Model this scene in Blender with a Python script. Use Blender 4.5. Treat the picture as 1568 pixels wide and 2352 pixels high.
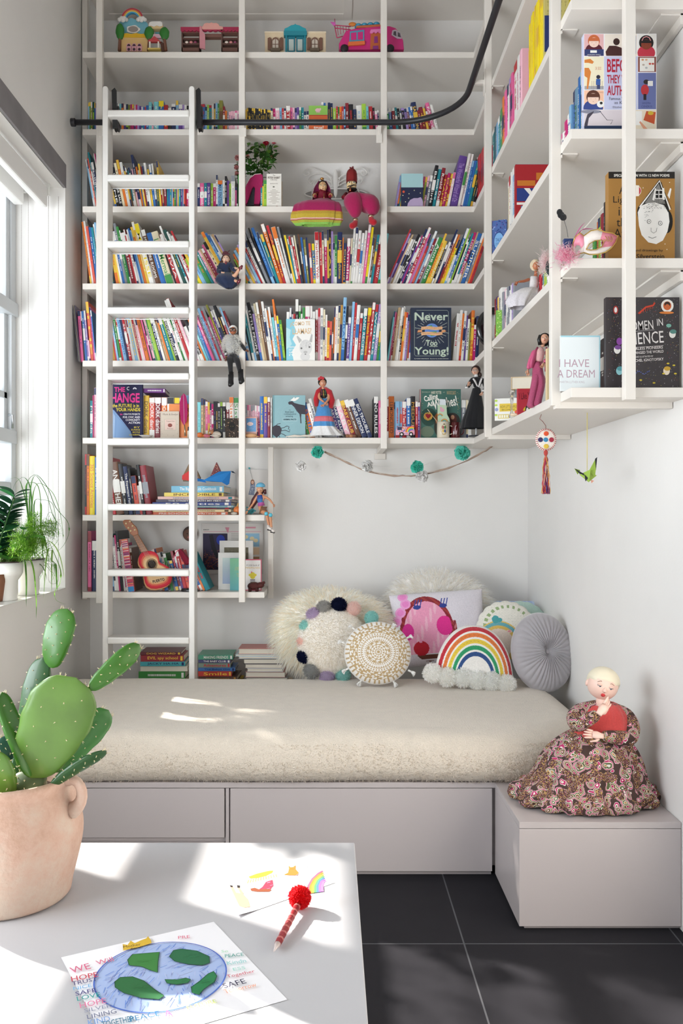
import bpy,bmesh,math,random,re
from math import sin,cos,pi,radians as R
from mathutils import Vector as V,Matrix as MX,Euler
for o in list(bpy.data.objects): bpy.data.objects.remove(o)
SC = bpy.context.scene
COL = SC.collection
rnd = random.Random(7)

# ---------------------------------------------------------------- camera, light, exposure
EYE = 1.19
cd = bpy.data.cameras.new('camera'); cam = bpy.data.objects.new('camera',cd); COL.objects.link(cam)
cam.location = (0,0,EYE); cam.rotation_euler = (R(90),0,0)
cd.sensor_fit = 'HORIZONTAL'; cd.sensor_width = 36; cd.lens = 36*2000/1568
cd.shift_x = 27/1568; cd.clip_start = .05; cd.clip_end = 200
SC.camera = cam
SC.view_settings.view_transform = 'Standard'; SC.view_settings.look = 'None'
SC.view_settings.gamma = 1; SC.view_settings.use_curve_mapping = False
SC.view_settings.exposure = 0.38
wd = bpy.data.worlds.new('sky'); SC.world = wd; wd.use_nodes = True
bg = wd.node_tree.nodes['Background']
bg.inputs[0].default_value = (.86,.93,1,1); bg.inputs[1].default_value = 1.15
SUN_DIR = V((.757,-.458,-.47)).normalized()
sl = bpy.data.lights.new('sun','SUN'); sl.energy = 12.5; sl.angle = R(.9); sl.color = (1,.95,.87)
so = bpy.data.objects.new('sun',sl); COL.objects.link(so)
so.rotation_euler = SUN_DIR.to_track_quat('-Z','Y').to_euler(); so.location = (-6,5,5)
al = bpy.data.lights.new('window_light','AREA'); al.shape = 'RECTANGLE'; al.size = 1.9; al.size_y = 1.7; al.energy = 120; al.color = (.88,.94,1)
ao = bpy.data.objects.new('window_light',al); COL.objects.link(ao)
ao.location = (-1.95,1.1,1.15); ao.rotation_euler = (R(110),0,R(-34))
ao.visible_camera = True

# ---------------------------------------------------------------- helpers
def lin(h):
    if not isinstance(h,str): return tuple(h)
    c = [int(h[i:i+2],16)/255 for i in (0,2,4)]
    return tuple((x/12.92 if x <= .04045 else ((x+.055)/1.055)**2.4) for x in c)
def P(x,y,Y):            # a pixel of the photograph at depth Y -> point in the room
    return V(((x-757)*Y/2000,Y,EYE-(y-1176)*Y/2000))
def PX(x,Y): return (x-757)*Y/2000
def PZ(y,Y): return EYE-(y-1176)*Y/2000
MATS = {}
def nmat(name,color=None,rough=.5,metal=0,noise=0,nscale=20,bump=0,bscale=60,spec=.5,sheen=0,trans=0,coat=0,attr=False,bdetail=3):
    if name in MATS: return MATS[name]
    m = bpy.data.materials.new(name); m.use_nodes = True; MATS[name] = m
    nt = m.node_tree; b = nt.nodes['Principled BSDF']
    b.inputs['Roughness'].default_value = rough; b.inputs['Metallic'].default_value = metal
    b.inputs['Specular IOR Level'].default_value = spec
    if sheen: b.inputs['Sheen Weight'].default_value = sheen
    if coat: b.inputs['Coat Weight'].default_value = coat
    tc = nt.nodes.new('ShaderNodeTexCoord')
    src = None
    if attr:
        a = nt.nodes.new('ShaderNodeVertexColor'); a.layer_name = 'Col'; src = a.outputs['Color']
    else:
        c = nt.nodes.new('ShaderNodeRGB'); c.outputs[0].default_value = (*lin(color),1); src = c.outputs[0]
    if noise:
        n = nt.nodes.new('ShaderNodeTexNoise'); n.inputs['Scale'].default_value = nscale; n.inputs['Detail'].default_value = 4
        nt.links.new(tc.outputs['Object'],n.inputs['Vector'])
        mr = nt.nodes.new('ShaderNodeMapRange'); mr.inputs['From Min'].default_value = .3; mr.inputs['From Max'].default_value = .7
        mr.inputs['To Min'].default_value = 1-noise; mr.inputs['To Max'].default_value = 1+noise*.3
        nt.links.new(n.outputs['Fac'],mr.inputs['Value'])
        mx = nt.nodes.new('ShaderNodeVectorMath'); mx.operation = 'SCALE'
        nt.links.new(src,mx.inputs[0]); nt.links.new(mr.outputs[0],mx.inputs['Scale']); src = mx.outputs[0]
    nt.links.new(src,b.inputs['Base Color'])
    if trans:
        t = nt.nodes.new('ShaderNodeBsdfTranslucent'); ms = nt.nodes.new('ShaderNodeMixShader'); ms.inputs[0].default_value = trans
        nt.links.new(src,t.inputs['Color']); nt.links.new(b.outputs[0],ms.inputs[1]); nt.links.new(t.outputs[0],ms.inputs[2])
        nt.links.new(ms.outputs[0],nt.nodes['Material Output'].inputs['Surface'])
    if bump:
        n = nt.nodes.new('ShaderNodeTexNoise'); n.inputs['Scale'].default_value = bscale; n.inputs['Detail'].default_value = bdetail
        nt.links.new(tc.outputs['Object'],n.inputs['Vector'])
        bp = nt.nodes.new('ShaderNodeBump'); bp.inputs['Strength'].default_value = bump; bp.inputs['Distance'].default_value = .004
        nt.links.new(n.outputs['Fac'],bp.inputs['Height']); nt.links.new(bp.outputs[0],b.inputs['Normal'])
    return m
nmat('matte',attr=True,rough=.75,noise=.05,nscale=40)
nmat('satin',attr=True,rough=.42,noise=.04,nscale=30)
nmat('gloss',attr=True,rough=.18,coat=.4)
nmat('cloth',attr=True,rough=.95,noise=.12,nscale=220,bump=.3,bscale=500,sheen=.3)
nmat('fur',attr=True,rough=1,trans=.7,spec=0)
nmat('leaf',attr=True,rough=.42,trans=.42,noise=.12,nscale=60)
nmat('metal',attr=True,rough=.3,metal=1)
nmat('glitter',attr=True,rough=.3,metal=.35,noise=.45,nscale=900,bump=.6,bscale=900)
nmat('paper',attr=True,rough=.85)
nmat('print',attr=True,rough=.6,spec=.3)
def M(n): return MATS[n]

def frame(loc=(0,0,0),rot=(0,0,0),sc=(1,1,1)):
    return MX.Translation(V(loc)) @ Euler(rot).to_matrix().to_4x4() @ MX.Diagonal((*sc,1))
class MB:
    def __init__(s,M=None): s.v = []; s.f = []; s.c = []; s.s = []; s.M = M or MX.Identity(4); s.lay = 0
    def add(s,vs,fs,col,smooth=False):
        b = len(s.v); s.v += [s.M @ V(p) for p in vs]
        multi = isinstance(col,list)
        for i,f in enumerate(fs):
            s.f.append([b+k for k in f]); s.c.append(col[i] if multi else col); s.s.append(smooth)
        return s
    def poly(s,pts,col,smooth=False): return s.add(pts,[list(range(len(pts)))],col,smooth)
    def box(s,x0,x1,y0,y1,z0,z1,col='F0EEEA'):
        vs = [(x,y,z) for x in (x0,x1) for y in (y0,y1) for z in (z0,z1)]
        return s.add(vs,[(0,1,3,2),(4,6,7,5),(0,4,5,1),(2,3,7,6),(0,2,6,4),(1,5,7,3)],col)
    def bar(s,a,b,w,h,col='F0EEEA',up=(0,0,1)):
        a = V(a); b = V(b); d = (b-a).normalized(); u = V(up); x = d.cross(u)
        if x.length < 1e-4: x = d.cross(V((0,1,0)))
        x.normalize(); u = x.cross(d)
        vs = [p + x*(i*w/2) + u*(j*h/2) for p in (a,b) for i,j in ((-1,-1),(1,-1),(1,1),(-1,1))]
        return s.add(vs,[(0,1,2,3),(7,6,5,4),(0,4,5,1),(1,5,6,2),(2,6,7,3),(3,7,4,0)],col)
    def tube(s,pts,rad,col,n=8,caps=True,smooth=True,flat=1):
        pts = [V(p) for p in pts]; m = len(pts)
        if not isinstance(rad,(list,tuple)): rad = [rad]*m
        vs = []; prev = None
        for i,p in enumerate(pts):
            d = (pts[min(i+1,m-1)]-pts[max(i-1,0)])
            d = d.normalized() if d.length > 1e-9 else V((0,0,1))
            if prev is None:
                x = d.orthogonal().normalized()
            else:
                x = prev - d*prev.dot(d); x = x.normalized() if x.length > 1e-6 else d.orthogonal().normalized()
            prev = x; y = d.cross(x)
            for k in range(n):
                a = 2*pi*k/n; vs.append(p + (x*cos(a) + y*sin(a)*flat)*rad[i])
        fs = [(i*n+k,i*n+(k+1) % n,(i+1)*n+(k+1) % n,(i+1)*n+k) for i in range(m-1) for k in range(n)]
        if caps: fs += [tuple(range(n))[::-1],tuple((m-1)*n+k for k in range(n))]
        return s.add(vs,fs,col,smooth)
    def lathe(s,prof,col,n=32,c=(0,0,0),smooth=True,cap=False,sx=1,sy=1,wob=None):
        m = len(prof); vs = []
        for i,(r,z) in enumerate(prof):
            for k in range(n):
                a = 2*pi*k/n; q = wob(a,i/(m-1)) if wob else 1
                vs.append((c[0]+r*q*cos(a)*sx,c[1]+r*q*sin(a)*sy,c[2]+z))
        fs = [(i*n+k,i*n+(k+1) % n,(i+1)*n+(k+1) % n,(i+1)*n+k) for i in range(m-1) for k in range(n)]
        if cap: fs += [tuple(range(n))[::-1],tuple((m-1)*n+k for k in range(n))]
        if isinstance(col,list) and len(col) == m-1: col = [c_ for c_ in col for k in range(n)] + [col[0],col[-1]]
        return s.add(vs,fs,col,smooth)
    def ell(s,c,r,col,seg=16,rings=10,fn=None,p=1):
        if not isinstance(r,(tuple,list)): r = (r,r,r)
        vs = []; c = V(c)
        for i in range(rings+1):
            th = pi*i/rings
            for k in range(seg):
                a = 2*pi*k/seg
                d = V((sin(th)*cos(a),sin(th)*sin(a),cos(th))); q = fn(d) if fn else 1
                if p != 1: d = V([math.copysign(abs(t)**p,t) for t in d])
                vs.append(c + V((d.x*r[0],d.y*r[1],d.z*r[2]))*q)
        fs = [(i*seg+k,(i+1)*seg+k,(i+1)*seg+(k+1) % seg,i*seg+(k+1) % seg) for i in range(rings) for k in range(seg)]
        return s.add(vs,fs,col,True)
    def prism(s,out,y0,y1,col,smooth=False,side=None):   # outline in x,z extruded along y
        n = len(out)
        vs = [(x,y0,z) for x,z in out] + [(x,y1,z) for x,z in out]
        fs = [tuple(range(n)),tuple(range(2*n-1,n-1,-1))] + [(k,n+k,n+(k+1) % n,(k+1) % n) for k in range(n)]
        return s.add(vs,fs,[col,col]+[side or col]*n,smooth)
    # flat print on the plane y = 0 facing -y; later shapes lie on top
    def _l(s): s.lay += 1; return -.0004 - s.lay*.000005
    def rect(s,x0,x1,z0,z1,col):
        y = s._l(); return s.poly([(x0,y,z0),(x1,y,z0),(x1,y,z1),(x0,y,z1)],col)
    def oval(s,cx,cz,rx,rz,col,n=20,rot=0):
        y = s._l(); pts = []
        for k in range(n):
            a = 2*pi*k/n; u = rx*cos(a); w = rz*sin(a)
            pts.append((cx+u*cos(rot)-w*sin(rot),y,cz+u*sin(rot)+w*cos(rot)))
        return s.poly(pts,col)
    def shape(s,pts,col):
        y = s._l(); n = len(pts)
        cx = sum(p[0] for p in pts)/n; cz = sum(p[1] for p in pts)/n
        return s.poly([(x,y,z) for x,z in pts],col)
    def line(s,pts,w,col,closed=False):
        y = s._l(); pts = [V((p[0],p[1])) for p in pts]
        if closed: pts.append(pts[0])
        vs = []
        for i,p in enumerate(pts):
            d = pts[min(i+1,len(pts)-1)]-pts[max(i-1,0)]
            if closed and i in (0,len(pts)-1): d = pts[1]-pts[-2]
            d = d.normalized() if d.length else V((1,0)); nx = V((-d.y,d.x))*w/2
            vs += [(p.x+nx.x,y,p.y+nx.y),(p.x-nx.x,y,p.y-nx.y)]
        return s.add(vs,[(2*i,2*i+1,2*i+3,2*i+2) for i in range(len(pts)-1)],col)
    def arc(s,cx,cz,r0,r1,a0,a1,col,n=20,sz=1):
        y = s._l(); vs = []
        for k in range(n+1):
            a = R(a0+(a1-a0)*k/n)
            vs += [(cx+r0*cos(a),y,cz+r0*sin(a)*sz),(cx+r1*cos(a),y,cz+r1*sin(a)*sz)]
        return s.add(vs,[(2*k,2*k+1,2*k+3,2*k+2) for k in range(n)],col)
    def text(s,t,x0,x1,z0,z1,col,bold=0,rot=0,keep=False,slant=0):
        # rot: 0 = along x; -1 = reads downwards (top of the letters to the right); 1 = reads upwards
        vs,fs = text_mesh(t,bold); y = s._l()
        mx = [min(v[i] for v in vs) for i in (0,1)]; Mx = [max(v[i] for v in vs) for i in (0,1)]
        W = x1-x0; H = z1-z0
        if rot in (1,-1): W,H = H,W
        sx = W/(Mx[0]-mx[0]); sy = H/(Mx[1]-mx[1])
        if keep: sx = sy = min(sx,sy)
        cx,cz = (x0+x1)/2,(z0+z1)/2; out = []
        for a,b in vs:
            u = (a-(mx[0]+Mx[0])/2)*sx; w = (b-(mx[1]+Mx[1])/2)*sy; u += w*slant
            if rot == -1: u,w = w,-u
            elif rot == 1: u,w = -w,u
            elif rot: u,w = u*cos(rot)-w*sin(rot),u*sin(rot)+w*cos(rot)
            out.append((cx+u,y,cz+w))
        return s.add(out,fs,col)
    def build(s,name,style='matte',parent=None,bevel=0,loc=None,sub=0,solid=0,bseg=2):
        me = bpy.data.meshes.new(name); me.from_pydata([tuple(v) for v in s.v],[],s.f)
        at = me.color_attributes.new('Col','FLOAT_COLOR','CORNER')
        cache = {}; buf = []
        for p,c in zip(s.f,s.c):
            if c not in cache: cache[c] = (*lin(c),1)
            buf += list(cache[c])*len(p)
        at.data.foreach_set('color',buf)
        me.polygons.foreach_set('use_smooth',s.s)
        me.materials.append(M(style) if isinstance(style,str) else style)
        me.validate(); me.update()
        o = bpy.data.objects.new(name,me); COL.objects.link(o)
        if parent: o.parent = parent
        if loc: o.location = loc
        if solid: q = o.modifiers.new('thick','SOLIDIFY'); q.thickness = solid; q.offset = 0
        if bevel:
            q = o.modifiers.new('bevel','BEVEL'); q.width = bevel; q.segments = bseg; q.limit_method = 'ANGLE'; q.angle_limit = R(35)
        if sub: q = o.modifiers.new('sub','SUBSURF'); q.levels = sub; q.render_levels = sub
        return o
TXT = {}
def text_mesh(t,bold=0):
    k = (t,bold)
    if k not in TXT:
        cu = bpy.data.curves.new('lettering','FONT'); cu.body = t; cu.size = 1; cu.resolution_u = 2; cu.offset = bold
        ob = bpy.data.objects.new('lettering',cu); COL.objects.link(ob)
        dg = bpy.context.evaluated_depsgraph_get(); me = bpy.data.meshes.new_from_object(ob.evaluated_get(dg))
        TXT[k] = ([(v.co.x,v.co.y) for v in me.vertices],[tuple(p.vertices) for p in me.polygons])
        bpy.data.objects.remove(ob); bpy.data.curves.remove(cu); bpy.data.meshes.remove(me)
    return TXT[k]
def tag(o,label=None,cat=None,group=None,kind=None):
    if label: o['label'] = label
    if cat: o['category'] = cat
    if group: o['group'] = group
    if kind: o['kind'] = kind
    return o
def thing(name,label,cat,loc=(0,0,0),rot=(0,0,0),group=None,kind=None):
    o = bpy.data.objects.new(name,None); COL.objects.link(o); o.location = loc; o.rotation_euler = rot
    o.empty_display_size = .05
    return tag(o,label,cat,group,kind)
def struct(o): o['kind'] = 'structure'; return o
def part_label(o,l): o['label'] = l; return o
# ---------------------------------------------------------------- room shell
XL,XR,YB = -1.21,1.0,4.40          # left wall, right wall, back wall
CEIL = 4.3
nmat('wall_paint','EDEAE6',rough=.85,noise=.03,nscale=3,bump=.08,bscale=90,spec=.2)
nmat('white_paint','F1EFEC',rough=.5,noise=.02,nscale=5)
nmat('gloss_white','E6E3DE',rough=.3,noise=.02,nscale=4)
nmat('lintel_steel','8E8A8C',rough=.55,metal=.25,noise=.18,nscale=9)
nmat('window_frame','C9CCCE',rough=.45)
def tile_floor():
    m = bpy.data.materials.new('black_floor_tiles'); m.use_nodes = True; nt = m.node_tree; b = nt.nodes['Principled BSDF']
    tc = nt.nodes.new('ShaderNodeTexCoord'); mp = nt.nodes.new('ShaderNodeMapping'); mp.inputs['Location'].default_value = (-.37,-2.40,0)
    br = nt.nodes.new('ShaderNodeTexBrick'); br.offset = 0; br.inputs['Scale'].default_value = 1
    br.inputs['Brick Width'].default_value = .6; br.inputs['Row Height'].default_value = .6; br.inputs['Mortar Size'].default_value = .0022; br.inputs['Mortar Smooth'].default_value = 0
    br.inputs['Color1'].default_value = br.inputs['Color2'].default_value = (.026,.025,.029,1); br.inputs['Mortar'].default_value = (.11,.11,.12,1)
    n = nt.nodes.new('ShaderNodeTexNoise'); n.inputs['Scale'].default_value = 7; n.inputs['Detail'].default_value = 6
    r = nt.nodes.new('ShaderNodeMapRange'); r.inputs['To Min'].default_value = .42; r.inputs['To Max'].default_value = .6; b.inputs['Specular IOR Level'].default_value = .04
    nt.links.new(tc.outputs['Object'],mp.inputs[0]); nt.links.new(mp.outputs[0],br.inputs['Vector']); nt.links.new(tc.outputs['Object'],n.inputs['Vector'])
    nt.links.new(br.outputs['Color'],b.inputs['Base Color']); nt.links.new(n.outputs['Fac'],r.inputs[0]); nt.links.new(r.outputs[0],b.inputs['Roughness'])
    return m
def sbox(name,mat,x0,x1,y0,y1,z0,z1,bevel=0,parent=None):
    o = MB().box(x0,x1,y0,y1,z0,z1).build(name,mat,parent,bevel)
    return o if parent else struct(o)
struct(MB().box(-1.7,1.2,-2.6,4.6,-.1,0).build('floor',tile_floor()))
sbox('ceiling',M('wall_paint'),-1.7,1.2,-2.6,4.6,CEIL,CEIL+.1)
sbox('wall_back',M('wall_paint'),-1.7,1.2,YB,YB+.15,0,CEIL)
sbox('wall_right',M('wall_paint'),XR,XR+.15,-2.6,YB,0,CEIL)
# rear wall behind the camera with an unseen opening added to let sky light in
wr = MB(); wr.box(-1.7,1.2,-2.7,-2.6,2.6,CEIL); wr.box(-1.7,-1.0,-2.7,-2.6,0,2.6); wr.box(.75,1.2,-2.7,-2.6,0,2.6)
struct(wr.build('wall_front',M('wall_paint')))
# left wall round the window opening: Y .55..3.985, Z .84..2.67
WY0,WY1,WZ0,WZ1 = .55,3.985,.84,2.675
wl = MB()
wl.box(XL-.32,XL,-2.6,YB,0,WZ0-.0); wl.box(XL-.32,XL,WY1,YB,WZ0,CEIL); wl.box(XL-.32,XL,-2.6,WY0,WZ0,CEIL)
wl.box(XL-.32,XL-.012,WY0,WY1,WZ1,CEIL); wl.box(XL-.012,XL,WY0,WY1,WZ1+.105,CEIL)
struct(wl.build('wall_left',M('wall_paint')))
struct(MB().box(XL-.008,XL+.004,WY0-.02,WY1+.003,WZ1-.002,WZ1+.105).build('trim_1',M('lintel_steel'),bevel=.001))
struct(MB().box(XL-.2,XL+.004,WY0,WY1,WZ0,WZ0+.004).build('trim_2',M('gloss_white'),bevel=.001))
# window
XW = -1.435
def glass_mat():
    m = bpy.data.materials.new('window_glass'); m.use_nodes = True; nt = m.node_tree; nt.nodes.clear()
    o = nt.nodes.new('ShaderNodeOutputMaterial'); t = nt.nodes.new('ShaderNodeBsdfTransparent'); g = nt.nodes.new('ShaderNodeBsdfGlossy'); g.inputs['Roughness'].default_value = .02
    f = nt.nodes.new('ShaderNodeFresnel'); f.inputs['IOR'].default_value = 1.4; x = nt.nodes.new('ShaderNodeMixShader')
    nt.links.new(f.outputs[0],x.inputs[0]); nt.links.new(t.outputs[0],x.inputs[1]); nt.links.new(g.outputs[0],x.inputs[2]); nt.links.new(x.outputs[0],o.inputs[0])
    return m
win = MB()
def wbar(y0,y1,z0,z1,x0=XW-.05,x1=XW+.0): win.box(x0,x1,y0,y1,z0,z1)
wbar(WY1-.055,WY1,WZ0,WZ1); wbar(WY0,WY0+.05,WZ0,WZ1); wbar(WY0,WY1,WZ0+.004,WZ0+.05); wbar(WY0,WY1,WZ1-.05,WZ1)
wbar(2.02,2.12,WZ0,WZ1)
zt = PZ(850,3.87)
wbar(WY0,WY1,2.08,2.14,XW-.05,XW+.012); wbar(WY0,WY1,1.50,1.56,XW-.05,XW+.006); wbar(WY0,WY1,1.265,1.325,XW-.05,XW-.005)
w1 = struct(win.build('window_1',M('window_frame'),bevel=.003))
sash = MB()
for a,b in ((WY0+.05,2.02),(2.12,WY1-.055)):
    sash.box(XW-.035,XW-.01,b-.04,b,2.14,WZ1-.05); sash.box(XW-.035,XW-.01,a,a+.04,2.14,WZ1-.05)
    sash.box(XW-.045,XW-.02,b-.035,b,1.56,2.08); sash.box(XW-.045,XW-.02,a,b,1.70,1.73)
sash.build('sash_frame',M('window_frame'),w1,.002)
MB().poly([(XW-.03,WY0,WZ0),(XW-.03,WY1,WZ0),(XW-.03,WY1,WZ1),(XW-.03,WY0,WZ1)],'FFFFFF').build('pane',glass_mat(),w1)
MB().tube([(XW+.012,3.86,1.62),(XW+.03,3.86,1.62),(XW+.03,3.86,1.56)],.006,'B8BBBE').build('latch','metal',w1)

# ---------------------------------------------------------------- bookcase
SH = dict(zip('ABCDEFGH',[3.3407-.3607*i for i in range(8)]))   # shelf tops
T = .0275; YF = 4.07; XS = .672; YE = 2.427
nmat('shelf_white','E6DFD6',rough=.38,noise=.02,nscale=3)
bc = thing('bookcase','white corner wall bookcase of thick shelves on square steel uprights','bookcase',(0,4.2,0))
bc.location = (0,0,0)
def shelfp(out,zt,name='shelf'):
    n = len(out); m = MB()
    m.add([(x,y,zt-T) for x,y in out]+[(x,y,zt) for x,y in out],
          [tuple(range(n))[::-1],tuple(range(n,2*n))]+[(k,(k+1) % n,n+(k+1) % n,n+k) for k in range(n)],'EEEBE6')
    return m.build(name,M('shelf_white'),bc,.0015)
for k in 'ABCDEF':
    shelfp([(-1.155,YF),(XS,YF),(XS,YE),(XR,YE),(XR,YB),(-1.155,YB)],SH[k])
shelfp([(-1.155,YF),(XS,YF),(XS,YE),(XR,YE),(XR,YB),(-1.155,YB)],SH['A']+.3607)
for k in 'GH': shelfp([(-1.155,YF),(-.3055,YF),(-.3055,YB),(-1.155,YB)],SH[k])
TOP = 4.2
def post(x,y,z0,z1=TOP,w=.029,d=.029): return MB().box(x-w/2,x+w/2,y-d/2,y+d/2,z0,z1).build('upright',M('shelf_white'),bc,.002)
yp = YF-.016
post(PX(229.5,yp),yp,PZ(1385,yp)); post(PX(556,yp),yp,PZ(1383,yp)); post(PX(881,yp),yp,PZ(1031,yp))
post(.645+.012,3.62,1.50); post(.645+.014,2.548,1.50)
post(.828,YE-.015,PZ(920,2.42),w=.030)
post(-1.192,4.25,PZ(1376,4.25),w=.026); post(-.291,4.30,PZ(1374,4.30),PZ(1020,4.3),w=.026)
def rail_bar(a,b,name='support_rail',w=.027,h=.027): return MB().bar(a,b,w,h).build(name,M('shelf_white'),bc,.0015)
rail_bar((.657,3.62,1.505),(.998,3.62,1.505)); rail_bar((.657,2.548,1.505),(.998,2.548,1.505))
rail_bar((PX(881,4.06),4.06,1.497),(PX(881,4.06),YB-.002,1.497))
rail_bar((-.291-.05,4.30,PZ(1021,4.3)),(-.291+.013,4.30,PZ(1021,4.3)),w=.026,h=.012)
for x in (PX(229.5,yp),PX(556,yp)):
    for k in 'GH': rail_bar((x,4.075,SH[k]-T-.004),(x,YB-.01,SH[k]-T-.004),w=.02,h=.008)
pl = MB()
for x in (PX(866,YB),PX(888,4.08)): pl.box(x-.014,x+.014,YB-.01,YB-.001,1.455,1.485)
pl.build('wall_plate',M('shelf_white'),bc,.001)
# brackets under the side shelves
for k in 'BCDE':
    z = SH[k]-T
    for y in (3.62,2.548):
        b = MB(); b.box(.672,.72,y-.02,y+.015,z-.003,z); b.box(.672,.675,y-.02,y+.015,z-.012,z)
        b.build('bracket',M('shelf_white'),bc)
    b = MB(); b.box(.93,.998,YE+.02,3.9,z-.006,z); b.box(.985,.998,YE+.02,3.9,z-.03,z)
    b.build('wall_cleat',M('shelf_white'),bc,.001)
# screwed plates below the top shelves
for k,x0,x1 in (('A',-1.1,PX(800,4.2)),):
    z = SH[k]+.3607-T
    for q in ((x0,x1-.021,4.335,4.375),(x1-.02,x1+.02,4.09,4.375)): MB().box(*q,z-.006,z-.0005).build('cover_strip',M('shelf_white'),bc)

# ---------------------------------------------------------------- ladder rail and ladder
RZ,RX,RY = EYE+895/2000*3.99,.59,3.99
rail = thing('ladder_rail','long black metal ladder rail curving round the corner of the bookcase','rail',(0,0,0))
pts = [(PX(166,RY),RY,RZ),(.286,RY,RZ)]
for i in range(1,15):
    a = pi/2*i/14; pts.append((.286+.304*sin(a),RY-.304+.304*cos(a),RZ))
pts += [(RX,.8,RZ)]
MB().tube(pts,.0128,'26262A',n=16).build('rail_tube','satin',rail)
e = MB(); x = PX(166,RY); e.tube([(x-.006,RY,RZ),(x+.014,RY,RZ)],[.0185,.0185],'26262A',20); e.build('end_cap','satin',rail,.002)
for p,q in (((PX(872,RY),RY+.012,RZ),(PX(872,RY),YF-.03,RZ-.03)),((RX+.012,3.62,RZ),(.655,3.62,RZ)),((PX(229,RY),RY+.012,RZ),(PX(229,RY),YF-.03,RZ)),((PX(556,RY),RY+.012,RZ),(PX(556,RY),YF-.03,RZ)),((RX+.012,2.548,RZ),(.655,2.548,RZ))):
    b = MB(); b.bar(p,q,.016,.016); q = V(q)
    if abs(p[0]-q[0]) > .03: b.box(q.x-.016,q.x-.01,q.y-.016,q.y+.016,q.z-.05,q.z+.05)
    else: b.box(q.x-.014,q.x+.014,q.y-.006,q.y,q.z-.045,q.z+.03)
    b.build('rail_bracket',M('shelf_white'),rail,.001)
LY = 3.90
lad = thing('library_ladder','white wooden rolling library ladder hooked on the black rail','ladder',(PX(345,LY),LY,.31))
lx = PX(345,LY); LM = MX.Translation((-lx,-LY,-.31))
for a in (243,441):
    x = PX(a,LY); z1 = PZ(200,LY)
    m = MB(LM); w = .0125; out = [(x-w,.31),(x+w,.31)]+[(x+w*cos(t*pi/8),z1-w+w*sin(t*pi/8)) for t in range(9)]
    m.prism(out,LY-.012,LY+.078,'F1EFEC'); m.build('stile',M('gloss_white'),lad,.003)
for y in (262,410,562,714,865,1015,1165,1316,1471):
    z = PZ(y,LY-.01); m = MB(LM)
    m.box(PX(243,LY)+.01,PX(441,LY)-.01,LY-.022,LY+.076,z-.015,z+.015); m.build('rung',M('gloss_white'),lad,.007,bseg=3)
    if 262 < y < 900:
        m = MB(LM); m.tube([(PX(248,LY),LY+.04,z-.026),(PX(438,LY),LY+.04,z-.026)],.0022,'E8E8E8',8); m.build('tie_rod','satin',lad)
for a in (262,456):
    x = PX(a-2,LY); z0 = RZ
    m = MB(LM)
    m.prism([(x-.011,z0+.11),(x+.003,z0+.122),(x+.011,z0+.11),(x+.013,z0-.06),(x-.006,z0-.06)],LY+.012,LY+.02,'1E1E20')
    m.M = LM @ frame((x+.006,LY+.045,z0-.03),(0,R(90),0)); m.lathe([(.004,-.009),(.032,-.009),(.034,-.006),(.030,-.002),(.030,.002),(.034,.006),(.032,.009),(.004,.009)],'1E1E20',24)
    m.M = LM @ frame((x+.006,LY+.05,z0+.028),(0,R(90),0)); m.lathe([(.004,-.008),(.026,-.008),(.026,.008),(.004,.008)],'1E1E20',24)
    m.build('hook_wheel','satin',lad,.001)

# ---------------------------------------------------------------- bench, box, table
nmat('bench_white','C2B9B8',rough=.33,noise=.015,nscale=3)
BY = 2.84; BZ = .308
bench = thing('storage_bench','long white built-in bench with drawer fronts under the mattress','bench',(0,3.6,0))
BM = MX.Translation((0,-3.6,0))
m = MB(BM); m.box(XL+.002,.9995,BY+.02,YB-.002,.03,BZ-.02); m.build('carcass',M('bench_white'),bench)
m = MB(BM); m.box(XL+.002,.9985,BY,YB-.002,BZ-.018,BZ); m.build('bench_top',M('bench_white'),bench,.001)
gx = PX(521,BY)
m = MB(BM); m.box(PX(528.5,BY),PX(1130,BY),BY,BY+.018,.018,BZ-.020); m.build('front_panel',M('bench_white'),bench,.001)
m = MB(BM); m.box(XL+.004,PX(515,BY),BY,BY+.018,PZ(1924,BY),BZ-.020); m.build('drawer_front',M('bench_white'),bench,.001)
m = MB(BM); m.box(XL+.004,PX(515,BY),BY,BY+.018,.018,PZ(1936,BY)); m.build('drawer_front',M('bench_white'),bench,.001)
m = MB(BM); m.box(PX(518,BY),PX(525.5,BY),BY+.004,BY+.019,.018,BZ-.020); m.build('divider',M('bench_white'),bench)
m = MB(BM); m.box(XL+.004,.53,BY+.022,BY+.03,0,.03); m.build('plinth',M('bench_white'),bench)
bx = thing('storage_box','low white box unit in the right corner carrying the seated doll','storage unit',(.77,2.65,0))
BM = MX.Translation((-.77,-2.65,0)); b0,b1,y0 = .5385,.9985,2.475
m = MB(BM); m.box(b0,b1,y0,BY-.002,.012,BZ-.019); m.build('body',M('bench_white'),bx,.001)
m = MB(BM); m.box(b0,b1,y0,BY-.002,BZ-.0175,BZ); m.build('lid',M('bench_white'),bx,.0006)
m = MB(BM); m.box(b0+.018,b1,y0+.016,BY-.004,0,.012); m.build('plinth',M('bench_white'),bx)
TZ = .57; TY = 1.634; TX = .0465
tb = thing('table','white square-edged table with sunlit top in the foreground','table',(-.5,.95,0))
BM = MX.Translation((.5,-.95,0))
nmat('table_white','C4C3C6',rough=.42,noise=.015,nscale=3)
m = MB(BM); m.box(-1.12,TX,.25,TY,TZ-.035,TZ); m.build('tabletop',M('table_white'),tb,.002)
for x in (-1.115,TX-.055):
    for y in (.255,TY-.055): m = MB(BM); m.box(x,x+.05,y,y+.05,0,TZ-.035); m.build('leg',M('table_white'),tb,.002)
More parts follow.
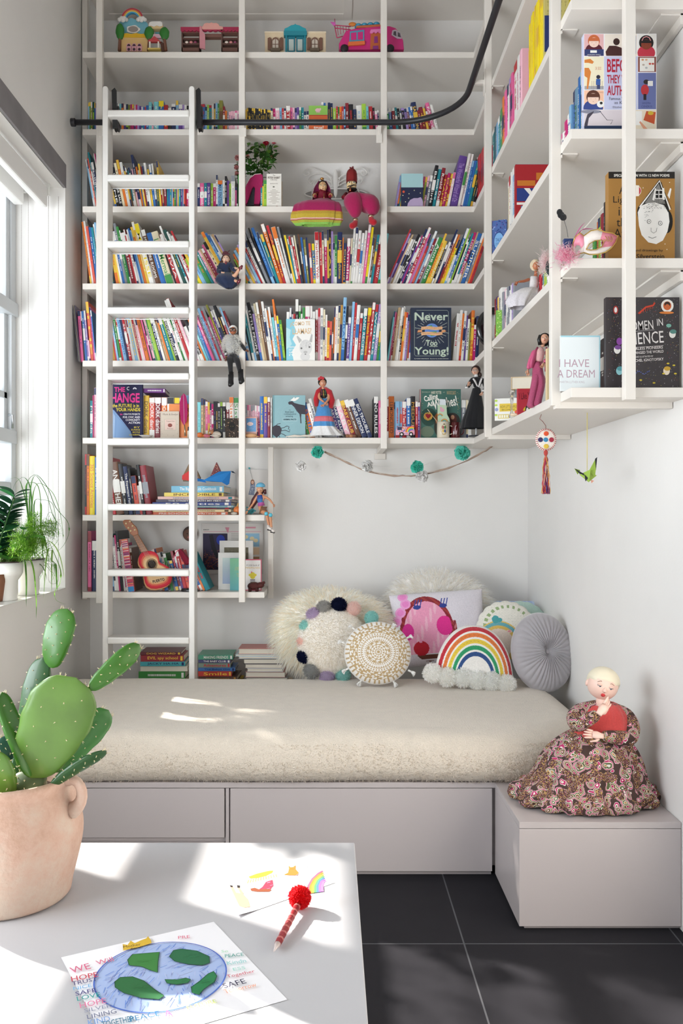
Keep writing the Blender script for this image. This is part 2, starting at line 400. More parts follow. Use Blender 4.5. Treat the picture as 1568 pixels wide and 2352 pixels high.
# ---------------------------------------------------------------- fur and cushions
def shade(c,f):
    c = lin(c); return tuple(max(0,min(1,x*f)) for x in c)
def blades(mb,samples,ln,w,cols,droop=.3,jitter=.5,r=rnd):
    for p,n in samples:
        n = V(n); p = V(p); t = V((r.uniform(-1,1),r.uniform(-1,1),r.uniform(-1,1)))
        d = (n + t*jitter).normalized(); L = ln*r.uniform(.6,1.15)
        s_ = d.cross(V((r.uniform(-1,1),r.uniform(-1,1),r.uniform(-1,1)))).normalized()*w
        g = V((0,0,-1))*L*droop
        m1 = p+d*L*.55+g*.3; m2 = p+d*L+g
        mb.add([p-s_,p+s_,m1+s_*.8,m1-s_*.8,m2+s_*.15,m2-s_*.15],[(0,1,2,3),(3,2,4,5)],r.choice(cols),True)
def pompom(mb,c,rad,col,n=260,r=rnd):
    c = V(c); col = shade(col,1.25); cols = [shade(col,f) for f in (.9,1,1.05,1.1)]
    mb.ell(c,rad*.86,cols[1],14,10); S = []
    for i in range(n):
        z = 1-2*(i+.5)/n; a = i*2.39996; q = math.sqrt(1-z*z); d = V((q*cos(a),q*sin(a),z)); S.append((c+d*rad*.84,d))
    blades(mb,S,rad*.24,rad*.07,cols,0,.3,r)
def round_cushion(name,rx,rz,d,colf,parent,style='cloth',nr=36,seg=96,fn=None,p=2.2):
    mb = MB(); vs = []; fs = []; cs = []
    for side in (-1,1):
        b = len(vs)
        for i in range(nr+1):
            q = sin(pi/2*i/nr)
            for k in range(seg):
                a = 2*pi*k/seg; t = (1-q**p)**.5*d if q < 1 else 0
                x,z = rx*q*cos(a),rz*q*sin(a)
                if fn: dr,dt = fn(q,a); x *= 1+dr; z *= 1+dr; t += dt*(1-q**8)
                vs.append((x,side*t,z))
        for i in range(nr):
            for k in range(seg):
                f = [b+i*seg+k,b+i*seg+(k+1) % seg,b+(i+1)*seg+(k+1) % seg,b+(i+1)*seg+k]
                if side > 0: f = f[::-1]
                x = sum(vs[j][0] for j in f)/4/rx; z = sum(vs[j][2] for j in f)/4/rz
                fs.append(tuple(f)); cs.append(colf(x,z) if side < 0 else colf(9,9))
    mb.add(vs,fs,cs,True); return mb.build(name,style,parent)
def grid_cushion(name,hw,h,d,colf,parent,style='cloth',n=90,m=60,z0=0):
    # hw(v): half width at height v (0..1)
    mb = MB(); vs = []; fs = []; cs = []
    for side in (-1,1):
        b = len(vs)
        for j in range(m+1):
            v = j/m; w = hw(v)
            for i in range(n+1):
                u = -1+2*i/n; t = d*max(0,(1-abs(u)**3))**.5*max(0,1-abs(2*v-1)**4)**.5
                vs.append((u*w,side*t,z0+v*h))
        for j in range(m):
            for i in range(n):
                f = [b+j*(n+1)+i,b+j*(n+1)+i+1,b+(j+1)*(n+1)+i+1,b+(j+1)*(n+1)+i]
                x = sum(vs[k][0] for k in f)/4; z = sum(vs[k][2] for k in f)/4
                if side > 0: f = f[::-1]
                fs.append(tuple(f)); cs.append(colf(x,z) if side < 0 else colf(None,None))
    mb.add(vs,fs,cs,True); return mb.build(name,style,parent)

# mattress with plush cover
nmat('plush_cover','DDD1C1',rough=.95,noise=.05,nscale=26,bump=.9,bscale=240,sheen=.4,bdetail=6)
def mattress():
    out = []
    def arc(cx,cy,r,a0,a1,n):
        for i in range(n+1): a = R(a0+(a1-a0)*i/n); out.append((cx+r*cos(a),cy+r*sin(a),cos(a),sin(a)))
    arc(.93-.30,2.815+.34,.30,0,-45,8); arc(.93-.36,2.815+.36,.36,-48,-90,8)
    for x in [.5-.1*i for i in range(15)]: out.append((x,2.815+.006*sin(x*9),0,-1))
    arc(-1.204+.13,2.815+.13,.13,-90,-180,6)
    arc(-1.204+.13,3.87-.13,.13,180,90,6)
    for x in [-1+.12*i for i in range(15)]: out.append((x,3.87+.004*sin(x*14),0,1))
    arc(.93-.12,3.87-.12,.12,90,0,6)
    for y in (3.7,3.5,3.3): out.append((.93,y,1,0))
    prof = [(.035,.3085),(.008,.322),(-.006,.35),(-.004,.38),(.006,.41),(.022,.434),(.045,.451),(.075,.461),(.11,.465)]
    n = len(out); m = MB(); vs = []
    for k,(ins,z) in enumerate(prof):
        for (x,y,a,b) in out: vs.append((x-a*ins,y-b*ins,z+.002+(.004*sin(x*7+k)*sin(y*5) if k > 2 else 0)))
    fs = [(i*n+k,(i+1)*n+k,(i+1)*n+(k+1) % n,i*n+(k+1) % n) for i in range(len(prof)-1) for k in range(n)]
    fs.append(tuple((len(prof)-1)*n+k for k in range(n))[::-1]); m.add(vs,fs,'E3D8C8',True)
    th = thing('mattress','thick bed mattress under a cream plush cover on the bench','mattress',(-.1,3.4,.308))
    m.M = MX.Translation((.1,-3.4,-.308)); m.v = [m.M @ p for p in m.v]
    m.build('plush_cover','plush_cover',th)
    b = MB(m.M); r = random.Random(3); S = []
    for i in range(26000):
        if False:
            x = r.uniform(-1.15,.85); y = r.uniform(2.9,3.8)
            if (x > .6 and y < 3.15): continue
            S.append(((x,y,.464),(0,0,1)))
        else:
            k = r.randrange(n); j = r.randrange(len(prof)-4); f = r.random(); g = r.random(); q = out[k]; q2 = out[(k+1) % n]
            x = q[0]+(q2[0]-q[0])*g; y = q[1]+(q2[1]-q[1])*g; ins = prof[j][0]+(prof[j+1][0]-prof[j][0])*f; z = prof[j][1]+(prof[j+1][1]-prof[j][1])*f
            up = max(0,(z-.40)/.06); S.append(((x-q[2]*ins,y-q[3]*ins,z-.001),(q[2]*(1-up*.7),q[3]*(1-up*.7),up)))
    blades(b,S,.007,.0012,[shade('EFE6DA',f) for f in (.85,.95,1.05)],.3,.7,r)
    tag(b.build('pile','fur',th),kind='stuff')
mattress()
MT = .466
def at(x,y,Y,tilt=-12,turn=0,roll=0): p = P(x,y,Y); return dict(loc=p,rot=(R(tilt),R(roll),R(turn)))
# big fluffy round cushion
def fluffy(name,label,rx,rz,d,loc,rot,cols,n,ln,dimple=None,seed=1):
    t = thing(name,label,'cushion',loc,rot,'cushions heaped on the bed')
    r = random.Random(seed)
    def fn(q,a): return (.03*sin(3*a+1),-.05*math.exp(-(q/.22)**2) if dimple else 0)
    round_cushion('cover',rx,rz,d,lambda x,z: cols[0],t,fn=fn)
    b = MB(); S = []
    for i in range(n):
        q = r.random()**.5; a = r.uniform(0,2*pi); side = -1 if r.random() < .8 else 1
        th = (1-q**2.2)**.5*d; dr,dt = fn(q,a)
        p = V((rx*q*cos(a)*(1+dr),side*max(0,th+dt*(1-q**8)),rz*q*sin(a)*(1+dr)))
        S.append((p,V((cos(a)*q*1.3,side*(1.1-q*.7)*.6,sin(a)*q*1.3)).normalized()))
    blades(b,S,ln,.0022,[shade(c,r.uniform(.95,1.1)) for c in cols for _ in range(2)],.45,.3,r)
    tag(b.build('pile','fur',t),kind='stuff'); return t
q = at(760,1449,3.97,-14); fluffy('round_fluffy_cushion','large round shaggy cream cushion at the left end of the heap, touching the book stack',.275,.197,.10,q['loc'],q['rot'],['FFFAF0','FFFDF7','F8F0E2'],6500,.042,True,5)
q = at(1003,1405,4.13,-10); fluffy('shaggy_cushion','long haired cream cushion rising behind the painted face pillow',.25,.195,.08,q['loc'],q['rot'],['FFFCF8','FFFEFC','FCF8F0'],5500,.055,None,6)

# cream disc cushion ringed by pompoms
q = at(762,1472,3.80,-13)
t = thing('pompom_ring_cushion','cream plush round cushion ringed with grey, aqua, pink, lilac and navy pompoms','cushion',q['loc'],q['rot'],'cushions heaped on the bed')
s_ = 3.80/2000
round_cushion('cover',80*s_,76*s_,.06,lambda x,z: 'EFE9E0',t)
b = MB(); r = random.Random(9); S = []
for i in range(7000):
    qq = r.random()**.5; a = r.uniform(0,2*pi); S.append((V((80*s_*qq*cos(a),-(1-qq**2.2)**.5*.06,76*s_*qq*sin(a))),V((cos(a)*qq,-1.1+qq*.8,sin(a)*qq)).normalized()))
blades(b,S,.008,.0013,[shade('FBF6EE',f) for f in (.95,1,1.05)],.3,.35,r); tag(b.build('pile','fur',t),kind='stuff')
for x,y,c,rr in ((778,1393,'1F2440',20),(744,1399,'ADABA8',19),(720,1415,'C2B3CB',19),(704,1442,'A5D3CF',18),(697,1474,'EBC9C2',17),(699,1506,'1C2140',18),(716,1538,'A4A5A4',20),(751,1551,'C0B2C9',18),(787,1548,'A3D0CC',18),(812,1400,'EED0CA',18),(853,1421,'A5D3CF',17),(836,1530,'E8C8C2',16)):
    b = MB(); pompom(b,((x-762)*s_,-.008,(1472-y)*s_*1.02),rr*s_,c,320); b.build('pompom','fur',t)
# gold mandala cushion with tassels
def gold(x,z):
    r_ = math.hypot(x,z); a = math.atan2(z,x); W,G = 'EEEAE4','BFA377'
    if r_ > 2: return W
    if r_ < .05: return G
    if r_ < .34: return G if (sin(r_*88) + .9*sin(a*12+r_*20)) > .1 else W
    if r_ < .36 or .60 < r_ < .625 or .5 < r_ < .515: return G
    if r_ < .60: return G if (sin(a*44) > .2 and (sin(r_*70) > -.2)) else W
    if r_ < .86: return G if sin(a*18+sin(r_*40))*sin(r_*60)+.35*sin(a*50) > -.15 else W
    return G if (sin(a*40) > .35 and r_ < .97) else W
q = at(867,1500,3.63,-14); s_ = 3.63/2000
t = thing('mandala_cushion','white round cushion with gold mandala print and white corner tassels','cushion',q['loc'],q['rot'],'cushions heaped on the bed')
round_cushion('cover',77*s_,72*s_,.06,gold,t,nr=70,seg=220)
for x,y in ((806,1438),(780,1474),(790,1540),(905,1436),(943,1462),(947,1545),(905,1570),(825,1568)):
    b = MB(); c = V(((x-867)*s_,-.005,(1500-y)*s_)); d = c.normalized(); r = random.Random(x)
    b.tube([c*.86,c*.95],.004,'F2F0EC',8)
    for i in range(26):
        e_ = (d+V((r.uniform(-.5,.5),r.uniform(-.5,.5),r.uniform(-.5,.5)))*.9).normalized(); b.tube([c*.92,c*.92+e_*.014,c*.92+e_*.022+V((0,0,-.004))],.0017,'F4F2EE',4)
    b.build('tassel','cloth',t)
# painted face pillow
def face(x,z):
    if x is None: return 'E3DDE4'
    X,Y = x/.215,(z-.17)/.17          # about -1..1
    cx,cz = -.28,-.18
    dx,dz = (X-cx)/.52,(Y-cz)/.92
    rr = math.hypot(dx,dz)
    def ov(a,b,rx,rz): return ((X-a)/rx)**2+((Y-b)/rz)**2 < 1
    if ov(.09,-.02,.17,.26) and rr < 1.0: return 'E5308F'
    if ov(-.68,-.12,.12,.22): return 'DD2F93'
    if ov(-.44,-.58,.16,.19) and not (Y > -.44 and abs(X+.44) < .03): return 'C2182C'
    for a in (-.45,.10):
        if ov(a,.52,.08,.06): return '2C3F8E'
        for k in (-1,0,1):
            if abs(X-(a+k*.06+ (Y-.52)*.25)) < .012 and .52 < Y < .74: return '35489A'
    for a,b in ((-.72,.86),(-.68,.64),(-.80,.42),(-.90,.20)):
        if ov(a,b,.11,.14): return 'F0A3D6' if math.hypot(X-a,(Y-b)*.8) > .07 else 'EE8ACC'
    if .93 < rr < 1.09 and Y > -.35: return '8C1F2E' if sin(X*40+Y*30) > -.3 else 'A53A38'
    if X > cx and .86 < rr < 1.2 and -.95 < Y <= .1: return '8A3036' if sin(X*50-Y*26) > -.2 else 'C97A7C'
    if rr <= .93 and Y > -.72: return 'F3B9CC' if sin(X*15-Y*7)+.6*sin(X*60) > .8 else 'F09FBE'
    if rr < .8 and Y <= -.72: return '6A3A2A' if Y < -.9 or abs(Y+.8) < .05 else 'E3DDE4'
    return 'E3DDE4'
q = at(1018,1527,3.90,-20,0,-4)
t = thing('painted_face_pillow',"square lilac pillow with a child's painting of a pink faced figure with red hair",'cushion',q['loc'],q['rot'],'cushions heaped on the bed')
def hwp(v): return .215*(1-.05*sin(pi*v))
grid_cushion('cover',hwp,.335,.055,face,t,n=190,m=150)
# rainbow cushion
RB = ['C22B38','E07A3C','E6C745','2E9A67','2C4F86']
def rain(x,z):
    if x is None: return 'EFEBE5'
    W = 'EFEBE5'; r_ = math.hypot(x/.160,(z-.0)/.222); k = (r_-.40)/.59
    if k < 0 or k > 1: return W
    i = int(k*5); f = k*5-i
    if f < .16 or f > .84: return W
    return shade(RB[4-i],.7) if abs(f-.5) < .04 and sin(math.atan2(z,x)*60) > 0 else RB[4-i]
q = at(1088,1553,3.60,-14,0,2); q['loc'].z = MT+.03; s_ = 3.6/2000
t = thing('rainbow_cushion','rainbow arch cushion with a row of white pompom clouds along its foot','cushion',q['loc'],q['rot'],'cushions heaped on the bed')
grid_cushion('cover',lambda v: .162*max(.02,(1-(v*.985)**2.1))**.5,.225,.05,rain,t,n=200,m=170)
for i,(x,y) in enumerate(((990,1548),(1023,1556),(1058,1556),(1091,1560),(1124,1562),(1158,1567),(1075,1556))):
    b = MB(); pompom(b,((x-1088)*s_,-.045 if i < 6 else -.02,(1556-y)*s_+.004),23*s_,'EFEBE4',420); b.build('pompom','fur',t)
# girl patch cushion, scalloped, with blue pillow behind
def girl(x,z):
    if abs(x) > 2: return 'F0ECE0'
    def ov(a,b,rx,rz): return ((x-a)/rx)**2+((z-b)/rz)**2 < 1
    if ov(.0,-.1,.10,.05): return 'F2A0A8' if ov(0.02,-.1,.06,.04) else 'F4DFD0'
    if ov(-.42,.32,.12,.14) or ov(-.3,.30,.10,.08): return '4FA6A9'
    if .55 < math.hypot((x+.35)/.9,(z+.5)/.9) < .80 and z > -.4: return '6FB4BE' if math.hypot((x+.35)/.9,(z+.5)/.9) > .67 else 'EBC668'
    if ov(-.35,-.5,.5,.52): return 'F4E3D4'
    if math.hypot((x+.35)/.9,(z+.5)/.9) < .85: return 'EBC668'
    if .72 < math.hypot(x,z) < .84 and sin(math.atan2(z,x)*26) > .1: return '9DB380'
    if ov(.62,.0,.08,.08): return 'D0507E'
    return 'D8DCCB' if (sin(x*60) > .8 and sin(z*60) > .8) else 'F0ECE0'
def scal(q_,a): return (.035*abs(sin(a*9))*(q_**6),0)
q = at(1163,1447,3.90,-16)
t = thing('scalloped_girl_cushion','scalloped round cushion embroidered with a blonde girl wearing a blue bow','cushion',q['loc'],q['rot'],'cushions heaped on the bed')
round_cushion('cover',.132,.128,.05,girl,t,nr=60,seg=180,fn=scal)
q = at(1196,1440,4.06,-14)
t = thing('mint_cushion','mint green round cushion peeping out behind the embroidered girl cushion','cushion',q['loc'],q['rot'],'cushions heaped on the bed')
round_cushion('cover',.13,.118,.045,lambda x,z: 'BFDDD2',t,fn=scal)
q = at(1175,1470,4.25,-10,0,0)
t = thing('blue_pillow','sky blue striped pillow at the very back against the wall','cushion',q['loc'],q['rot'],'cushions heaped on the bed')
grid_cushion('cover',lambda v: .175,.19,.04,lambda x,z: 'A9C3EA' if x is None or sin(x*220) > -.3 else 'C5D7F0',t,n=80,m=30)
# grey pleated velvet cushion
def pleat(q_,a):
    k = abs(((a*38/(2*pi)) + .25*sin(a*5+q_*3)) % 1 - .5)*2
    return (0,.0075*(1-k**1.6)*min(1,q_*5)*(1-.3*q_) - .028*math.exp(-(q_/.12)**2))
q = at(1245,1498,3.64,-14,14)
t = thing('pleated_velvet_cushion','grey pleated round velvet cushion with a covered centre button, next to the wall','cushion',q['loc'],q['rot'],'cushions heaped on the bed')
nmat('velvet',attr=True,rough=.7,sheen=.8,noise=.1,nscale=14)
round_cushion('cover',.139,.166,.062,lambda x,z: 'A9A4A8',t,'velvet',nr=40,seg=380,fn=pleat)
b = MB(); b.ell((0,-.04,0),(.012,.007,.012),'A9A4A8',16,8); b.build('button','velvet',t)

# ---------------------------------------------------------------- terracotta pot and cactus
def terracotta():
    m = nmat('terracotta','CDA88F',rough=.88,bump=.35,bscale=140)
    nt = m.node_tree; b = nt.nodes['Principled BSDF']
    tc = nt.nodes.new('ShaderNodeTexCoord'); n = nt.nodes.new('ShaderNodeTexNoise'); n.inputs['Scale'].default_value = 7; n.inputs['Detail'].default_value = 9; n.inputs['Roughness'].default_value = .72
    cr = nt.nodes.new('ShaderNodeValToRGB'); e = cr.color_ramp.elements
    e[0].position = .38; e[0].color = (*lin('B8957F'),1); e[1].position = .62; e[1].color = (*lin('C9B5A4'),1)
    k = cr.color_ramp.elements.new(.5); k.color = (*lin('C6A593'),1)
    nt.links.new(tc.outputs['Object'],n.inputs[0]); nt.links.new(n.outputs['Fac'],cr.inputs[0]); nt.links.new(cr.outputs[0],b.inputs['Base Color'])
terracotta()
PCX,PCY = -.523,1.41
pot = thing('terracotta_pot','weathered terracotta pot with a small ring handle, on the table','pot',(PCX,PCY,TZ))
prof = [(.02,.0),(.098,.0),(.101,.004),(.103,.018),(.104,.024),(.112,.055),(.119,.085),(.121,.105),(.119,.125),(.113,.150),(.106,.170),(.104,.178),(.107,.186),(.109,.192),(.107,.197),(.100,.198),(.097,.192),(.096,.17),(.09,.16),(.01,.158)]
MB().lathe([(r_,z) for r_,z in prof],'CDA88F',72).build('body','terracotta',pot,sub=1)
hp = [(.100,0,.189),(.112,0,.196),(.126,0,.192),(.134,0,.178),(.132,0,.160),(.122,0,.148),(.110,0,.142)]
MB(frame(rot=(0,0,R(-12)))).tube(hp,[.010,.009,.008,.008,.008,.009,.011],'CDA88F',14,flat=1.5).build('handle','terracotta',pot,sub=1)
MB().lathe([(.0,.166),(.05,.165),(.094,.162)],'5A4536',32).build('soil','matte',pot)
nmat('cactus_skin',attr=True,rough=.36,trans=.18,noise=.22,nscale=16,coat=.15)
cac = thing('prickly_pear_cactus','prickly pear cactus with broad green pads growing in the terracotta pot','plant',(PCX,PCY,TZ+.16))
CI = MX.Translation((-PCX,-PCY,-TZ-.16))
def pad(b,t_,wpx,Y0,Y1,col,yaw=0,thick=.0085,seed=0,scar=False):
    r = random.Random(seed); A = P(*b,Y0); B = P(*t_,Y1); ax = (B-A); L = ax.length; ax.normalize()
    w = wpx*(Y0+Y1)/4000
    side = ax.cross(V((0,1,0))).normalized(); nor = side.cross(ax)
    q = MX.Rotation(yaw,3,ax); side = q @ side; nor = q @ nor
    m = MB(CI); nl,ns = 22,28; vs = []
    def hw(t): return w/2*(max(0,1-abs(2*((t**.78))-1)**2.6))**.5*(.62+.5*t)*1.0
    def pt(t,a):
        h = hw(t)*(1+.02*sin(9*t*3+a*3+seed)); th = thick*(sin(pi*min(1,t*.96+.03)))**.55*(1+.3*(1-t))
        if t == 0: h = w*.07
        c,s = cos(a),sin(a); s = math.copysign(abs(s)**.75,s)
        return A+ax*(L*t)+side*(h*c)+nor*(th*s)+nor*(.006*sin(t*3+seed))
    for i in range(nl+1):
        for k in range(ns): vs.append(pt(i/nl,2*pi*k/ns))
    fs = [(i*ns+k,i*ns+(k+1) % ns,(i+1)*ns+(k+1) % ns,(i+1)*ns+k) for i in range(nl) for k in range(ns)]
    cs = [col]*len(fs)
    m.add(vs,fs,cs,True)
    o = m.build('pad','cactus_skin',cac)
    s = MB(CI)
    def tuft(p,d,k=3,ln=.004):
        s.ell(p,.0010,'B9A878',6,4)
        for _ in range(k): e = (d+V((r.uniform(-.6,.6),r.uniform(-.6,.6),r.uniform(-.6,.6)))).normalized(); s.tube([p,p+e*ln*r.uniform(.6,1.3)],[.0005,.0002],'E9DCB8',4)
    for i in range(1,5):
        for j in range(-1,2):
            t = i/5.2+.08*(j % 2); u = j/1.9; f = cos(math.acos(u)) if abs(u) < 1 else u
            if hw(t) < w*.2: continue
            for sg in (-1,1): a = math.acos(max(-1,min(1,u)))*sg; p = pt(t,a); tuft(p,nor*sg,2,.003)
    for t in [.16*i for i in range(1,6)]:
        for sg in (0,pi): tuft(pt(t,sg),side*cos(sg),2,.0035)
    for k in range(5): p = pt(.97,k*pi/4); tuft(p,ax,3,.005)
    tag(s.build('spine_tufts','matte',o),kind='stuff')
G1,G2,G3,G4 = '5A8030','3F7422','2A5526','64893A'
pad((66,1786),(176,1554),178,1.36,1.33,G4,R(8),.010,1)
pad((207,1586),(318,1478),56,1.33,1.36,G2,R(20),.006,2)
pad((116,1533),(156,1398),82,1.40,1.40,G2,R(-14),.006,3)
pad((64,1715),(96,1511),74,1.42,1.40,G3,R(-10),.008,4)
pad((62,1784),(11,1588),62,1.36,1.36,G2,R(68),.007,5)
pad((120,1770),(250,1632),84,1.43,1.45,'3C7A33',R(18),.008,6)
pad((117,1812),(243,1721),46,1.36,1.37,G3,R(50),.006,7)
pad((10,1840),(-12,1718),92,1.35,1.33,G1,R(-10),.009,8)
pad((2,1800),(12,1688),50,1.47,1.47,'2E5A4C',R(30),.007,9)
pad((40,1800),(50,1732),50,1.46,1.46,G3,R(30),.007,10)
pad((70,1848),(60,1770),96,1.37,1.37,'5C6B45',R(0),.016,11)
pad((30,1845),(48,1790),66,1.42,1.40,G3,R(10),.010,12)
# ---------------------------------------------------------------- blinds and chains
for (x0,x1,z0,z1,y1,lab) in ((-1.305,-1.272,2.562,2.655,3.93,'rolled white roller blind nearer the room, under the window head'),(-1.425,-1.378,2.575,2.668,3.93,'rolled white roller blind nearer the glass, under the window head')):
    t = thing('roller_blind',lab,'blind',((x0+x1)/2,y1,z0)); LMx = MX.Translation((-(x0+x1)/2,-y1,-z0))
    MB(LMx).box(x0,x1,WY0+.06,y1,z0,z1).build('rolled_fabric',M('white_paint'),t,.008)
    b = MB(LMx); b.box(x0-.006,x1+.006,y1+.002,y1+.012,z1-.035,WZ1); b.build('end_bracket','satin',t)
    a = PX(49 if x0 < -1.4 else 111,3.955); c = PX(65 if x0 < -1.4 else 134,3.955); zb = PZ(1340,3.955) if x0 > -1.4 else .95
    pts = [(a,3.955,z1-.02),(a,3.955,zb+.02)]+[((a+c)/2-(c-a)/2*cos(k*pi/6),3.955,zb+.02-(c-a)/2*1.0*sin(k*pi/6)) for k in range(1,6)]+[(c,3.955,zb+.02),(c,3.955,z1-.02)]
    m = MB(LMx); acc = []
    for p,q in zip(pts,pts[1:]):
        p,q = V(p),V(q); n = max(1,round((q-p).length/.0075))
        for k in range(n): acc.append(p.lerp(q,k/n))
    fine = []; rad = []
    for p,q in zip(acc,acc[1:]): fine += [p,p.lerp(q,.5)]; rad += [.0024,.0008]
    m.tube(fine,rad,'C9C2BE',5,caps=False); m.build('bead_chain','satin',t)

# ---------------------------------------------------------------- plants on the sill
nmat('enamel',attr=True,rough=.25,coat=.5)
def sill_pot(name,label,x,y,r1,h,r0):
    t = thing(name,label,'pot',(x,y,WZ0+.004))
    pr = [(.0,0),(r0,0),(r0+.002,.004),(r0+.002,h*.52),(r1-.004,h*.66),(r1,h*.72),(r1,h),(r1+.006,h+.003),(r1+.005,h+.006),(r1-.004,h),(r1-.006,h*.8),(0,h*.78)]
    m = MB(); m.lathe(pr[:7]+pr[9:],'ECEAE5',48); m.build('body','enamel',t)
    MB().lathe(pr[6:10],'3A302E',48).build('rim','enamel',t)
    MB().lathe([(0,h*.86),(r1*.5,h*.87),(r1-.007,h*.84)],'4B3A30',24).build('soil','matte',t)
p1 = (-1.292,3.42); p2 = (-1.288,3.66)
sill_pot('enamel_pot','white enamel pot with dark rim, nearer the camera on the sill',*p1,.083,.148,.063)
sill_pot('enamel_pot','white enamel pot with dark rim, further along the sill under the spider plant',*p2,.084,.145,.064)
def ribbon(m,pts,w,col,up=V((0,0,1))):
    pts = [V(p) for p in pts]; n = len(pts); vs = []
    for i,p in enumerate(pts):
        d = (pts[min(i+1,n-1)]-pts[max(i-1,0)]).normalized(); s = d.cross(up)
        s = s.normalized() if s.length > .05 else V((1,0,0))
        u = s.cross(d); ww = w*(sin(pi*(i/(n-1))**.7*.97+.05))**.7 if i < n-1 else 0
        vs += [p+s*ww,p-u*ww*.35,p-s*ww]
    m.add(vs,[(3*i+k,3*i+3+k,3*i+4+k,3*i+1+k) for i in range(n-1) for k in (0,1)],col,True)
def arcpts(a,d,L,g,n=14,r=rnd,curl=0):
    p = V(a); v = V(d).normalized(); out = [p.copy()]
    for i in range(n):
        v = (v+V((0,0,-1))*g+V((r.uniform(-1,1),r.uniform(-1,1),0))*curl).normalized(); p = p+v*L/n
        if p.z < WZ0+.02 and p.x < XL+.01: p.z = WZ0+.02
        if p.x < XW+.03: p.x = XW+.03
        if p.x > XL+.05: p.x = XL+.05
        if p.y > WY1-.03: p.y = WY1-.03
        out.append(p.copy())
    return out
r = random.Random(11)
sp = thing('spider_plant','spider plant with long arching ribbon leaves tumbling over the sill','plant',(*p2,WZ0+.12)); SI = MX.Translation((-p2[0],-p2[1],-WZ0-.12))
m = MB(SI)
for i in range(44):
    a = r.uniform(0,2*pi); el = r.uniform(.9,2.6); d = V((cos(a),sin(a)*.8,el))
    L = r.uniform(.25,.46) if i < 20 else r.uniform(.12,.24)
    ribbon(m,arcpts((p2[0]+.03*cos(a),p2[1]+.03*sin(a),WZ0+.12),d,L,r.uniform(.16,.3),16,r,.03),r.uniform(.002,.0052),r.choice(['6FA23C','5A8F36','8DB65A','4C7A34','A9C878']))
def smooth(pts,n=6):
    o = []
    for i in range(len(pts)-1):
        a = pts[max(i-1,0)]; b = pts[i]; c = pts[i+1]; d = pts[min(i+2,len(pts)-1)]
        for k in range(n):
            t = k/n; o.append(.5*((2*b)+(c-a)*t+(2*a-5*b+4*c-d)*t*t+(3*b-a-3*c+d)*t**3))
    return o+[pts[-1]]
for k,(w,pl_) in enumerate((
    (.0040,[(75,1285),(68,1150),(80,1092),(105,1130),(122,1185),(140,1210),(145,1240)]),
    (.0045,[(75,1285),(60,1130),(80,1090),(108,1118),(128,1165),(155,1198),(158,1225),(146,1252),(130,1268)]),
    (.0050,[(80,1285),(60,1130),(72,1108),(88,1118),(94,1160),(94,1215),(100,1262),(112,1286)]),
    (.0036,[(85,1285),(78,1160),(98,1148),(122,1160),(128,1215),(115,1250)]),
    (.0052,[(98,1262),(100,1230),(107,1262),(113,1288)]),
    (.0044,[(104,1225),(124,1270),(139,1310),(137,1340),(126,1358),(129,1378),(152,1389)]),
    (.0026,[(78,1285),(92,1235),(100,1295),(94,1325),(80,1348),(78,1372),(92,1394),(128,1392)]),
    (.0030,[(75,1285),(72,1140),(58,1098),(38,1106),(28,1128)]),
    (.0042,[(80,1285),(72,1180),(84,1112),(118,1128),(136,1170),(145,1225),(144,1235)]),
    (.0034,[(75,1285),(66,1190),(46,1105),(22,1100)]),
    (.0030,[(85,1285),(110,1180),(130,1200),(133,1240),(112,1262),(100,1272)]),
    (.0026,[(85,1285),(104,1290),(118,1310),(125,1325),(108,1340)]))):
    ctrl = [P(x,y,3.64+.006*k+.02*min(i,2)) for i,(x,y) in enumerate(pl_)]
    ribbon(m,smooth(ctrl,5),w,['5E9440','4E8438','7AAE48'][k % 3])
m.build('leaves','leaf',sp)
fe = thing('asparagus_fern','feathery bright green fern spilling from the nearer sill pot','plant',(*p1,WZ0+.12)); SI = MX.Translation((-p1[0],-p1[1],-WZ0-.12))
m = MB(SI); stems = MB(SI); r = random.Random(5)
for i in range(36):
    a = r.uniform(-.7,2.4); d = V((cos(a)*.8,sin(a),r.uniform(.9,2.4)))
    pts = arcpts((p1[0]+.02*cos(a),p1[1]+.02*sin(a),WZ0+.12),d,r.uniform(.26,.40),.075,22,r,.03)
    stems.tube(pts,[.0016]*10+[.0009]*13,'6E8A3C',5)
    for j,p in enumerate(pts[5:]):
        for k in range(9):
            e = V((r.uniform(-1,1),r.uniform(-1,1),r.uniform(-.5,.8))).normalized(); q = p+e*r.uniform(.012,.032)
            for h_ in range(3):
                f = (e+V((r.uniform(-1,1),r.uniform(-1,1),r.uniform(-1,1)))*.8).normalized(); b0 = p.lerp(q,.3+.3*h_)
                s_ = f.cross(V((0,.3,1))).normalized()*.0011
                m.add([b0-s_,b0+s_,b0+f*.012],[(0,1,2)],r.choice(['6BA52A','84BA3A','558F26','9CCB4E']),True)
tag(m.build('needles','leaf',fe),kind='stuff'); stems.build('stems','leaf',fe)
def broad(m,p,d,L,w,col,r):
    d = V(d).normalized(); s = d.cross(V((r.uniform(-.4,.4),r.uniform(-.4,.4),1))).normalized(); u = s.cross(d); n = 8; vs = []
    for i in range(n+1):
        t = i/n; ww = w*(sin(pi*t**.8)**.8 if 0 < t < 1 else .02); c = V(p)+d*L*t-u*(L*.18*t*t)
        vs += [c+s*ww+u*ww*.3,c,c-s*ww+u*ww*.3]
    m.add(vs,[(3*i+k,3*i+3+k,3*i+4+k,3*i+1+k) for i in range(n) for k in (0,1)],col,True)
zz = thing('glossy_leaf_plant','dark glossy leaved plant reaching up against the window glass','plant',(p1[0]-.02,3.36,WZ0+.01)); SI = MX.Translation((-p1[0]+.02,-3.36,-WZ0-.01))
m = MB(SI); st = MB(SI); r = random.Random(21)
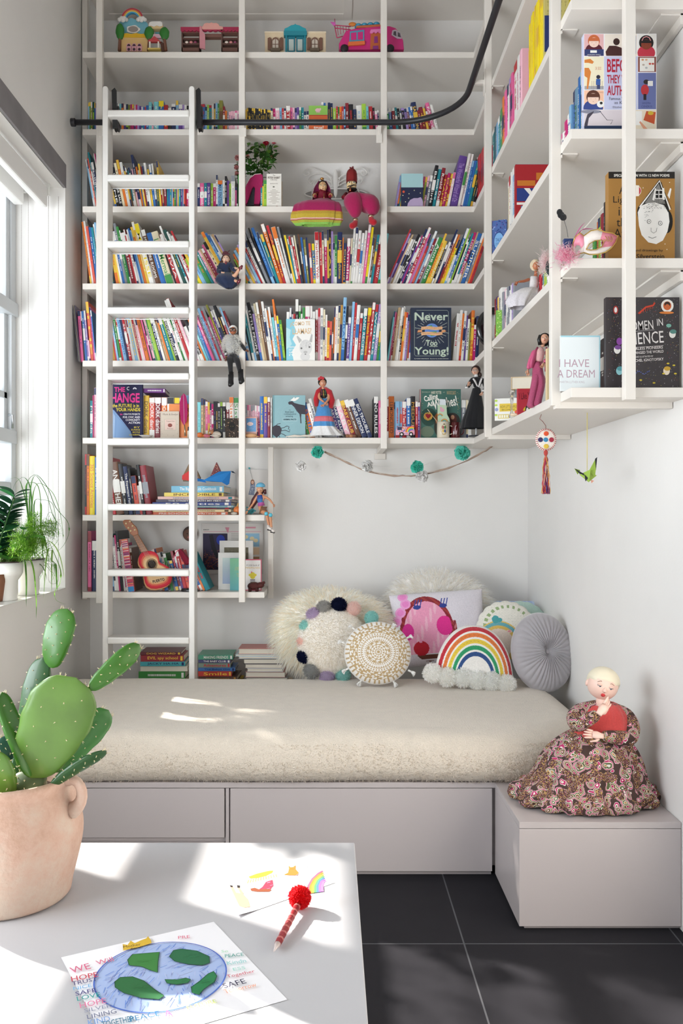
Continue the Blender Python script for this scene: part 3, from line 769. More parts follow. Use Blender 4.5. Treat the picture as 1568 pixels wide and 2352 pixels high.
zp = MB(SI); zp.lathe([(0,WZ0+.006),(.05,WZ0+.006),(.062,WZ0+.11),(.056,WZ0+.11),(.05,WZ0+.09),(0,WZ0+.09)],'8A5A40',24,c=(p1[0]-.02,3.36,0)); zp.build('nursery_pot','matte',zz)
for i in range(6):
    a = r.uniform(.2,2.2); pts = arcpts((p1[0]-.02,3.36,WZ0+.09),(cos(a)*.5,sin(a)*.9,2.4),r.uniform(.27,.36),.03,12,r)
    st.tube(pts,[.004]*6+[.0025]*7,'3C6A30',6)
    for j in range(4,13):
        for sg in (-1,1): broad(m,pts[j],((sg*.8),.5*sg+.4,.6),.075,.017,r.choice(['27593A','1F4C33','2F6A3C']),r)
m.build('leaves','leaf',zz); st.build('stems','leaf',zz)
hp_ = thing('broad_leaf_plant','low broad leaved plant trailing over the rim of the nearer pot','plant',(*p1,WZ0+.12)); SI = MX.Translation((-p1[0],-p1[1],-WZ0-.12))
m = MB(SI); st = MB(SI)
for i in range(12):
    a = r.uniform(0,2*pi); pts = arcpts((p1[0]+.03*cos(a),p1[1]+.03*sin(a),WZ0+.12),(cos(a),sin(a),1.5),r.uniform(.12,.24),.06,8,r)
    st.tube(pts,.0022,'5E7F3A',5)
    for j in range(2,9,2): e = pts[j]-pts[j-1]; broad(m,pts[j],(e.x+r.uniform(-.02,.02),e.y,e.z*.3),r.uniform(.05,.085),.018,r.choice(['3F7F2C','56932F','2F6E2B']),r)
m.build('leaves','leaf',hp_); st.build('stems','leaf',hp_)

for k,(yy,hh) in enumerate(((2.50,.50),)):  # out-of-view potted plant, added to break up the sun on the table
    o3 = (-1.30,yy,WZ0+.004); pt3 = thing('terracotta_plant_pot',['plain clay pot of the tall leafy plant further along the sill','plain clay pot of the low leafy plant nearest the camera on the sill'][k],'pot',o3)
    MB().lathe([(0,0),(.05,0),(.066,.10),(.07,.10),(.07,.12),(.06,.12),(.055,.1),(0,.1)],'B5795A',32).build('body','matte',pt3)
    l3 = thing('added_shade_plant',['tall leafy plant in a clay pot at the middle of the window sill','low leafy plant on the sill nearest the camera, outside the picture'][k],'plant',(o3[0],o3[1],WZ0+.10)); m = MB(MX.Translation((-o3[0],-o3[1],-WZ0-.10))); st = MB(m.M)
    for i in range(9 if k == 0 else 6):
        a = r.uniform(0,2*pi); pts = arcpts((o3[0],o3[1],WZ0+.1),(cos(a)*.35,sin(a)*.45,2),hh*r.uniform(.7,1),.03,9,r); st.tube(pts,.003,'4A6A30',5)
        for j in range(3,10):
            for sg in (-1,1): broad(m,pts[j],(r.uniform(-.6,.6),sg*.8,.5),.095,.024,r.choice(['3F7F2C','2F6E2B']),r)
    m.build('leaves','leaf',l3); st.build('stems','leaf',l3)

gt = thing('added_shade_tree','small leafy tree growing outside beyond the far end of the window','tree',(-2.25,4.42,0)); m = MB(); st = MB()  # unseen tree added outside to block the sun and dapple the floor
st.tube([(0,0,0),(.02,0,1.2),(0,-.02,2.0)],[.04,.03,.015],'6A5444',10); st.build('trunk','matte',gt)
for i in range(750):
    d = V((r.gauss(0,1),r.gauss(0,1),r.gauss(0,1))).normalized()*r.random()**.4; broad(m,(d.x*.26,-.06+d.y*.30,2.12+d.z*.42),(d.x,d.y,d.z+r.uniform(-.3,.3)),.085,.026,r.choice(['4F8A34','3F742C','6AA040']),r)
for i in range(130):
    c = (-.05+r.uniform(-.12,.12),r.uniform(-1.08,-.42),r.uniform(1.30,1.95)); broad(m,c,(.3,r.uniform(-1,-.3),r.uniform(-.5,.2)),r.uniform(.07,.11),.014,r.choice(['4F8A34','3F742C','6AA040']),r)
for z_ in (1.45,1.62,1.8): st = MB(); st.tube([(0,0,z_),(-.05,-.5,z_+.06),(-.05,-1.0,z_)],[.012,.007,.003],'6A5444',6); st.build('branch','matte',gt)
m.build('crown','leaf',gt)

# ---------------------------------------------------------------- figures: helpers
def skin(name,nodes,edges,parent,col,style='satin',sub=2,fx=None):
    """nodes: {key: (point, radius)}; one continuous body grown along the joints"""
    ks = list(nodes); me = bpy.data.meshes.new(name)
    me.from_pydata([tuple(nodes[k][0]) for k in ks],[(ks.index(a),ks.index(b)) for a,b in edges],[])
    o = bpy.data.objects.new(name,me); COL.objects.link(o)
    md = o.modifiers.new('skin','SKIN'); md.use_smooth_shade = True
    for i,k in enumerate(ks):
        rr = nodes[k][1]; me.skin_vertices[0].data[i].radius = (rr,rr) if not isinstance(rr,tuple) else rr
    me.skin_vertices[0].data[0].use_root = True
    s2 = o.modifiers.new('sub','SUBSURF'); s2.levels = s2.render_levels = sub
    dg = bpy.context.evaluated_depsgraph_get(); m2 = bpy.data.meshes.new_from_object(o.evaluated_get(dg))
    bpy.data.objects.remove(o)
    m2.name = name; o = bpy.data.objects.new(name,m2); COL.objects.link(o)
    at_ = m2.color_attributes.new('Col','FLOAT_COLOR','CORNER'); c = (*lin(col),1)
    buf = []
    for p in m2.polygons:
        cc = (*lin(fx(p.center)),1) if fx else c; buf += list(cc)*len(p.vertices); p.use_smooth = True
    at_.data.foreach_set('color',buf)
    m2.materials.clear(); m2.materials.append(M(style)); o.parent = parent
    return o
def add_face(m,c,s,fwd,skin_,lip='B5373C',eye='3A2A22',brow='3A2418',up=V((0,0,1))):
    """face features on a head of half height s centred at c, looking along fwd"""
    fwd = V(fwd).normalized(); sd = fwd.cross(up).normalized(); u = sd.cross(fwd)
    Q = lambda a,b,d: V(c)+sd*(a*s)+u*(b*s)+fwd*(d*s)
    for sg in (-1,1):
        m.ell(Q(.30*sg,.05,.80),(.13*s,.13*s,.08*s),'F4F0EA',8,6); m.ell(Q(.30*sg,.05,.875),(.065*s,.065*s,.04*s),eye,8,6)
        m.tube([Q(.15*sg,.22,.84),Q(.30*sg,.28,.82),Q(.45*sg,.20,.74)],.03*s,brow,5)
        m.ell(Q(.80*sg,-.02,.02),(.09*s,.09*s,.16*s),skin_,8,6)
    m.tube([Q(0,.06,.86),Q(0,-.14,1.0),Q(0,-.20,.93)],[.05*s,.09*s,.07*s],skin_,8)
    m.tube([Q(-.17,-.42,.80),Q(0,-.40,.89),Q(.17,-.42,.80)],[.03*s,.075*s,.03*s],lip,8)
def head_ell(m,c,s,col): m.ell(c,(.80*s,.86*s,s),col,18,14,fn=lambda d: 1-.12*max(0,-d.z)**2)

# ---------------------------------------------------------------- large cloth doll on the box
def paisley():
    m = bpy.data.materials.new('paisley_cotton'); m.use_nodes = True; MATS['paisley'] = m; nt = m.node_tree; b = nt.nodes['Principled BSDF']; b.inputs['Roughness'].default_value = .85
    N = nt.nodes.new; Lk = nt.links.new
    tc = N('ShaderNodeTexCoord'); n = N('ShaderNodeTexNoise'); n.inputs['Scale'].default_value = 22; n.inputs['Detail'].default_value = 2
    ad = N('ShaderNodeVectorMath'); ad.operation = 'MULTIPLY_ADD'; ad.inputs[1].default_value = (.03,.03,.03)
    Lk(tc.outputs['Object'],n.inputs[0]); Lk(n.outputs['Color'],ad.inputs[0]); Lk(tc.outputs['Object'],ad.inputs[2])
    v = N('ShaderNodeTexVoronoi'); v.inputs['Scale'].default_value = 44; Lk(ad.outputs[0],v.inputs['Vector'])
    cr = N('ShaderNodeValToRGB'); cr.color_ramp.interpolation = 'CONSTANT'; E = cr.color_ramp.elements
    stops = [(0,'6B2338'),(.10,'B7265F'),(.18,'E8DDD0'),(.22,'3D2A26'),(.30,'B8905C'),(.35,'DAD3CC'),(.39,'55603A'),(.47,'EDE4DA'),(.51,'B8326A'),(.59,'E9E0D8'),(.62,'44302B')]
    for i,(p,c) in enumerate(stops):
        e = E[i] if i < 2 else E.new(p); e.position = p; e.color = (*lin(c),1)
    Lk(v.outputs['Distance'],cr.inputs[0])
    v2 = N('ShaderNodeTexVoronoi'); v2.inputs['Scale'].default_value = 230; Lk(tc.outputs['Object'],v2.inputs['Vector'])
    c2 = N('ShaderNodeValToRGB'); c2.color_ramp.interpolation = 'CONSTANT'; F = c2.color_ramp.elements
    for i,(p,c) in enumerate([(0,'EFE6DC'),(.2,'8A3A50'),(.36,'3D2A26'),(.62,'B08A5A')]):
        e = F[i] if i < 2 else F.new(p); e.position = p; e.color = (*lin(c),1)
    Lk(v2.outputs['Distance'],c2.inputs[0])
    n3 = N('ShaderNodeTexNoise'); n3.inputs['Scale'].default_value = 30; Lk(tc.outputs['Object'],n3.inputs[0])
    th = N('ShaderNodeMath'); th.operation = 'GREATER_THAN'; th.inputs[1].default_value = .53; Lk(n3.outputs['Fac'],th.inputs[0])
    mx = N('ShaderNodeMix'); mx.data_type = 'RGBA'; Lk(th.outputs[0],mx.inputs['Factor']); Lk(cr.outputs[0],mx.inputs['A']); Lk(c2.outputs[0],mx.inputs['B'])
    Lk(mx.outputs['Result'],b.inputs['Base Color'])
paisley()
DY = 2.66
D0 = P(1350,1800,DY); D0.z = BZ
doll = thing('cloth_doll','cloth lady doll with pale hair, red scarf and wide paisley dress on the white box','doll',D0)
DI = MX.Translation(-D0)
def dp(x,y,dy=0): return P(x,y,DY+dy)
w0 = dp(1368,1700)
prof = [(.205,0.004),(.218,.012),(.214,.03),(.196,.05),(.176,.066),(.168,.08),(.158,.11),(.143,.145),(.118,.18),(.085,.205),(.052,.222),(.044,.232)]
m = MB(DI); vs = []; n = 128
for i,(r_,z) in enumerate(prof):
    t = i/(len(prof)-1); cx = D0.x+.0+(w0.x-D0.x)*t**1.2; cy = DY
    for k in range(n):
        a = 2*pi*k/n; q = 1+(.055*sin(a*15+2*sin(a*3))+.03*sin(a*31+1))*(1-t)**.7*(1.2 if i < 3 else .8)+.045*sin(a*18)*t
        q *= 1+.09*cos(a-3.4)*(1-t)
        yy = .72+.1*t
        vs.append((cx+r_*q*cos(a),cy+r_*q*sin(a)*yy,BZ+z+(.010*(1+sin(a*15+1.3)) if i < 3 else 0)*(1 if i else .3)))
fs = [(i*n+k,i*n+(k+1) % n,(i+1)*n+(k+1) % n,(i+1)*n+k) for i in range(len(prof)-1) for k in range(n)]
m.add(vs,fs,'8A5A50',True); o = m.build('skirt','paisley',doll,sub=1); o.location = (0,0,0)
tor = {'w': (dp(1368,1702),.040),'c': (dp(1378,1660),.042),'s': (dp(1382,1630),.032),'n': (dp(1385,1612),.02)}
sl_,sr = dp(1330,1632),dp(1438,1640); el_,er = dp(1322,1668,-.07),dp(1448,1698,-.06); hl,hr = dp(1374,1640,-.115),dp(1382,1690,-.10)
nodes = dict(tor); nodes.update({'sl': (sl_,.026),'sr': (sr,.026),'ml': ((sl_+el_)/2+V((-.012,0,0)),.031),'mr': ((sr+er)/2+V((.012,0,0)),.031),'el': (el_,.026),'er': (er,.027),'hl': (hl,.017),'hr': (hr,.017),'fl': ((el_+hl)/2,.023),'fr': ((er+hr)/2,.023)})
nodes = {k: (DI @ p,r_) for k,(p,r_) in nodes.items()}
skin('bodice',nodes,[('w','c'),('c','s'),('s','n'),('s','sl'),('s','sr'),('sl','ml'),('ml','el'),('el','fl'),('fl','hl'),('sr','mr'),('mr','er'),('er','fr'),('fr','hr')],doll,'8A5A50','paisley')
SK = 'F3CDBD'
hc = dp(1384,1573,-.03); m = MB(DI); s_ = .047
m.tube([dp(1384,1634,-.01),hc-V((0,0,.03))],[.021,.019],SK,12)
def jaw(d): return 1+.06*max(0,-d.z)*(1-d.z*d.z)
tiltM = frame(hc,(R(6),R(14),R(-8))); m.M = DI @ tiltM
m.ell((0,0,0),(.045,.043,.044),SK,24,18,fn=jaw)
m.ell((-.0445,.004,-.006),(.006,.008,.011),SK,8,6); m.ell((.0405,.004,-.006),(.006,.008,.011),SK,8,6)
m.tube([(0,-.040,.004),(0.001,-.046,-.006),(0,-.043,-.009)],[.003,.0055,.004],SK,8)
for sg in (-1,1):
    x = .016*sg
    m.ell((x,-.0375,.006),(.0068,.005,.0042),'EBDAD2',10,6); m.ell((x+.001,-.0405,.0045),(.0030,.0022,.0030),'5A6470',8,6)
    m.ell((x,-.0382,.0095),(.0082,.0052,.0036),'EFC4B4',10,6)
    m.tube([(x-.008,-.0395,.006),(x,-.0425,.0058),(x+.008,-.0395,.006)],.0007,'2E221E',5)
    m.tube([(x-.009,-.036,.014),(x,-.0375,.020),(x+.009,-.0335,.015)],.0007,'6E4A36',5)
m.ell((0,-.0405,-.020),(.0065,.004,.0055),'C9363A',12,8)
m.build('head','satin',doll)
h = MB(DI @ tiltM); h.ell((0,.006,.008),(.0495,.046,.0455),'E9DFC6',28,16,fn=lambda d: (1+.008*sin(40*math.atan2(d.y,d.x))) if (d.z > .35-.3*abs(d.x) or d.y > -.05) else .86)
h.ell((0,.048,.0),(.022,.018,.022),'E6DBC0',14,10); h.build('hair','satin',doll)
def hand(m,wr,pd,nd,s,col,curls=(.3,.2,.3,.5),thumb=1,palm=1):
    """hand at wrist wr, fingers along pd, palm normal nd, palm length s"""
    pd = V(pd).normalized(); nd = V(nd); nd = (nd-pd*nd.dot(pd)).normalized(); sd = pd.cross(nd); wr = V(wr)
    m.tube([wr-pd*s*.2,wr,wr+pd*s*.5,wr+pd*s*1.0],[s*.33,s*.32,s*.46,s*.40],col,12,flat=.62)
    for i,(cu,L) in enumerate(zip(curls,(.82,.95,.88,.68))):
        b = wr+pd*s*.95+sd*s*(.33-.22*i); d = pd+sd*(.16-.11*i); d.normalize(); p = b; pts = [p]
        for k in range(3): d = (d+nd*cu*(.5+.3*k)).normalized(); p = p+d*s*L*(.45,.32,.25)[k]; pts.append(p)
        m.tube(pts,[s*.13,s*.12,s*.105,s*.07],col,8)
    b = wr+pd*s*.25+sd*s*.34*thumb; pts = [b,b+(sd*thumb*.5+pd*.5+nd*.2)*s*.5,b+(sd*thumb*.55+pd*1.1+nd*.35)*s*.75]
    m.tube(pts,[s*.16,s*.14,s*.09],col,8)
m = MB(DI); hand(m,hl+V((.002,-.004,.004)),dp(1398,1612,-.10)-hl,(0,.9,.4),.030,SK,(.05,.35,.3,.15),-1); m.build('hand','satin',doll)
m = MB(DI); hand(m,hr+V((-.002,-.002,0)),dp(1345,1683,-.10)-hr,(0,.8,-.3),.028,SK,(.1,.15,.25,.35),1); m.build('hand','satin',doll)
sc = MB(DI); nk = dp(1385,1622)
def drape(a0,a1,cols,zf,rf,n=26,rows=9):
    vs = []
    for j in range(rows+1):
        t = j/rows
        for i in range(n+1):
            a = a0+(a1-a0)*i/n; r_ = rf(t,a)+.0035*sin(i*1.7+t*5); vs.append((nk.x+r_*cos(a)*1.15,nk.y+r_*sin(a)*.86,nk.z+zf(t,a)))
    return sc.add(vs,[(j*(n+1)+i,j*(n+1)+i+1,(j+1)*(n+1)+i+1,(j+1)*(n+1)+i) for j in range(rows) for i in range(n)],cols,True)
drape(0,2*pi,'CF4A48',lambda t,a: .012-.085*t*(1-.45*max(0,sin(a)))-.012*abs(cos(a))*t,lambda t,a: .024+.058*t**.5*(1+.12*max(0,-sin(a))),44,11)
sc.build('scarf','cloth',doll,solid=.002)
# ---------------------------------------------------------------- things on the table
def tp(x,y):                       # pixel on the table top -> (X, Y)
    s = (y-1176)/(EYE-TZ); return ((x-757)/s,2000/s)
FLAT = MX.Rotation(R(-90),4,'X')
class Sheet(MB):
    """a paper lying on the table: shapes given where they are seen on it"""
    def __init__(s,cx,cy,z):
        super().__init__(); s.o = V((cx,cy,z)); s.M = FLAT
    def q(s,pts): return [(tp(x,y)[0]-s.o.x,tp(x,y)[1]-s.o.y) for x,y in pts]
    def S(s,pts,col): return s.shape(s.q(pts),col)
    def Ln(s,pts,w,col): return s.line(s.q(pts),w,col)
    def T(s,t,x,y,h,col,ang,wd=None,bold=0):
        X,Y = s.q([(x,y)])[0]; w = wd or h*.72*len(t)
        s.text(t,X-w/2,X+w/2,Y-h/2,Y+h/2,col,bold,ang)
def zt_(a,b): return (100+a/1.96,1920+b/1.96)
A_,B_,C_ = tp(140,2200),tp(491,2118),tp(660,2297); D_ = (A_[0]+C_[0]-B_[0],A_[1]+C_[1]-B_[1])
cx,cy = (A_[0]+C_[0])/2,(A_[1]+C_[1])/2
dr = thing('globe_drawing',"child's crayon drawing of the globe with hopeful words around it, on the table",'drawing',(cx,cy,TZ+.0006))
m = MB(); pts = [(p[0]-cx,p[1]-cy) for p in (D_,C_,B_,A_)]
g = 12; vs = []
for i in range(g+1):
    for j in range(g+1):
        u,v = i/g,j/g; a = V(pts[0]).lerp(V(pts[1]),u); b = V(pts[3]).lerp(V(pts[2]),u); p = a.lerp(b,v)
        vs.append((p.x,p.y,.0))
m.add(vs,[(i*(g+1)+j,(i+1)*(g+1)+j,(i+1)*(g+1)+j+1,i*(g+1)+j+1) for i in range(g) for j in range(g)],'F1EFF2',True)
m.build('sheet','paper',dr)
a = Sheet(cx,cy,0); gx_,gy_ = tp(372,2236)[0]-cx,1.163-cy; GR = .0865
r = random.Random(4)
a.oval(gx_,gy_,GR,GR*1.02,'A9BBE2',48)
for i in range(260):
    t = r.uniform(0,2*pi); q = r.random()**.4; x = gx_+GR*q*cos(t); y = gy_+GR*q*sin(t); L = r.uniform(.006,.02); an = r.uniform(.3,1.0)+t*.2
    e = (x+L*cos(an),y+L*sin(an))
    if math.hypot(e[0]-gx_,e[1]-gy_) < GR: a.line([(x,y),e],.0008,r.choice(['5E86D2','7C9ADA','4C78CC','C3CCE8','8A94C8','B9C0E4']))
a.line([(gx_+GR*cos(2*pi*k/64),gy_+GR*1.02*sin(2*pi*k/64)) for k in range(64)],.0018,'4668C0',True)
for pl_,c in (([(400,540),(460,535),(522,530),(515,575),(513,622),(480,612),(440,595),(385,590),(378,565)],'3E7F3E'),
               ([(566,550),(585,522),(620,516),(690,525),(745,550),(748,578),(715,590),(650,585),(590,572)],'2C6A46'),
               ([(320,665),(345,645),(400,642),(450,660),(500,700),(542,728),(520,744),(440,738),(360,715),(322,690)],'2F6B3E'),
               ([(545,655),(600,656),(640,648),(662,655),(650,670),(600,678),(555,672)],'35794A'),
               ([(664,690),(700,665),(740,630),(765,618),(780,640),(770,665),(720,700),(700,725),(668,715)],'2E7C4C')):
    a.S([zt_(*p) for p in pl_][::-1],c)
    b_ = a.q([zt_(*p) for p in pl_]); bx = sum(p[0] for p in b_)/len(b_); by = sum(p[1] for p in b_)/len(b_)
    for i in range(26):
        t = r.uniform(0,2*pi); q = r.uniform(0,.011); a.line([(bx+q*cos(t),by+q*sin(t)*.6),(bx+q*cos(t)+.006,by+q*sin(t)*.6+.003)],.0006,shade(c,r.choice([.8,1.25])))
    a.line(b_,.0009,'1F4A33',True)
a.S([zt_(*p) for p in [(358,524),(356,496),(378,500),(392,480),(410,492),(440,478),(462,470),(470,460),(484,480),(486,492),(420,512)]],'D9B23C')
a.T('Mother',*zt_(398,503),.007,'4A3A20',.35,.024); a.T('Earth',*zt_(420,512),.005,'4A3A20',.35,.016)
for t,x,y,h,c,w,an in (('WE',165,605,.020,'D86A8A',.034,.42),('Will',275,572,.015,'D86A8A',.03,.42),('HOPE',185,643,.016,'C8394C',.045,.3),('TRUST',185,664,.012,'3A3A70',.042,.3),('NICE',175,690,.010,'6AAEDB',.030,.3),
                          ('SAFE',190,712,.012,'3E3A7A',.034,.3),('LOVE',203,733,.013,'2A9A96',.038,.3),('HOPE',222,762,.015,'E07AA0',.042,.3),('SILVER',245,785,.010,'8A8FA8',.044,.3),('LINING',262,812,.012,'6A6F8C',.046,.3),('KIND',250,842,.014,'7AA0D8',.034,.3),
                          ('TOGETHER',335,846,.016,'2A6F8C',.050,.3),('PEACE',455,822,.014,'2F6E96',.048,.3),('A',560,808,.016,'E86A9A',.012,.3),('FUTURE',712,768,.010,'C6D86A',.050,.34),('Tomorrow',885,695,.012,'EFA07A',.056,.34),
                          ('SAFE',858,674,.015,'3C3A50',.040,.36),('Together',888,632,.012,'CC4A5C',.050,.30),('ESS',880,606,.009,'9AD6C6',.022,.25),('Kindn',868,576,.012,'8ACBC8',.034,.2),('PEACE',858,546,.011,'3E9A8C',.034,.12),('PRE',632,464,.010,'DE6A86',.022,.12),('So',815,528,.008,'9AD6A8',.012,.1)):
    X,Y_ = zt_(x,y); a.T(t,X,Y_,h*.82,c,an+.08,w*.76)
a.build('crayon_marks','print',dr)
# smaller drawing
P4 = [tp(*zt_(*p)) for p in ((750,195),(875,365),(1310,212),(1185,93))]
cx,cy = sum(p[0] for p in P4)/4,sum(p[1] for p in P4)/4
d2 = thing('animal_drawing',"child's felt-tip drawing of a cat, a caped animal, sun and rainbow on the table",'drawing',(cx,cy,TZ+.0006))
g = 10; vs = []
for i in range(g+1):
    for j in range(g+1):
        u,v = i/g,j/g; p = V(P4[0]).lerp(V(P4[3]),v).lerp(V(P4[1]).lerp(V(P4[2]),v),u)
        vs.append((p.x-cx,p.y-cy,.012*max(0,u*(1-v)-.8)))
MB().add(vs,[(i*(g+1)+j,(i+1)*(g+1)+j,(i+1)*(g+1)+j+1,i*(g+1)+j+1) for i in range(g) for j in range(g)],'F1EFF2',True).build('sheet','paper',d2)
a = Sheet(cx,cy,0); Z = lambda l: [zt_(*p) for p in l]
a.S(Z([(922,186),(930,194),(960,192),(1000,182),(1028,168),(1034,158),(1010,160),(960,172)]),'E9C63A')
for k in range(12): x = 925+k*11; a.Ln(Z([(x-2,200-(k*2.4)),(x-8+k,216-k*2.6)]),.0012,'E8CF5A')
for k,c in enumerate(['E2607A','EE8A3C','F0D648','62B868','5A7FD8','A06AD0','E77AD6']):
    t0 = 12*k; a.Ln(Z([(1190+t0*.9,262-k*1.5),(1192+t0*.85,228),(1210+t0*.7,196+k*2),(1238+t0*.42,170+k*6),(1256+t0*.2,160+k*8)]),.0040,c)
a.S(Z([(1080,178),(1100,168),(1104,150),(1102,136),(1112,144),(1124,142),(1134,134),(1134,152),(1148,168),(1144,180),(1110,180)][::-1]),'C97A35'); a.Ln(Z([(1110,152),(1130,152)]),.001,'3A2A20')
a.S(Z([(965,246),(985,232),(1000,210),(1030,200),(1034,226),(1020,244)][::-1]),'CC3A50'); a.S(Z([(930,240),(950,236),(972,244),(1010,240),(1026,246),(1016,254),(960,254),(934,250)][::-1]),'8A4A30')
a.S(Z([(838,226),(850,228),(866,258),(896,262),(920,288),(930,322),(905,326),(880,318),(862,280),(848,250)][::-1]),'DDA084'); a.S(Z([(838,224),(850,226),(852,234),(842,234)]),'2A2422'); a.S(Z([(870,224),(884,226),(882,238),(872,236)]),'2A2422'); a.S(Z([(872,236),(884,238),(900,262),(888,266)]),'DDA084')
a.Ln(Z([(1156,150),(1172,144),(1182,132),(1192,130),(1186,144),(1192,150),(1176,150),(1156,150)]),.0007,'3A3A48')
r = random.Random(2)
for i in range(60): x,y = r.uniform(1000,1180),r.uniform(190,262); a.Ln(Z([(x,y),(x+14,y-4)]),.0006,'8FB4E0')
a.Ln(Z([(1098,204),(1104,190),(1130,186),(1150,172),(1170,176),(1190,156),(1212,160),(1214,178),(1180,200),(1140,208),(1104,208)]),.0006,'7FA0D8')
a.Ln(Z([(1076,262),(1100,256),(1112,262),(1100,272),(1094,280)]),.0018,'E57AA8')
a.build('crayon_marks','print',d2)
# pompom pen
A1 = V((*tp(*zt_(1036,540)),TZ+.006)); A2 = V((*tp(*zt_(1146,342)),TZ+.012)); d = (A2-A1).normalized()
pn_ = thing('pompom_pen','red glitter pen topped with a fluffy red pompom, lying on the table','pen',A1)
mm = MB(MX.Translation(-A1)); mm.tube([A1,A1+d*.006,A1+d*.02],[.0008,.0016,.0046],'D9C9C4',12); mm.build('tip','gloss',pn_)
mm = MB(MX.Translation(-A1)); mm.tube([A1+d*.02,A2],[.0048,.0048],'A8333A',14); mm.build('barrel','glitter',pn_)
for k in range(9): mm = MB(MX.Translation(-A1)); mm.tube([A1+d*(.03+.016*k),A1+d*(.034+.016*k)],[.0053,.0053],'D87A74',12); mm.build('band','glitter',pn_)
mm = MB(MX.Translation(-A1)); pompom(mm,A2+d*.010+V((0,0,.006)),.0175,'C4262C',900); mm.build('pompom','fur',pn_)

# ---------------------------------------------------------------- hanging things
o0 = P(1243,955,2.85); o0.z = SH['F']-T; od = thing('felt_tassel_ornament','round cream felt ornament with five coloured dots and a long tassel, hanging from the shelf','ornament',o0)
OI = MX.Translation(-o0); c = P(1253,1010,2.85); s = 2.85/2000
mm = MB(OI); mm.tube([o0,P(1239,962,2.85),P(1246,968,2.85),P(1253,978,2.85),c+V((0,0,24*s))],.0011,'8A5A50',6); mm.build('cord','cloth',od)
mm = MB(OI); mm.ell(c,(24*s,.007,26*s),'EFE6DC',32,14); mm.build('disc','cloth',od)
mm = MB(OI)
for k in range(34): a_ = 2*pi*k/34; e = c+V((cos(a_)*24*s,-.001,sin(a_)*26*s)); f = c+V((cos(a_)*20*s,-.0065,sin(a_)*22*s)); mm.tube([e,f],.0011,'B8343C',5)
mm.build('stitching','cloth',od)
for x,y,col in ((1254,996,'E0562E'),(1241,1010,'3C2E5E'),(1253,1010,'3E8CB8'),(1266,1010,'A82A40'),(1254,1025,'E4C04A')):
    mm = MB(OI); mm.ell(P(x,y,2.85-.0062),(6*s,.0022,5.6*s),col,16,8); mm.build('felt_dot','cloth',od)
mm = MB(OI); r = random.Random(8); k0 = P(1253,1040,2.85); mm.tube([c-V((0,0,25*s)),k0],.0022,'B8343C',6)
mm.ell(k0,(5*s,.006,8*s),'B8443C',10,8)
cols = ['B02A48','E0A030','5A3A78','D8562E','8A2A50','E8C8B8','3C4E86','C03A6A']
for i in range(46):
    ox = r.uniform(-8,8); pts = [k0+V((0,0,-.004))]+[P(1253+ox*(.3+.8*min(1,t*1.4))+2*sin(t*9+i),1042+92*t+r.uniform(-1,1),2.85+r.uniform(-.006,.006)) for t in (.15,.35,.55,.75,.92,1)]
    mm.tube(pts,.0013,cols[i % 8],4)
mm.build('tassel','cloth',od)
o0 = P(1348,955,2.80); o0.z = SH['F']-T; cr_ = thing('paper_crane','green and black folded paper crane hanging on a yellow thread','ornament',o0); OI = MX.Translation(-o0); s = 2.8/2000
mm = MB(OI); mm.tube([o0,P(1348,1085,2.8)],.0009,'E8D24A',5); mm.build('thread','matte',cr_)
mm = MB(OI)
def tri(a,b,c_,col): mm.poly([P(a[0],a[1],2.8+a[2]),P(b[0],b[1],2.8+b[2]),P(c_[0],c_[1],2.8+c_[2])],col)
GC,BC_ = '9CBB4C','23242C'
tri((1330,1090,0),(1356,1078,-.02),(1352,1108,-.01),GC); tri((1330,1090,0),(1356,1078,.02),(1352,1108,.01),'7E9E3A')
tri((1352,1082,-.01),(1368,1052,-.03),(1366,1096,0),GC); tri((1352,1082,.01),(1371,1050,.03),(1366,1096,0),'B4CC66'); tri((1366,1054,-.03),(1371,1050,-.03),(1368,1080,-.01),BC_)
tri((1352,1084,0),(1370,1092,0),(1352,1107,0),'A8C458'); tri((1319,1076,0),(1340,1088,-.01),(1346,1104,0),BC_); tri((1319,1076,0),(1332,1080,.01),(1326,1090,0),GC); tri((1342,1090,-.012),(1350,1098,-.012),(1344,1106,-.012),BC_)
tri((1356,1102,0),(1364,1104,0),(1358,1110,0),'E8A890'); mm.build('folded_body','paper',cr_,solid=.0006)
# garland
gl = thing('twig_garland','thin twig garland wound with twine, sagging below the bottom shelf','garland',P(745,1040,4.25)); GI = MX.Translation(-gl.location)
tw = [P(x,y,4.25) for x,y in ((745,1038),(770,1050),(800,1064),(830,1078),(865,1088),(905,1093),(945,1093),(985,1088),(1030,1075),(1075,1057),(1115,1035),(1150,1012))]
pts = []
for a_,b_ in zip(tw,tw[1:]): pts += [a_,a_.lerp(b_,.5)]
mm = MB(GI); mm.tube(pts+[tw[-1]],[.004+.002*sin(i*2.1) for i in range(len(pts)+1)],'B59C8B',7); mm.build('twig','matte',gl)
mm = MB(GI); mm.tube([p+V((.004*cos(i*1.9),-.004*sin(i*1.9),.004*cos(i*2.3))) for i,p in enumerate(pts+[tw[-1]])],.0018,'8C7464',5); mm.tube([p+V((0,-.003,.004+.003*sin(i))) for i,p in enumerate(pts+[tw[-1]])],.0012,'D9C8B8',5); mm.build('twine','matte',gl)
mm = MB(GI); mm.tube([P(x,y,4.27) for x,y in ((690,1017),(728,1030),(790,1055),(842,1066),(900,1076),(955,1075),(1010,1055),(1060,1040),(1100,1018))],.0009,'EFECE8',5); mm.tube([P(690,1017,4.27),P(690,1060,4.27)],.0009,'EFECE8',4); mm.build('string','matte',gl)
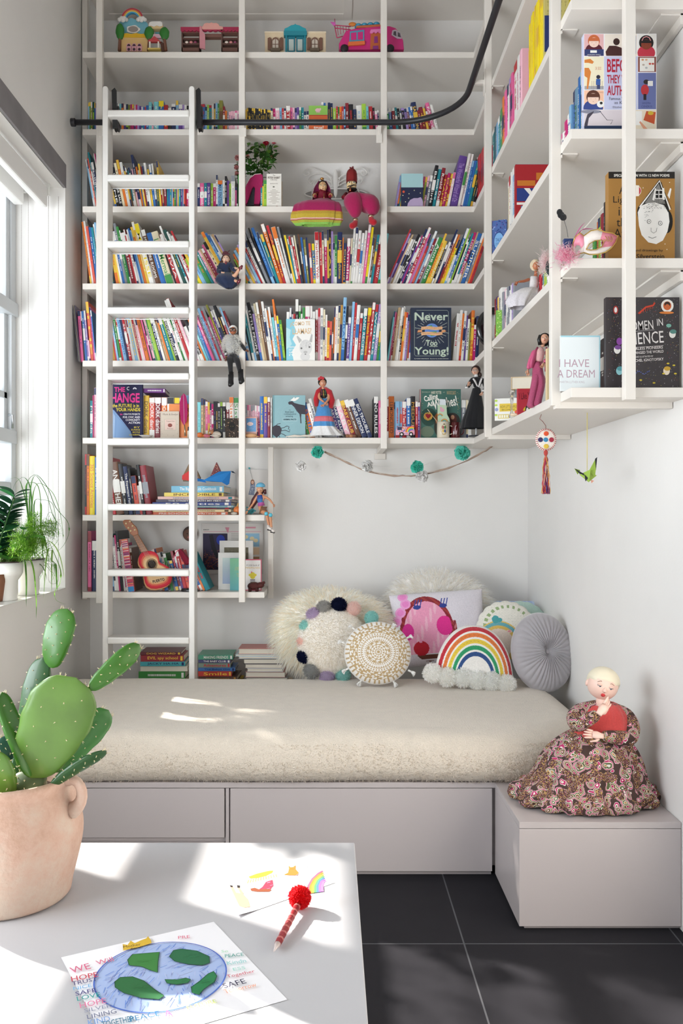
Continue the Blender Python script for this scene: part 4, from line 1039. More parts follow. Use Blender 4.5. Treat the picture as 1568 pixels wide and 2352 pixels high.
for i,(x,y,rp,col,w_) in enumerate(((729,1038,18,'52D2BC','teal tissue paper flower at the left end of the garland'),(691,1071,16,'F2EFEC','small white tissue flower hanging at the far left'),(843,1070,18,'F4F2EF','white tissue flower below the middle of the bookcase'),(958,1073,19,'4ED0B8','teal tissue flower low on the garland above a white one'),(968,1094,19,'F3F0ED','white tissue flower tucked under the low teal one'),(1061,1040,23,'66D8C4','teal tissue flower at the right, largest of the garland'))):
    t = thing('paper_flower',w_,'paper flower',P(x,y,4.22),(0,0,0),'tissue flowers on the garland'); mm = MB(); r = random.Random(i); R_ = rp*4.22/2000
    for k in range(44):
        d = V((r.gauss(0,1),r.gauss(0,1)-.5,r.gauss(0,1))).normalized(); a1 = d.orthogonal().normalized(); a2 = d.cross(a1); n_ = 7; rr = R_*r.uniform(.4,.62); cc = d*R_*r.uniform(.35,.62)
        vs = [cc*.4]+[cc+a1*cos(2*pi*j/n_)*rr+a2*sin(2*pi*j/n_)*rr+d*R_*(.12*sin(j*2.7+k)) for j in range(n_)]
        mm.add(vs,[(0,j+1,(j+1) % n_+1) for j in range(n_)],shade(col,r.uniform(.9,1.05)))
    mm.build('petals','leaf' if False else 'paper',t)
# ---------------------------------------------------------------- books
PAL = dict(r='C02C34',dr='8A1F2D',co='E4604E',or_='E67A2E',y='F0C545',ye='F2D81A',li='9CC440',g='3F9148',dg='21524A',te='1E8A96',aq='7CCBD2',lb='8DBEE2',b='2E6CB4',nb='22305C',pu='654596',la='A78CC9',pk='E6679B',lp='F1B9C8',mg='C3246F',w='EFECE6',cr='ECDFBD',ta='C5A67D',br='6C4934',bk='1E1E24',gy='8C8F96',ol='8B8A3B',go='B98A3C')
PAL['or'] = PAL.pop('or_')
CN = dict(r='red',dr='dark red',co='coral',y='yellow',ye='bright yellow',li='lime',g='green',dg='dark green',te='teal',aq='aqua',lb='light blue',b='blue',nb='navy',pu='purple',la='lilac',pk='pink',lp='pale pink',mg='magenta',w='white',cr='cream',ta='tan',br='brown',bk='black',gy='grey',ol='olive',go='gold')
CN['or'] = 'orange'
ORD = ['first','second','third','fourth','fifth','sixth','seventh','eighth','ninth','tenth','eleventh','twelfth','thirteenth','fourteenth','fifteenth','sixteenth','seventeenth','eighteenth','nineteenth','twentieth']
def ordn(i):
    if i < 20: return ORD[i]
    t = ['twenty','thirty','forty','fifty','sixty'][i//10-2+((i % 10) == 9)*0]; k = i+1
    if k % 10 == 0: return {20: 'twentieth',30: 'thirtieth',40: 'fortieth',50: 'fiftieth',60: 'sixtieth'}[k]
    return ['','','twenty','thirty','forty','fifty','sixty'][k//10]+'-'+ORD[k % 10-1]
def lum(c): c = lin(c); return .3*c[0]+.6*c[1]+.1*c[2]
PAGE = 'E9E0CE'
def cover_mb(m,w,h,d,col):
    t = min(.0022,w*.2); bul = min(.003,w*.10) if w > .012 else 0
    out = [(-w/2,d)]+[(-w/2*cos(pi*k/6),-bul*sin(pi*k/6)) for k in range(7)]+[(w/2,d),(w/2-t,d),(w/2-t,t),(-w/2+t,t),(-w/2+t,d)]
    if not bul: out = [(-w/2,d),(-w/2,0),(w/2,0),(w/2,d),(w/2-t,d),(w/2-t,t),(-w/2+t,t),(-w/2+t,d)]
    n = len(out); b = len(m.v)
    m.add([(x,y,0) for x,y in out]+[(x,y,h) for x,y in out],[tuple(range(n)),tuple(range(2*n-1,n-1,-1))]+[(k,n+k,n+(k+1) % n,(k+1) % n) for k in range(n)],col)
    return bul
def pages_mb(m,w,h,d,col=PAGE):
    t = min(.0022,w*.2); m.box(-w/2+t,w/2-t,t,d-.003,.002,h-.0035,col)
def deco(m,w,h,bul,acc,title,r,tc=None,small=False):
    """print on the spine"""
    M0 = m.M; m.M = M0 @ MX.Translation((0,-bul+.0002,0)); k = r.random(); W = w*.86/2
    if k < .35: m.rect(-w*.46,w*.46,0.001,h*r.uniform(.06,.22),acc)
    if .2 < k < .6: m.rect(-w*.46,w*.46,h*r.uniform(.80,.9),h*.995,acc)
    if k > .85: m.rect(-w*.46,w*.46,h*.42,h*.66,acc)
    if title:
        m.text(title,-w*.33,w*.33,h*.12,h*.86,tc or acc,.01,-1)
    elif not small:
        z = h*r.uniform(.74,.86); z1 = h*r.uniform(.2,.4); g = w*r.uniform(.12,.22); ink = tc or acc
        while z > z1:
            L = r.uniform(.0025,.006)
            if r.random() > .22: m.rect(-g*r.uniform(.6,1.1),g*r.uniform(.6,1.1),z-L,z,ink)
            z -= L+.0022
    m.M = M0
BOOKS = []     # everything declared first, then the 300 largest become objects of their own
def section(place,shelf,x0,x1,lean,spec,Y=4.105,fit=True,top='',side=False,mirror=False,zb=None):
    """a run of books standing on a shelf; x0..x1 where the row stands in the photograph at depth Y"""
    items = []
    for tok in spec.split('|'):
        g = re.match(r'\s*([a-z]+)(\d+(?:\.5)?)\.(\d+)(?:\.([a-z]+))?(?::(.*))?',tok)
        items.append((g[1],float(g[2]),float(g[3]),g[4],g[5]))
    lean = lean if isinstance(lean,list) else [(0,lean),(1,lean)]
    def la(f):
        for (a,p),(b,q) in zip(lean,lean[1:]):
            if f <= b: return p+(q-p)*(f-a)/max(1e-6,b-a)
        return lean[-1][1]
    tot = sum(i[1] for i in items); acc_ = 0; n = len(items)
    S = Y/2000; widths = []
    for it in items: th = R(la((acc_+it[1]/2)/tot)); widths.append(it[1]/cos(th)); acc_ += it[1]
    k = (x1-x0)/sum(widths) if fit else 1
    z = SH[shelf] if zb is None else zb; x = x0; acc_ = 0
    for i,(it,wd) in enumerate(zip(items,widths)):
        th = R(la((acc_+it[1]/2)/tot)); acc_ += it[1]; w = it[1]*k*S*.97; h = it[2]*S/cos(th)*.985 if abs(th) < .6 else it[2]*S
        xc = (x+wd*k/2); x += wd*k
        nb_ = [CN[items[j][0]] for j in (i-1,i+1) if 0 <= j < n]
        r = random.Random(f'{place}{i}')
        BOOKS.append(dict(pos=V((PX(xc,Y),Y+r.uniform(-.003,.006),z+abs(sin(th))*w/2+.0004)),th=th,rz=0,w=max(w,.003),h=h,d=min(.24,max(.13,h*.78)),c=it[0],a=it[3],t=it[4],place=place,i=i,n=n,nb=nb_,area=it[1]*it[2]))
def side_section(place,shelf,items_spec,px_list,X=.695,zb=None):
    """spines facing the middle of the room on the right-hand shelves; px_list start and end of the row"""
    items = []
    for tok in items_spec.split('|'):
        g = re.match(r'\s*([a-z]+)(\d+(?:\.5)?)\.(\d+)(?:\.([a-z]+))?(?::(.*))?',tok); items.append((g[1],float(g[2])/1000,float(g[3])/1000,g[4],g[5]))
    y0,y1 = [(X)*2000/(p-757) for p in px_list]; tot = sum(i[1] for i in items); k = (y0-y1)/tot; y = y0; n = len(items)
    for i,it in enumerate(items):
        w = it[1]*k; r = random.Random(f'{place}{i}')
        nb_ = [CN[items[j][0]] for j in (i-1,i+1) if 0 <= j < n]
        BOOKS.append(dict(pos=V((X+r.uniform(-.004,.004),y-w/2,(SH[shelf] if zb is None else zb)+.0004)),th=0,rz=-pi/2,w=max(.003,w*.97),h=it[2],d=min(.2,XR-X-.02,it[2]*.75),c=it[0],a=it[3],t=it[4],place=place,i=i,n=n,nb=nb_,area=it[1]*it[2]*1e5,side=True)); y -= w
def book_frame(b): return MX.Translation(b['pos']) @ MX.Rotation(b['rz'],4,'Z') @ MX.Rotation(b['th'],4,'Y')
def emit_books():
    BOOKS.sort(key=lambda b: -b['area'])
    big,small = BOOKS[:BIGN],BOOKS[BIGN:]
    lump = MB()
    for b in small:
        r = random.Random(str(b['place'])+str(b['i'])+'s'); lump.M = book_frame(b)
        bul = cover_mb(lump,b['w'],b['h'],b['d'],shade(PAL[b['c']],r.uniform(.88,1.08))); pages_mb(lump,b['w'],b['h'],b['d'])
        a = PAL[b['a']] if b['a'] else (PAL['w'] if lum(PAL[b['c']]) < .3 else PAL['nb'])
        lump.lay = 0; deco(lump,b['w'],b['h'],bul,a,b['t'],r,small=b['w'] < .007)
    o = lump.build('books','satin'); tag(o,'slim small books, too many to count, filling the rows between the larger ones','books',kind='stuff')
    for b in big:
        r = random.Random(str(b['place'])+str(b['i'])+'s'); m = MB()
        bul = cover_mb(m,b['w'],b['h'],b['d'],shade(PAL[b['c']],r.uniform(.9,1.06)))
        a = PAL[b['a']] if b['a'] else (PAL['w'] if lum(PAL[b['c']]) < .3 else PAL['nb'])
        tc = None
        if b['t'] and b['a'] and abs(lum(a)-lum(PAL[b['c']])) < .12: tc = PAL['w'] if lum(PAL[b['c']]) < .4 else PAL['nb']
        deco(m,b['w'],b['h'],bul,a,b['t'],r,tc)
        o = thing('book',None,None); o.matrix_world = book_frame(b); m.build('cover','satin',o)
        p = MB(); pages_mb(p,b['w'],b['h'],b['d']); p.build('pages','paper',o)
        size = 'thick' if b['w'] > .024 else ('slim' if b['w'] < .011 else '')
        tall = 'tall' if b['h'] > .26 else ('small' if b['h'] < .15 else '')
        side = 'from the back' if b.get('side') else 'from left'
        i,n = b['i'],b['n']; o_ = ordn(i) if i <= n-1-i else None
        pos = f"{ordn(i)} {side}" if i <= n//2 else (f"{ordn(n-1-i)} from {'the front' if b.get('side') else 'right'}" if i < n-1 else ('last at the front' if b.get('side') else 'last on the right'))
        nb_ = (f"beside {b['nb'][0]}" if len(b['nb']) == 1 else f"between {b['nb'][0]} and {b['nb'][1]}") if b['nb'] else ''
        core = f"{size or tall} {CN[b['c']]} book".strip()
        if len((b['place']+pos+nb_).replace('-',' ').split()) > 12: core = f"{CN[b['c']]} book"
        L = f"{core} {nb_}, {pos}, {b['place']}"
        if len(L.replace('-',' ').split()) > 16: L = f"{core}, {pos}, {b['place']}"
        if len(L.replace('-',' ').split()) > 16: L = f"{CN[b['c']]} book, {pos}, {b['place']}" 
        tag(o,re.sub(' +',' ',L),'book','books '+b['place'])
# rows of the back bookcase (colour, width, height in photograph pixels, second colour : title)
section('second shelf, left end','B',202,222,0,'lb4.70.y|g5.71.y|ol5.70|dg5.71.li|b4.70.y|la4.68')
section('second shelf behind the ladder','B',254,452,0,
 'gy16.68.ye|br3.68|te5.67.aq|or5.67|pu5.66|li5.66|ol5.65|mg4.65.y|mg4.65.y|pu4.64|mg4.64|la4.62|pu4.62|te4.60|b4.60|r3.60|b6.63|aq7.70.w|lp4.60|aq11.72.w:audrey|b12.74.ye|r9.64.y|bk8.58|nb10.66.w|lb6.74.y|pu9.65.w|la4.64|w5.64|w5.62.bk|w5.66.bk|bk8.76.w|w5.70')
section('second shelf right of the ladder','B',458,549,0,'r7.66.w|b6.66.r|lb5.60|li5.64.w|te6.63.r|w5.66.y|y4.68|lb5.70|g4.68|ol9.74.br|dr5.60|or5.50|gy4.48|lp5.48|lp5.49|lp5.49|w5.50.pk|lp5.50')
section('second shelf, middle bay','B',563,872,[(0,-3),(.25,-2),(.5,0),(.8,-1),(1,-3)],
 'w3.54.r|y3.53|'+'|'.join(f'bk4.{57-k//3}.y' for k in range(14))+'|cr5.56|mg6.56.w|lp10.56.w|lb5.57|r5.56.w|w5.56|r10.62.w:STEEL|pk5.58|lp5.58|la5.58|pu5.58|g5.59|te6.59|w6.50|w6.50|w6.50|w6.50|w6.50|w6.50|w5.50|nb6.72|b5.68|lb5.58.g|nb6.69.y|nb6.69.y|li8.55.w|r4.60|g4.60|or5.60|r5.60|lb4.60|dr8.69|bk11.66.r|nb7.53.y|w14.63.lb|li10.66.g|aq6.60|r10.61.w|bk5.58.pk|pk6.50.w|nb4.52')
section('second shelf, right bay','B',889,1008,[(0,-3),(1,-14)],
 'g6.50|b8.58.w|dr8.56.w|te6.58|bk7.56.w|w4.50|bk8.57.la|la6.54|dr6.58|b5.58.w|b5.60|nb12.70.y:SARATON|dr6.50|dr9.58.y|y6.56.r|dr5.48|pk9.68.w:FANCY|w4.66|w4.64')
section('third shelf, left end','C',216,240,-10,'lb5.114.w|w4.114|co6.117.w|te7.132.w|nb12.108.w:Ballerinas|bk6.114.w|w4.130|mg4.130')
section('third shelf behind the ladder','C',252,449,[(0,-14),(.45,-9),(.6,-5),(.68,0),(1,0)],
 'dr7.104.r|gy9.116.w|y5.80.b|bk8.110.w:FOR ME|bk9.96.w:CATS FOR SALE|cr7.106.br|or7.114.y|w8.108|y4.100|br4.96.w|te4.90|w5.96|ta3.90|lp4.92|nb7.126.w|or5.98.y|b3.90|y5.104.w|dr4.98|w5.100|w6.106|y5.92|b6.104.w|w5.106|dg7.80.y|y5.112|r3.78|ta3.76|dr8.76|te4.62.br|b4.60|te5.62.y|lb4.60|or4.60|g5.62|la4.60|y4.60|te5.60|pu5.59|lb4.60|co4.58|r4.58|mg11.56.w:Judy Moody|or9.56.y|r6.56.w')
section('third shelf right of the ladder','C',453,549,0,'nb6.60.w|pk10.60.w:Judy Moody|te7.60.w|pu8.60.w:Judy Moody|li6.60.w|mg7.60.w|w4.80|lb12.66.or:MAX EINSTEIN|w5.68.bk|bk5.76|pu5.66.r|li5.60|w9.78.gy|pk4.52|bk3.58|g3.78')
section('third shelf, beside the shoe vase','C',598,613,0,'te4.50|y3.60|li8.66.g')
section('third shelf, right bay','C',906,1088,[(0,9),(.3,9),(1,13)],
 'la5.78.lb|or4.76|te3.74|y4.76|cr6.76|g5.77|y6.76|li6.75.r|lp5.76|co5.77|w6.76|lb5.74|pk5.75|li5.74.y|lp5.76|gy8.78.w|bk9.100.w:Bad Girls|te9.92.w|dr9.94.w:Roald Dahl|r7.80.y:DAHL|mg7.82.y:DAHL|y6.82.r:DAHL|w6.84.pk|pu20.122.la:The Wonderful Wizard of Oz|w7.128.g|w6.128.pu|b5.112.lb|b6.112.w|te7.118.y|dg6.100.y|bk5.96')
section('fourth shelf, left end','D',207,240,-8,'or6.148.y|w6.150.lb|co8.137.r|b9.135.w|te7.134.lb|w5.143.pk|lb6.146.or')
section('fourth shelf behind the ladder','D',244,450,[(0,-9),(.35,-13),(.7,-17),(1,-24)],
 'gy4.140|w4.120|lb5.138|li7.120.te|bk5.130.w|y9.143.or|y4.140.bk|w5.126.y|b6.126.w|gy7.144.w|g7.136.w|dg3.128|dr10.122.w:Dancing Princesses|r4.130|w5.118|w5.130|b4.132|lb4.128|or7.136.y|y7.148.w|w12.142.ye:MATISSE|w3.120|br11.128.w:MINIATURE ROOMS|br3.120|b13.120.w|cr19.122.g:Little Mermaid|br3.115|bk4.110|r9.118.w:OLIVIA|w5.138|w3.110|dg9.128.y|te5.124|dr4.120|w6.114|r5.126.w')
section('fourth shelf, behind the seated doll','D',450,558,[(0,-27),(1,-29)],
 'li9.60.y|y8.92.ye|lb11.94.b|g11.100.or|te8.100.w|lp6.80.r|ta5.84.r|dr7.84|pk6.94|cr9.100.bk:Kung|y8.122.or|lb7.120.b|b4.116|w4.112|ta7.118.y|la4.116')
section('fourth shelf, middle bay','D',568,873,[(0,-29),(.12,-25),(.3,-15),(.4,-9),(.5,-2),(.7,1),(.88,7),(1,10)],
 'li4.60.y|or5.72.te|lb7.80.w|y6.86.or|w5.94.la|lb7.100.w|r5.104.w|w6.106|bk4.128.gy|gy8.130.w|bk4.134|b8.132.lb|lb4.124|te7.118.y|or9.142.w|r7.138.y:CALIFORNIA|w12.134.or|w5.136.gy|bk4.134.w|y5.116.ye|te3.108|w5.114.r|r5.112.w|cr4.116|bk4.96|br4.120|b5.112.lb|ol5.106|nb4.112.w|co6.98.w|b7.98.ye:CURIOUS|w11.124.r:Charlottes Web|r7.124.w|cr5.126|mg8.110.w|y4.130|bk6.130.y:STAR|la5.126.w|w4.100|g6.116.w|nb13.124.y:Jabba Bedtime|or3.112|nb7.98.y:Curious|mg9.110.w:Amelia|cr4.110|w5.136.g|w6.136|w8.128.r|w6.122.b|w6.128.r|pk7.142.w|ye6.136.g|w4.112|br5.108|te6.118.y|dr4.116|r9.134.w:LEADING THE WAY|aq8.120.g')
section('fourth shelf, right bay','D',884,1082,[(0,24),(.4,22),(1,19)],
 'r5.130.w|la5.120|pu5.112.w|ta5.118.br|w7.106|w7.106.bk|bk9.118.w:HANS|pu5.112|mg4.116|nb8.130.w:DO NOT|r9.134.w:THE BOOK OF SALLY|pk5.120|la4.118|co8.90.r|lb8.126.w|dr8.108.w:PLEIADES|gy6.112|g14.110.b:Anne Fine|or7.120.y:CURIOUS|y11.102.w:AGNARUS JOY|bk6.94.w|w8.100.cr|nb6.130.w|dr6.118.w|or8.118.y:SUNNY|ye6.106|w8.70.lb|b9.132.w:JAMES CO|li5.132|bk5.108|w4.100|te6.120|mg10.122.w:LOST IN BOOKS|ta5.124|b14.120.w:SUMMER|gy8.122.w|or5.110|r9.90.dr')
section('fifth shelf, left end','E',186,222,[(0,-4),(1,-6)],'pk8.119|bk4.118.w|b6.118.w|la6.120.w|lp4.50|co8.140.y:THE|pk5.128|b3.120')
section('fifth shelf behind the ladder','E',250,450,[(0,-8),(.5,-14),(1,-21)],
 'dr5.70.w|y6.90.or|go7.110.g|r4.100|lb5.124.w|g7.126.w|r5.124.w|lb9.118.b:Goodnight|nb6.110.bk|r7.102.w:SHARPEN|w3.100.r|w4.100.dr|lb9.116.y:Adventures|cr4.114|r5.104.w|w6.116.r|lp4.100|or9.112.br|br3.106|pk4.100.mg|bk3.92|lp6.100|g5.100|li8.110.gy|nb7.108.w|w6.112.b|ta7.112.br|or4.104|te10.104.w|li5.108|bk9.112.w:HIDDEN FIGURES|w4.100|w5.112.r|g5.108|w7.142.gy|r8.146.w|w6.122.r|lp4.112')
section('fifth shelf, behind the fur vest doll','E',450,558,[(0,-23),(1,-20)],
 'w7.80.pk|w6.82.r|bk10.96.w:Goodnight Tahlo|or5.100.nb|aq6.110.w|lb5.124|b5.128.w|pk8.128.w|gy5.124|lb7.124|r5.118.lb|gy7.126|pk6.104.w|ol6.132.y|pu5.118.w|w6.120|bk9.130.y|r6.104.w|lb5.126.w|dr6.118')
section('fifth shelf, middle bay left','E',562,656,[(0,-13),(1,-6)],
 'dr5.62.w|b5.80|lb7.116.w:TIME|bk3.118|te6.114.w|w5.120.lb|bk8.138.w:LITTLE PEOPLE|la6.112.b|cr5.136|ta6.138.w|br6.144.w|w6.140|w4.124|or3.120|w5.128|aq6.104.b|or5.146.w|b5.108.ye|li6.98.g')
section('fifth shelf, behind the llama book','E',658,724,[(0,0),(1,0)],'w7.116|b4.126|pu4.112|r5.112.w|bk7.146.w|g5.132|br4.112|g6.126|mg11.130.w:People|w5.130|bk7.118')
section('fifth shelf, middle bay right','E',724,872,[(0,0),(.3,2),(.6,4),(1,7)],
 'r6.122.w:Everyday|lp5.126.r|w7.126.gy:KEEP|cr4.122|w5.110.r|y6.96.r|co5.94|br4.98|or3.128|w6.130.r|cr5.132|go5.132|lb8.150.b:MORAINE|bk5.130|pu7.104.w:Storybook|lb6.140.w|r5.138.w|w8.132.b|r7.114|te9.124.w:AND RECIPES|r9.126.ye:See Inside Inventions|r7.138.w:Out of|te7.134.r:WORDS|la8.134.w:HUNDRED WORDS|g5.108.y|te4.90')
section('fifth shelf, right bay','E',889,944,[(0,8),(1,4)],'aq4.118|pk5.116.w|dr5.112.w|ta8.126.w|w5.122|w6.126.ta|bk6.130.w|or7.116.y|w6.116.r|la6.110|ta4.100|r4.96|b5.110|g4.108')
section('fifth shelf, right of the navy book','E',1038,1098,[(0,6),(1,2)],'w9.112.r|w7.120.go|or5.112.r|w7.118|pu4.108.w|w7.100.bk|ol4.92.bk|or8.120.y:HORN|mg6.86.w|nb9.106.w')
section('sixth shelf, left end','F',206,220,0,'te7.88.w:Matilda|mg3.100|lp5.118')
section('sixth shelf behind the ladder','F',329,440,0,'y12.100.br:DORK diaries|co12.95.w:DORK diaries|dr14.95.w:DORK diaries|or12.95.w:DORK diaries|w14.95.bk|pu12.95.ye|la10.94.w|lb9.100.r|te6.108.r')
section('sixth shelf right of the ladder','F',453,549,[(0,0),(1,-1)],'aq9.84.te|ta6.94|ta5.92|pk6.86.w|y5.84.pk|lp4.82|mg5.80.w|bk6.86.pu|bk5.86.y|bk6.82|bk6.85.li|bk8.84.w|dr9.84.w|w11.96.or:Sisters|w12.95.g:Sisters')
section('sixth shelf, middle bay','F',564,624,0,'gy4.78|w4.78.pk|lp5.78.gy|lp5.77.gy|lp5.78.gy|lp5.77.w|lp4.76|mg4.76|b10.98.y|pu10.97.y|dr7.96.w|w4.95')
section('sixth shelf, left of the doll in the red shawl','F',706,740,[(0,-12),(1,-16)],'g6.60.w|or10.82.b:Bella|w8.80.br|w7.92')
section('sixth shelf, right of the doll in the red shawl','F',776,856,[(0,-16),(1,-22)],'pu7.86.w:BABY CLUB|nb7.86.w:BABY CLUB|lp10.88.w:BABY|dr9.86.y:BABY CLUB|br9.88.w|nb10.88.w:INNER DEMON|nb9.90.w:BIG TROUBLE')
section('sixth shelf, across the third upright','F',858,906,0,'bk11.98.w:NO RULES|pk9.88.w|dr8.92|dr8.92|or13.98.br:LEMONCELLO|lb1.80')
section('sixth shelf, right bay','F',907,964,0,'lb11.86.r|lb6.86.co|r10.86.w:Walk Two Moons|b10.94.w|bk11.98.go:MEDUSA|r6.86.w|pu5.84')
section('sixth shelf, behind the black dress doll','F',1058,1082,0,'gy12.90.w|cr5.90|w7.86',Y=4.12)
section('seventh shelf, left end','G',194,222,0,'bk4.142.r|or6.141.br|ye11.137.or:365 Science Activities|b4.134')
section('seventh shelf behind the ladder','G',250,350,[(0,-7),(1,-8)],'bk5.100.g|r9.134.w:THE PEACEMAKER|br15.122.w:AND THEN|bk9.118|nb8.112.w:The Expectant Father|bk5.108|co9.90|w4.68.r|bk6.116.w|dr12.114.gy')
section('eighth shelf, left end','H',202,222,0,'pk9.140.dr|nb13.118.w')
section('eighth shelf behind the ladder','H',254,312,[(0,-5),(1,-6)],'te5.132|lb5.130|bk5.130.w|w7.124.gy|mg4.130|bk7.140.w|w5.120.co|mg6.110|b6.104.w|w8.104.bk|br6.100',Y=4.12)
section('eighth shelf, right of the toy guitar','H',366,450,[(0,-12),(1,-14)],'r8.96.w|or5.98|b9.88.w:STORIES|w6.90.bk|g7.86.w|gy5.70|b8.70.y|dr6.92|pu6.80.w|r9.94.w|co7.92|pk6.60|b7.66.w',Y=4.13)
section('eighth shelf, beside the second upright','H',452,484,[(0,-22),(1,-26)],'co6.60|b6.66|or5.70|te11.84.r',Y=4.13)
# right-hand shelves, spines towards the room (millimetres)
side_section('third side shelf by the corner','C','w10.255.bk|r22.235.dr|r22.232.dr',(1092,1112),X=.70)
side_section('third side shelf','C','te30.190.w|lb30.185.w|te22.190|g30.200.w|or20.220|pk20.225|w16.235|mg24.245.la|pk16.235|w30.255.r|w20.250.pk|lp20.250',(1131,1198))
side_section('third side shelf, run of yellow spines','C','|'.join(['ye18.258.y']*12),(1213,1249),X=.69)
side_section('fourth side shelf','D','cr14.200.w|w16.212.r|w10.215|lb30.222.w',(1168,1184),X=.69)
side_section('fifth side shelf','E','r14.190|pu20.190|y18.180|w34.200.bk|gy14.175|lp12.180|w16.170|gy20.172|w14.168|la14.170|gy12.165',(1136,1180),X=.70)
side_section('fifth side shelf behind the feather','E','r16.110.w|te12.105|r10.115|li20.120.y|w12.110',(1240,1262),X=.73)
side_section('fourth side shelf, front end','D','w10.130.pk|w14.125|g12.150|mg22.140.w|pu12.150|lb16.165.w|b18.200.nb|lb22.190.g|b12.210|te14.220.lb|cr14.215',(1288,1342),X=.735)
side_section('fifth side shelf, front end','E','g20.130.li|or14.160|li16.165|dr18.168.w|pu10.165|bk12.190.gy',(1362,1392),X=.80)
side_section('sixth side shelf, front end','F','te8.120|pu10.128|mg8.130|b10.135|bk14.140|gy8.142|nb14.150|bk24.160.w',(1335,1392),X=.80)
# ---------------------------------------------------------------- books shown cover first
def face_book(name,label,x0,x1,yt,shelf,Y,T_,col,art=None,group=None,pitch=0,yaw=0,cat='book',zb=None,H=None,edge=None,style='satin'):
    S = Y/2000; W = (x1-x0)*S; z = SH[shelf] if zb is None else zb; H = H or (PZ(yt,Y)-z)
    t = thing(name,label,cat,(PX((x0+x1)/2,Y),Y,z+.0005),(R(pitch),0,R(yaw)),group); b = .0024
    m = MB(); c = edge or col
    m.box(-W/2,W/2,0,b,0,H,col); m.box(-W/2,W/2,T_-b,T_,0,H,c); m.box(-W/2,-W/2+b,b,T_-b,0,H,c)
    m.build('cover',style,t,.0006)
    m = MB(); m.box(-W/2+b,W/2-.004,b,T_-b,.003,H-.004,PAGE); m.build('pages','paper',t)
    if art: a = MB(); art(a,W,H); a.build('cover_print','print',t)
    return t
def U(a,W,H,x0=0,x1=100,y0=0,y1=100):   # percent frame: 0..100 from the top left corner of the cover
    fx = lambda x: -W/2+W*(x-x0)/(x1-x0); fz = lambda y: H*(1-(y-y0)/(y1-y0)); return fx,fz
def A_true(a,W,H):
    X,Z = U(a,W,H); a.rect(X(0),X(100),Z(38),Z(0),'8FC05A'); a.rect(X(0),X(100),Z(100),Z(38),'D96A3E'); a.rect(X(0),X(100),Z(40),Z(37),'B8443A')
    a.oval(X(48),Z(18),W*.14,H*.075,'E8B4C0'); a.oval(X(61),Z(14),W*.05,H*.045,'E8B4C0')
    for x in (40,46,52,57): a.rect(X(x),X(x+2.5),Z(30),Z(20),'DDA0B0')
    a.text('true!',X(26),X(78),Z(96),Z(80),'F4EEE2',.02)
def A_planet(a,W,H):
    X,Z = U(a,W,H); a.rect(X(0),X(100),Z(41),Z(0),'A9CFD2'); a.rect(X(0),X(100),Z(100),Z(41),'282D4A')
    a.shape([(X(x),Z(y)) for x,y in ((27,100),(31,88),(42,78),(58,73),(76,73),(90,70),(96,76),(100,84),(100,100))],'B7A3C4')
    a.oval(X(11),Z(54),W*.055,H*.038,'D9583A')
    for x,y in ((36,60),(8,65),(20,84),(34,73),(60,50),(88,58)): a.oval(X(x),Z(y),W*.022,H*.016,'E6E0B0',8)
def A_box(a,W,H):
    X,Z = U(a,W,H); a.text('The',X(42),X(58),Z(7),Z(3),'5A5048'); a.text('PETER RABBIT',X(8),X(92),Z(15),Z(9),'5A4A40',.02); a.text('Library',X(28),X(72),Z(21),Z(16),'5A4A40')
    a.text('BEATRIX POTTER',X(25),X(75),Z(31),Z(28),'8A8078')
    for k in range(11): w = 12+((k*7) % 5)*7; a.rect(X(50-w),X(50+w),Z(48+k*4.0),Z(46.6+k*4.0),'B3A89C')
    a.oval(X(48),Z(39),W*.07,H*.02,'6A6A60'); a.oval(X(70),Z(97),W*.1,H*.02,'A87A6A')
def A_llama(a,W,H):
    X,Z = U(a,W,H); a.rect(X(0),X(100),0,H,'EFECE6')
    a.shape([(X(x),Z(y)) for x,y in ((0,0),(32,0),(26,14),(36,30),(22,48),(34,62),(20,78),(26,100),(0,100))][::-1],'8CCBDB')
    a.shape([(X(x),Z(y)) for x,y in ((0,20),(16,26),(12,44),(20,60),(0,74))][::-1],'B9E0E6')
    a.text('¿COMO TE',X(14),X(84),Z(18),Z(6),'D9B78C',.02,.04); a.text('LLAMAS?',X(22),X(88),Z(36),Z(22),'D9B78C',.02,.04)
    G,D_,L = 'B9B7B4','6C6A68','DAD8D5'
    a.shape([(X(x),Z(y)) for x,y in ((46,58),(36,42),(40,40),(54,50))][::-1],G); a.shape([(X(x),Z(y)) for x,y in ((80,54),(88,35),(92,38),(90,56))][::-1],G)
    a.oval(X(68),Z(68),W*.22,H*.19,L); a.oval(X(66),Z(90),W*.17,H*.10,L)
    for k in range(60):
        r = rnd; x,y = r.uniform(50,86),r.uniform(50,66); a.line([(X(x),Z(y)),(X(x+r.uniform(-2,2)),Z(y+3))],.0005,r.choice([G,D_,'A09E9B']))
    a.oval(X(53),Z(70),W*.035,H*.022,D_,10); a.oval(X(81),Z(67),W*.035,H*.022,D_,10); a.oval(X(67),Z(79),W*.07,H*.03,G); a.oval(X(67),Z(84),W*.03,H*.012,D_)
    for k,t in enumerate(('HOW','DO YOU','SAY','IT')): a.text(t,X(10),X(30),Z(69+k*6.4),Z(65+k*6.4),'F6F4EE',.02)
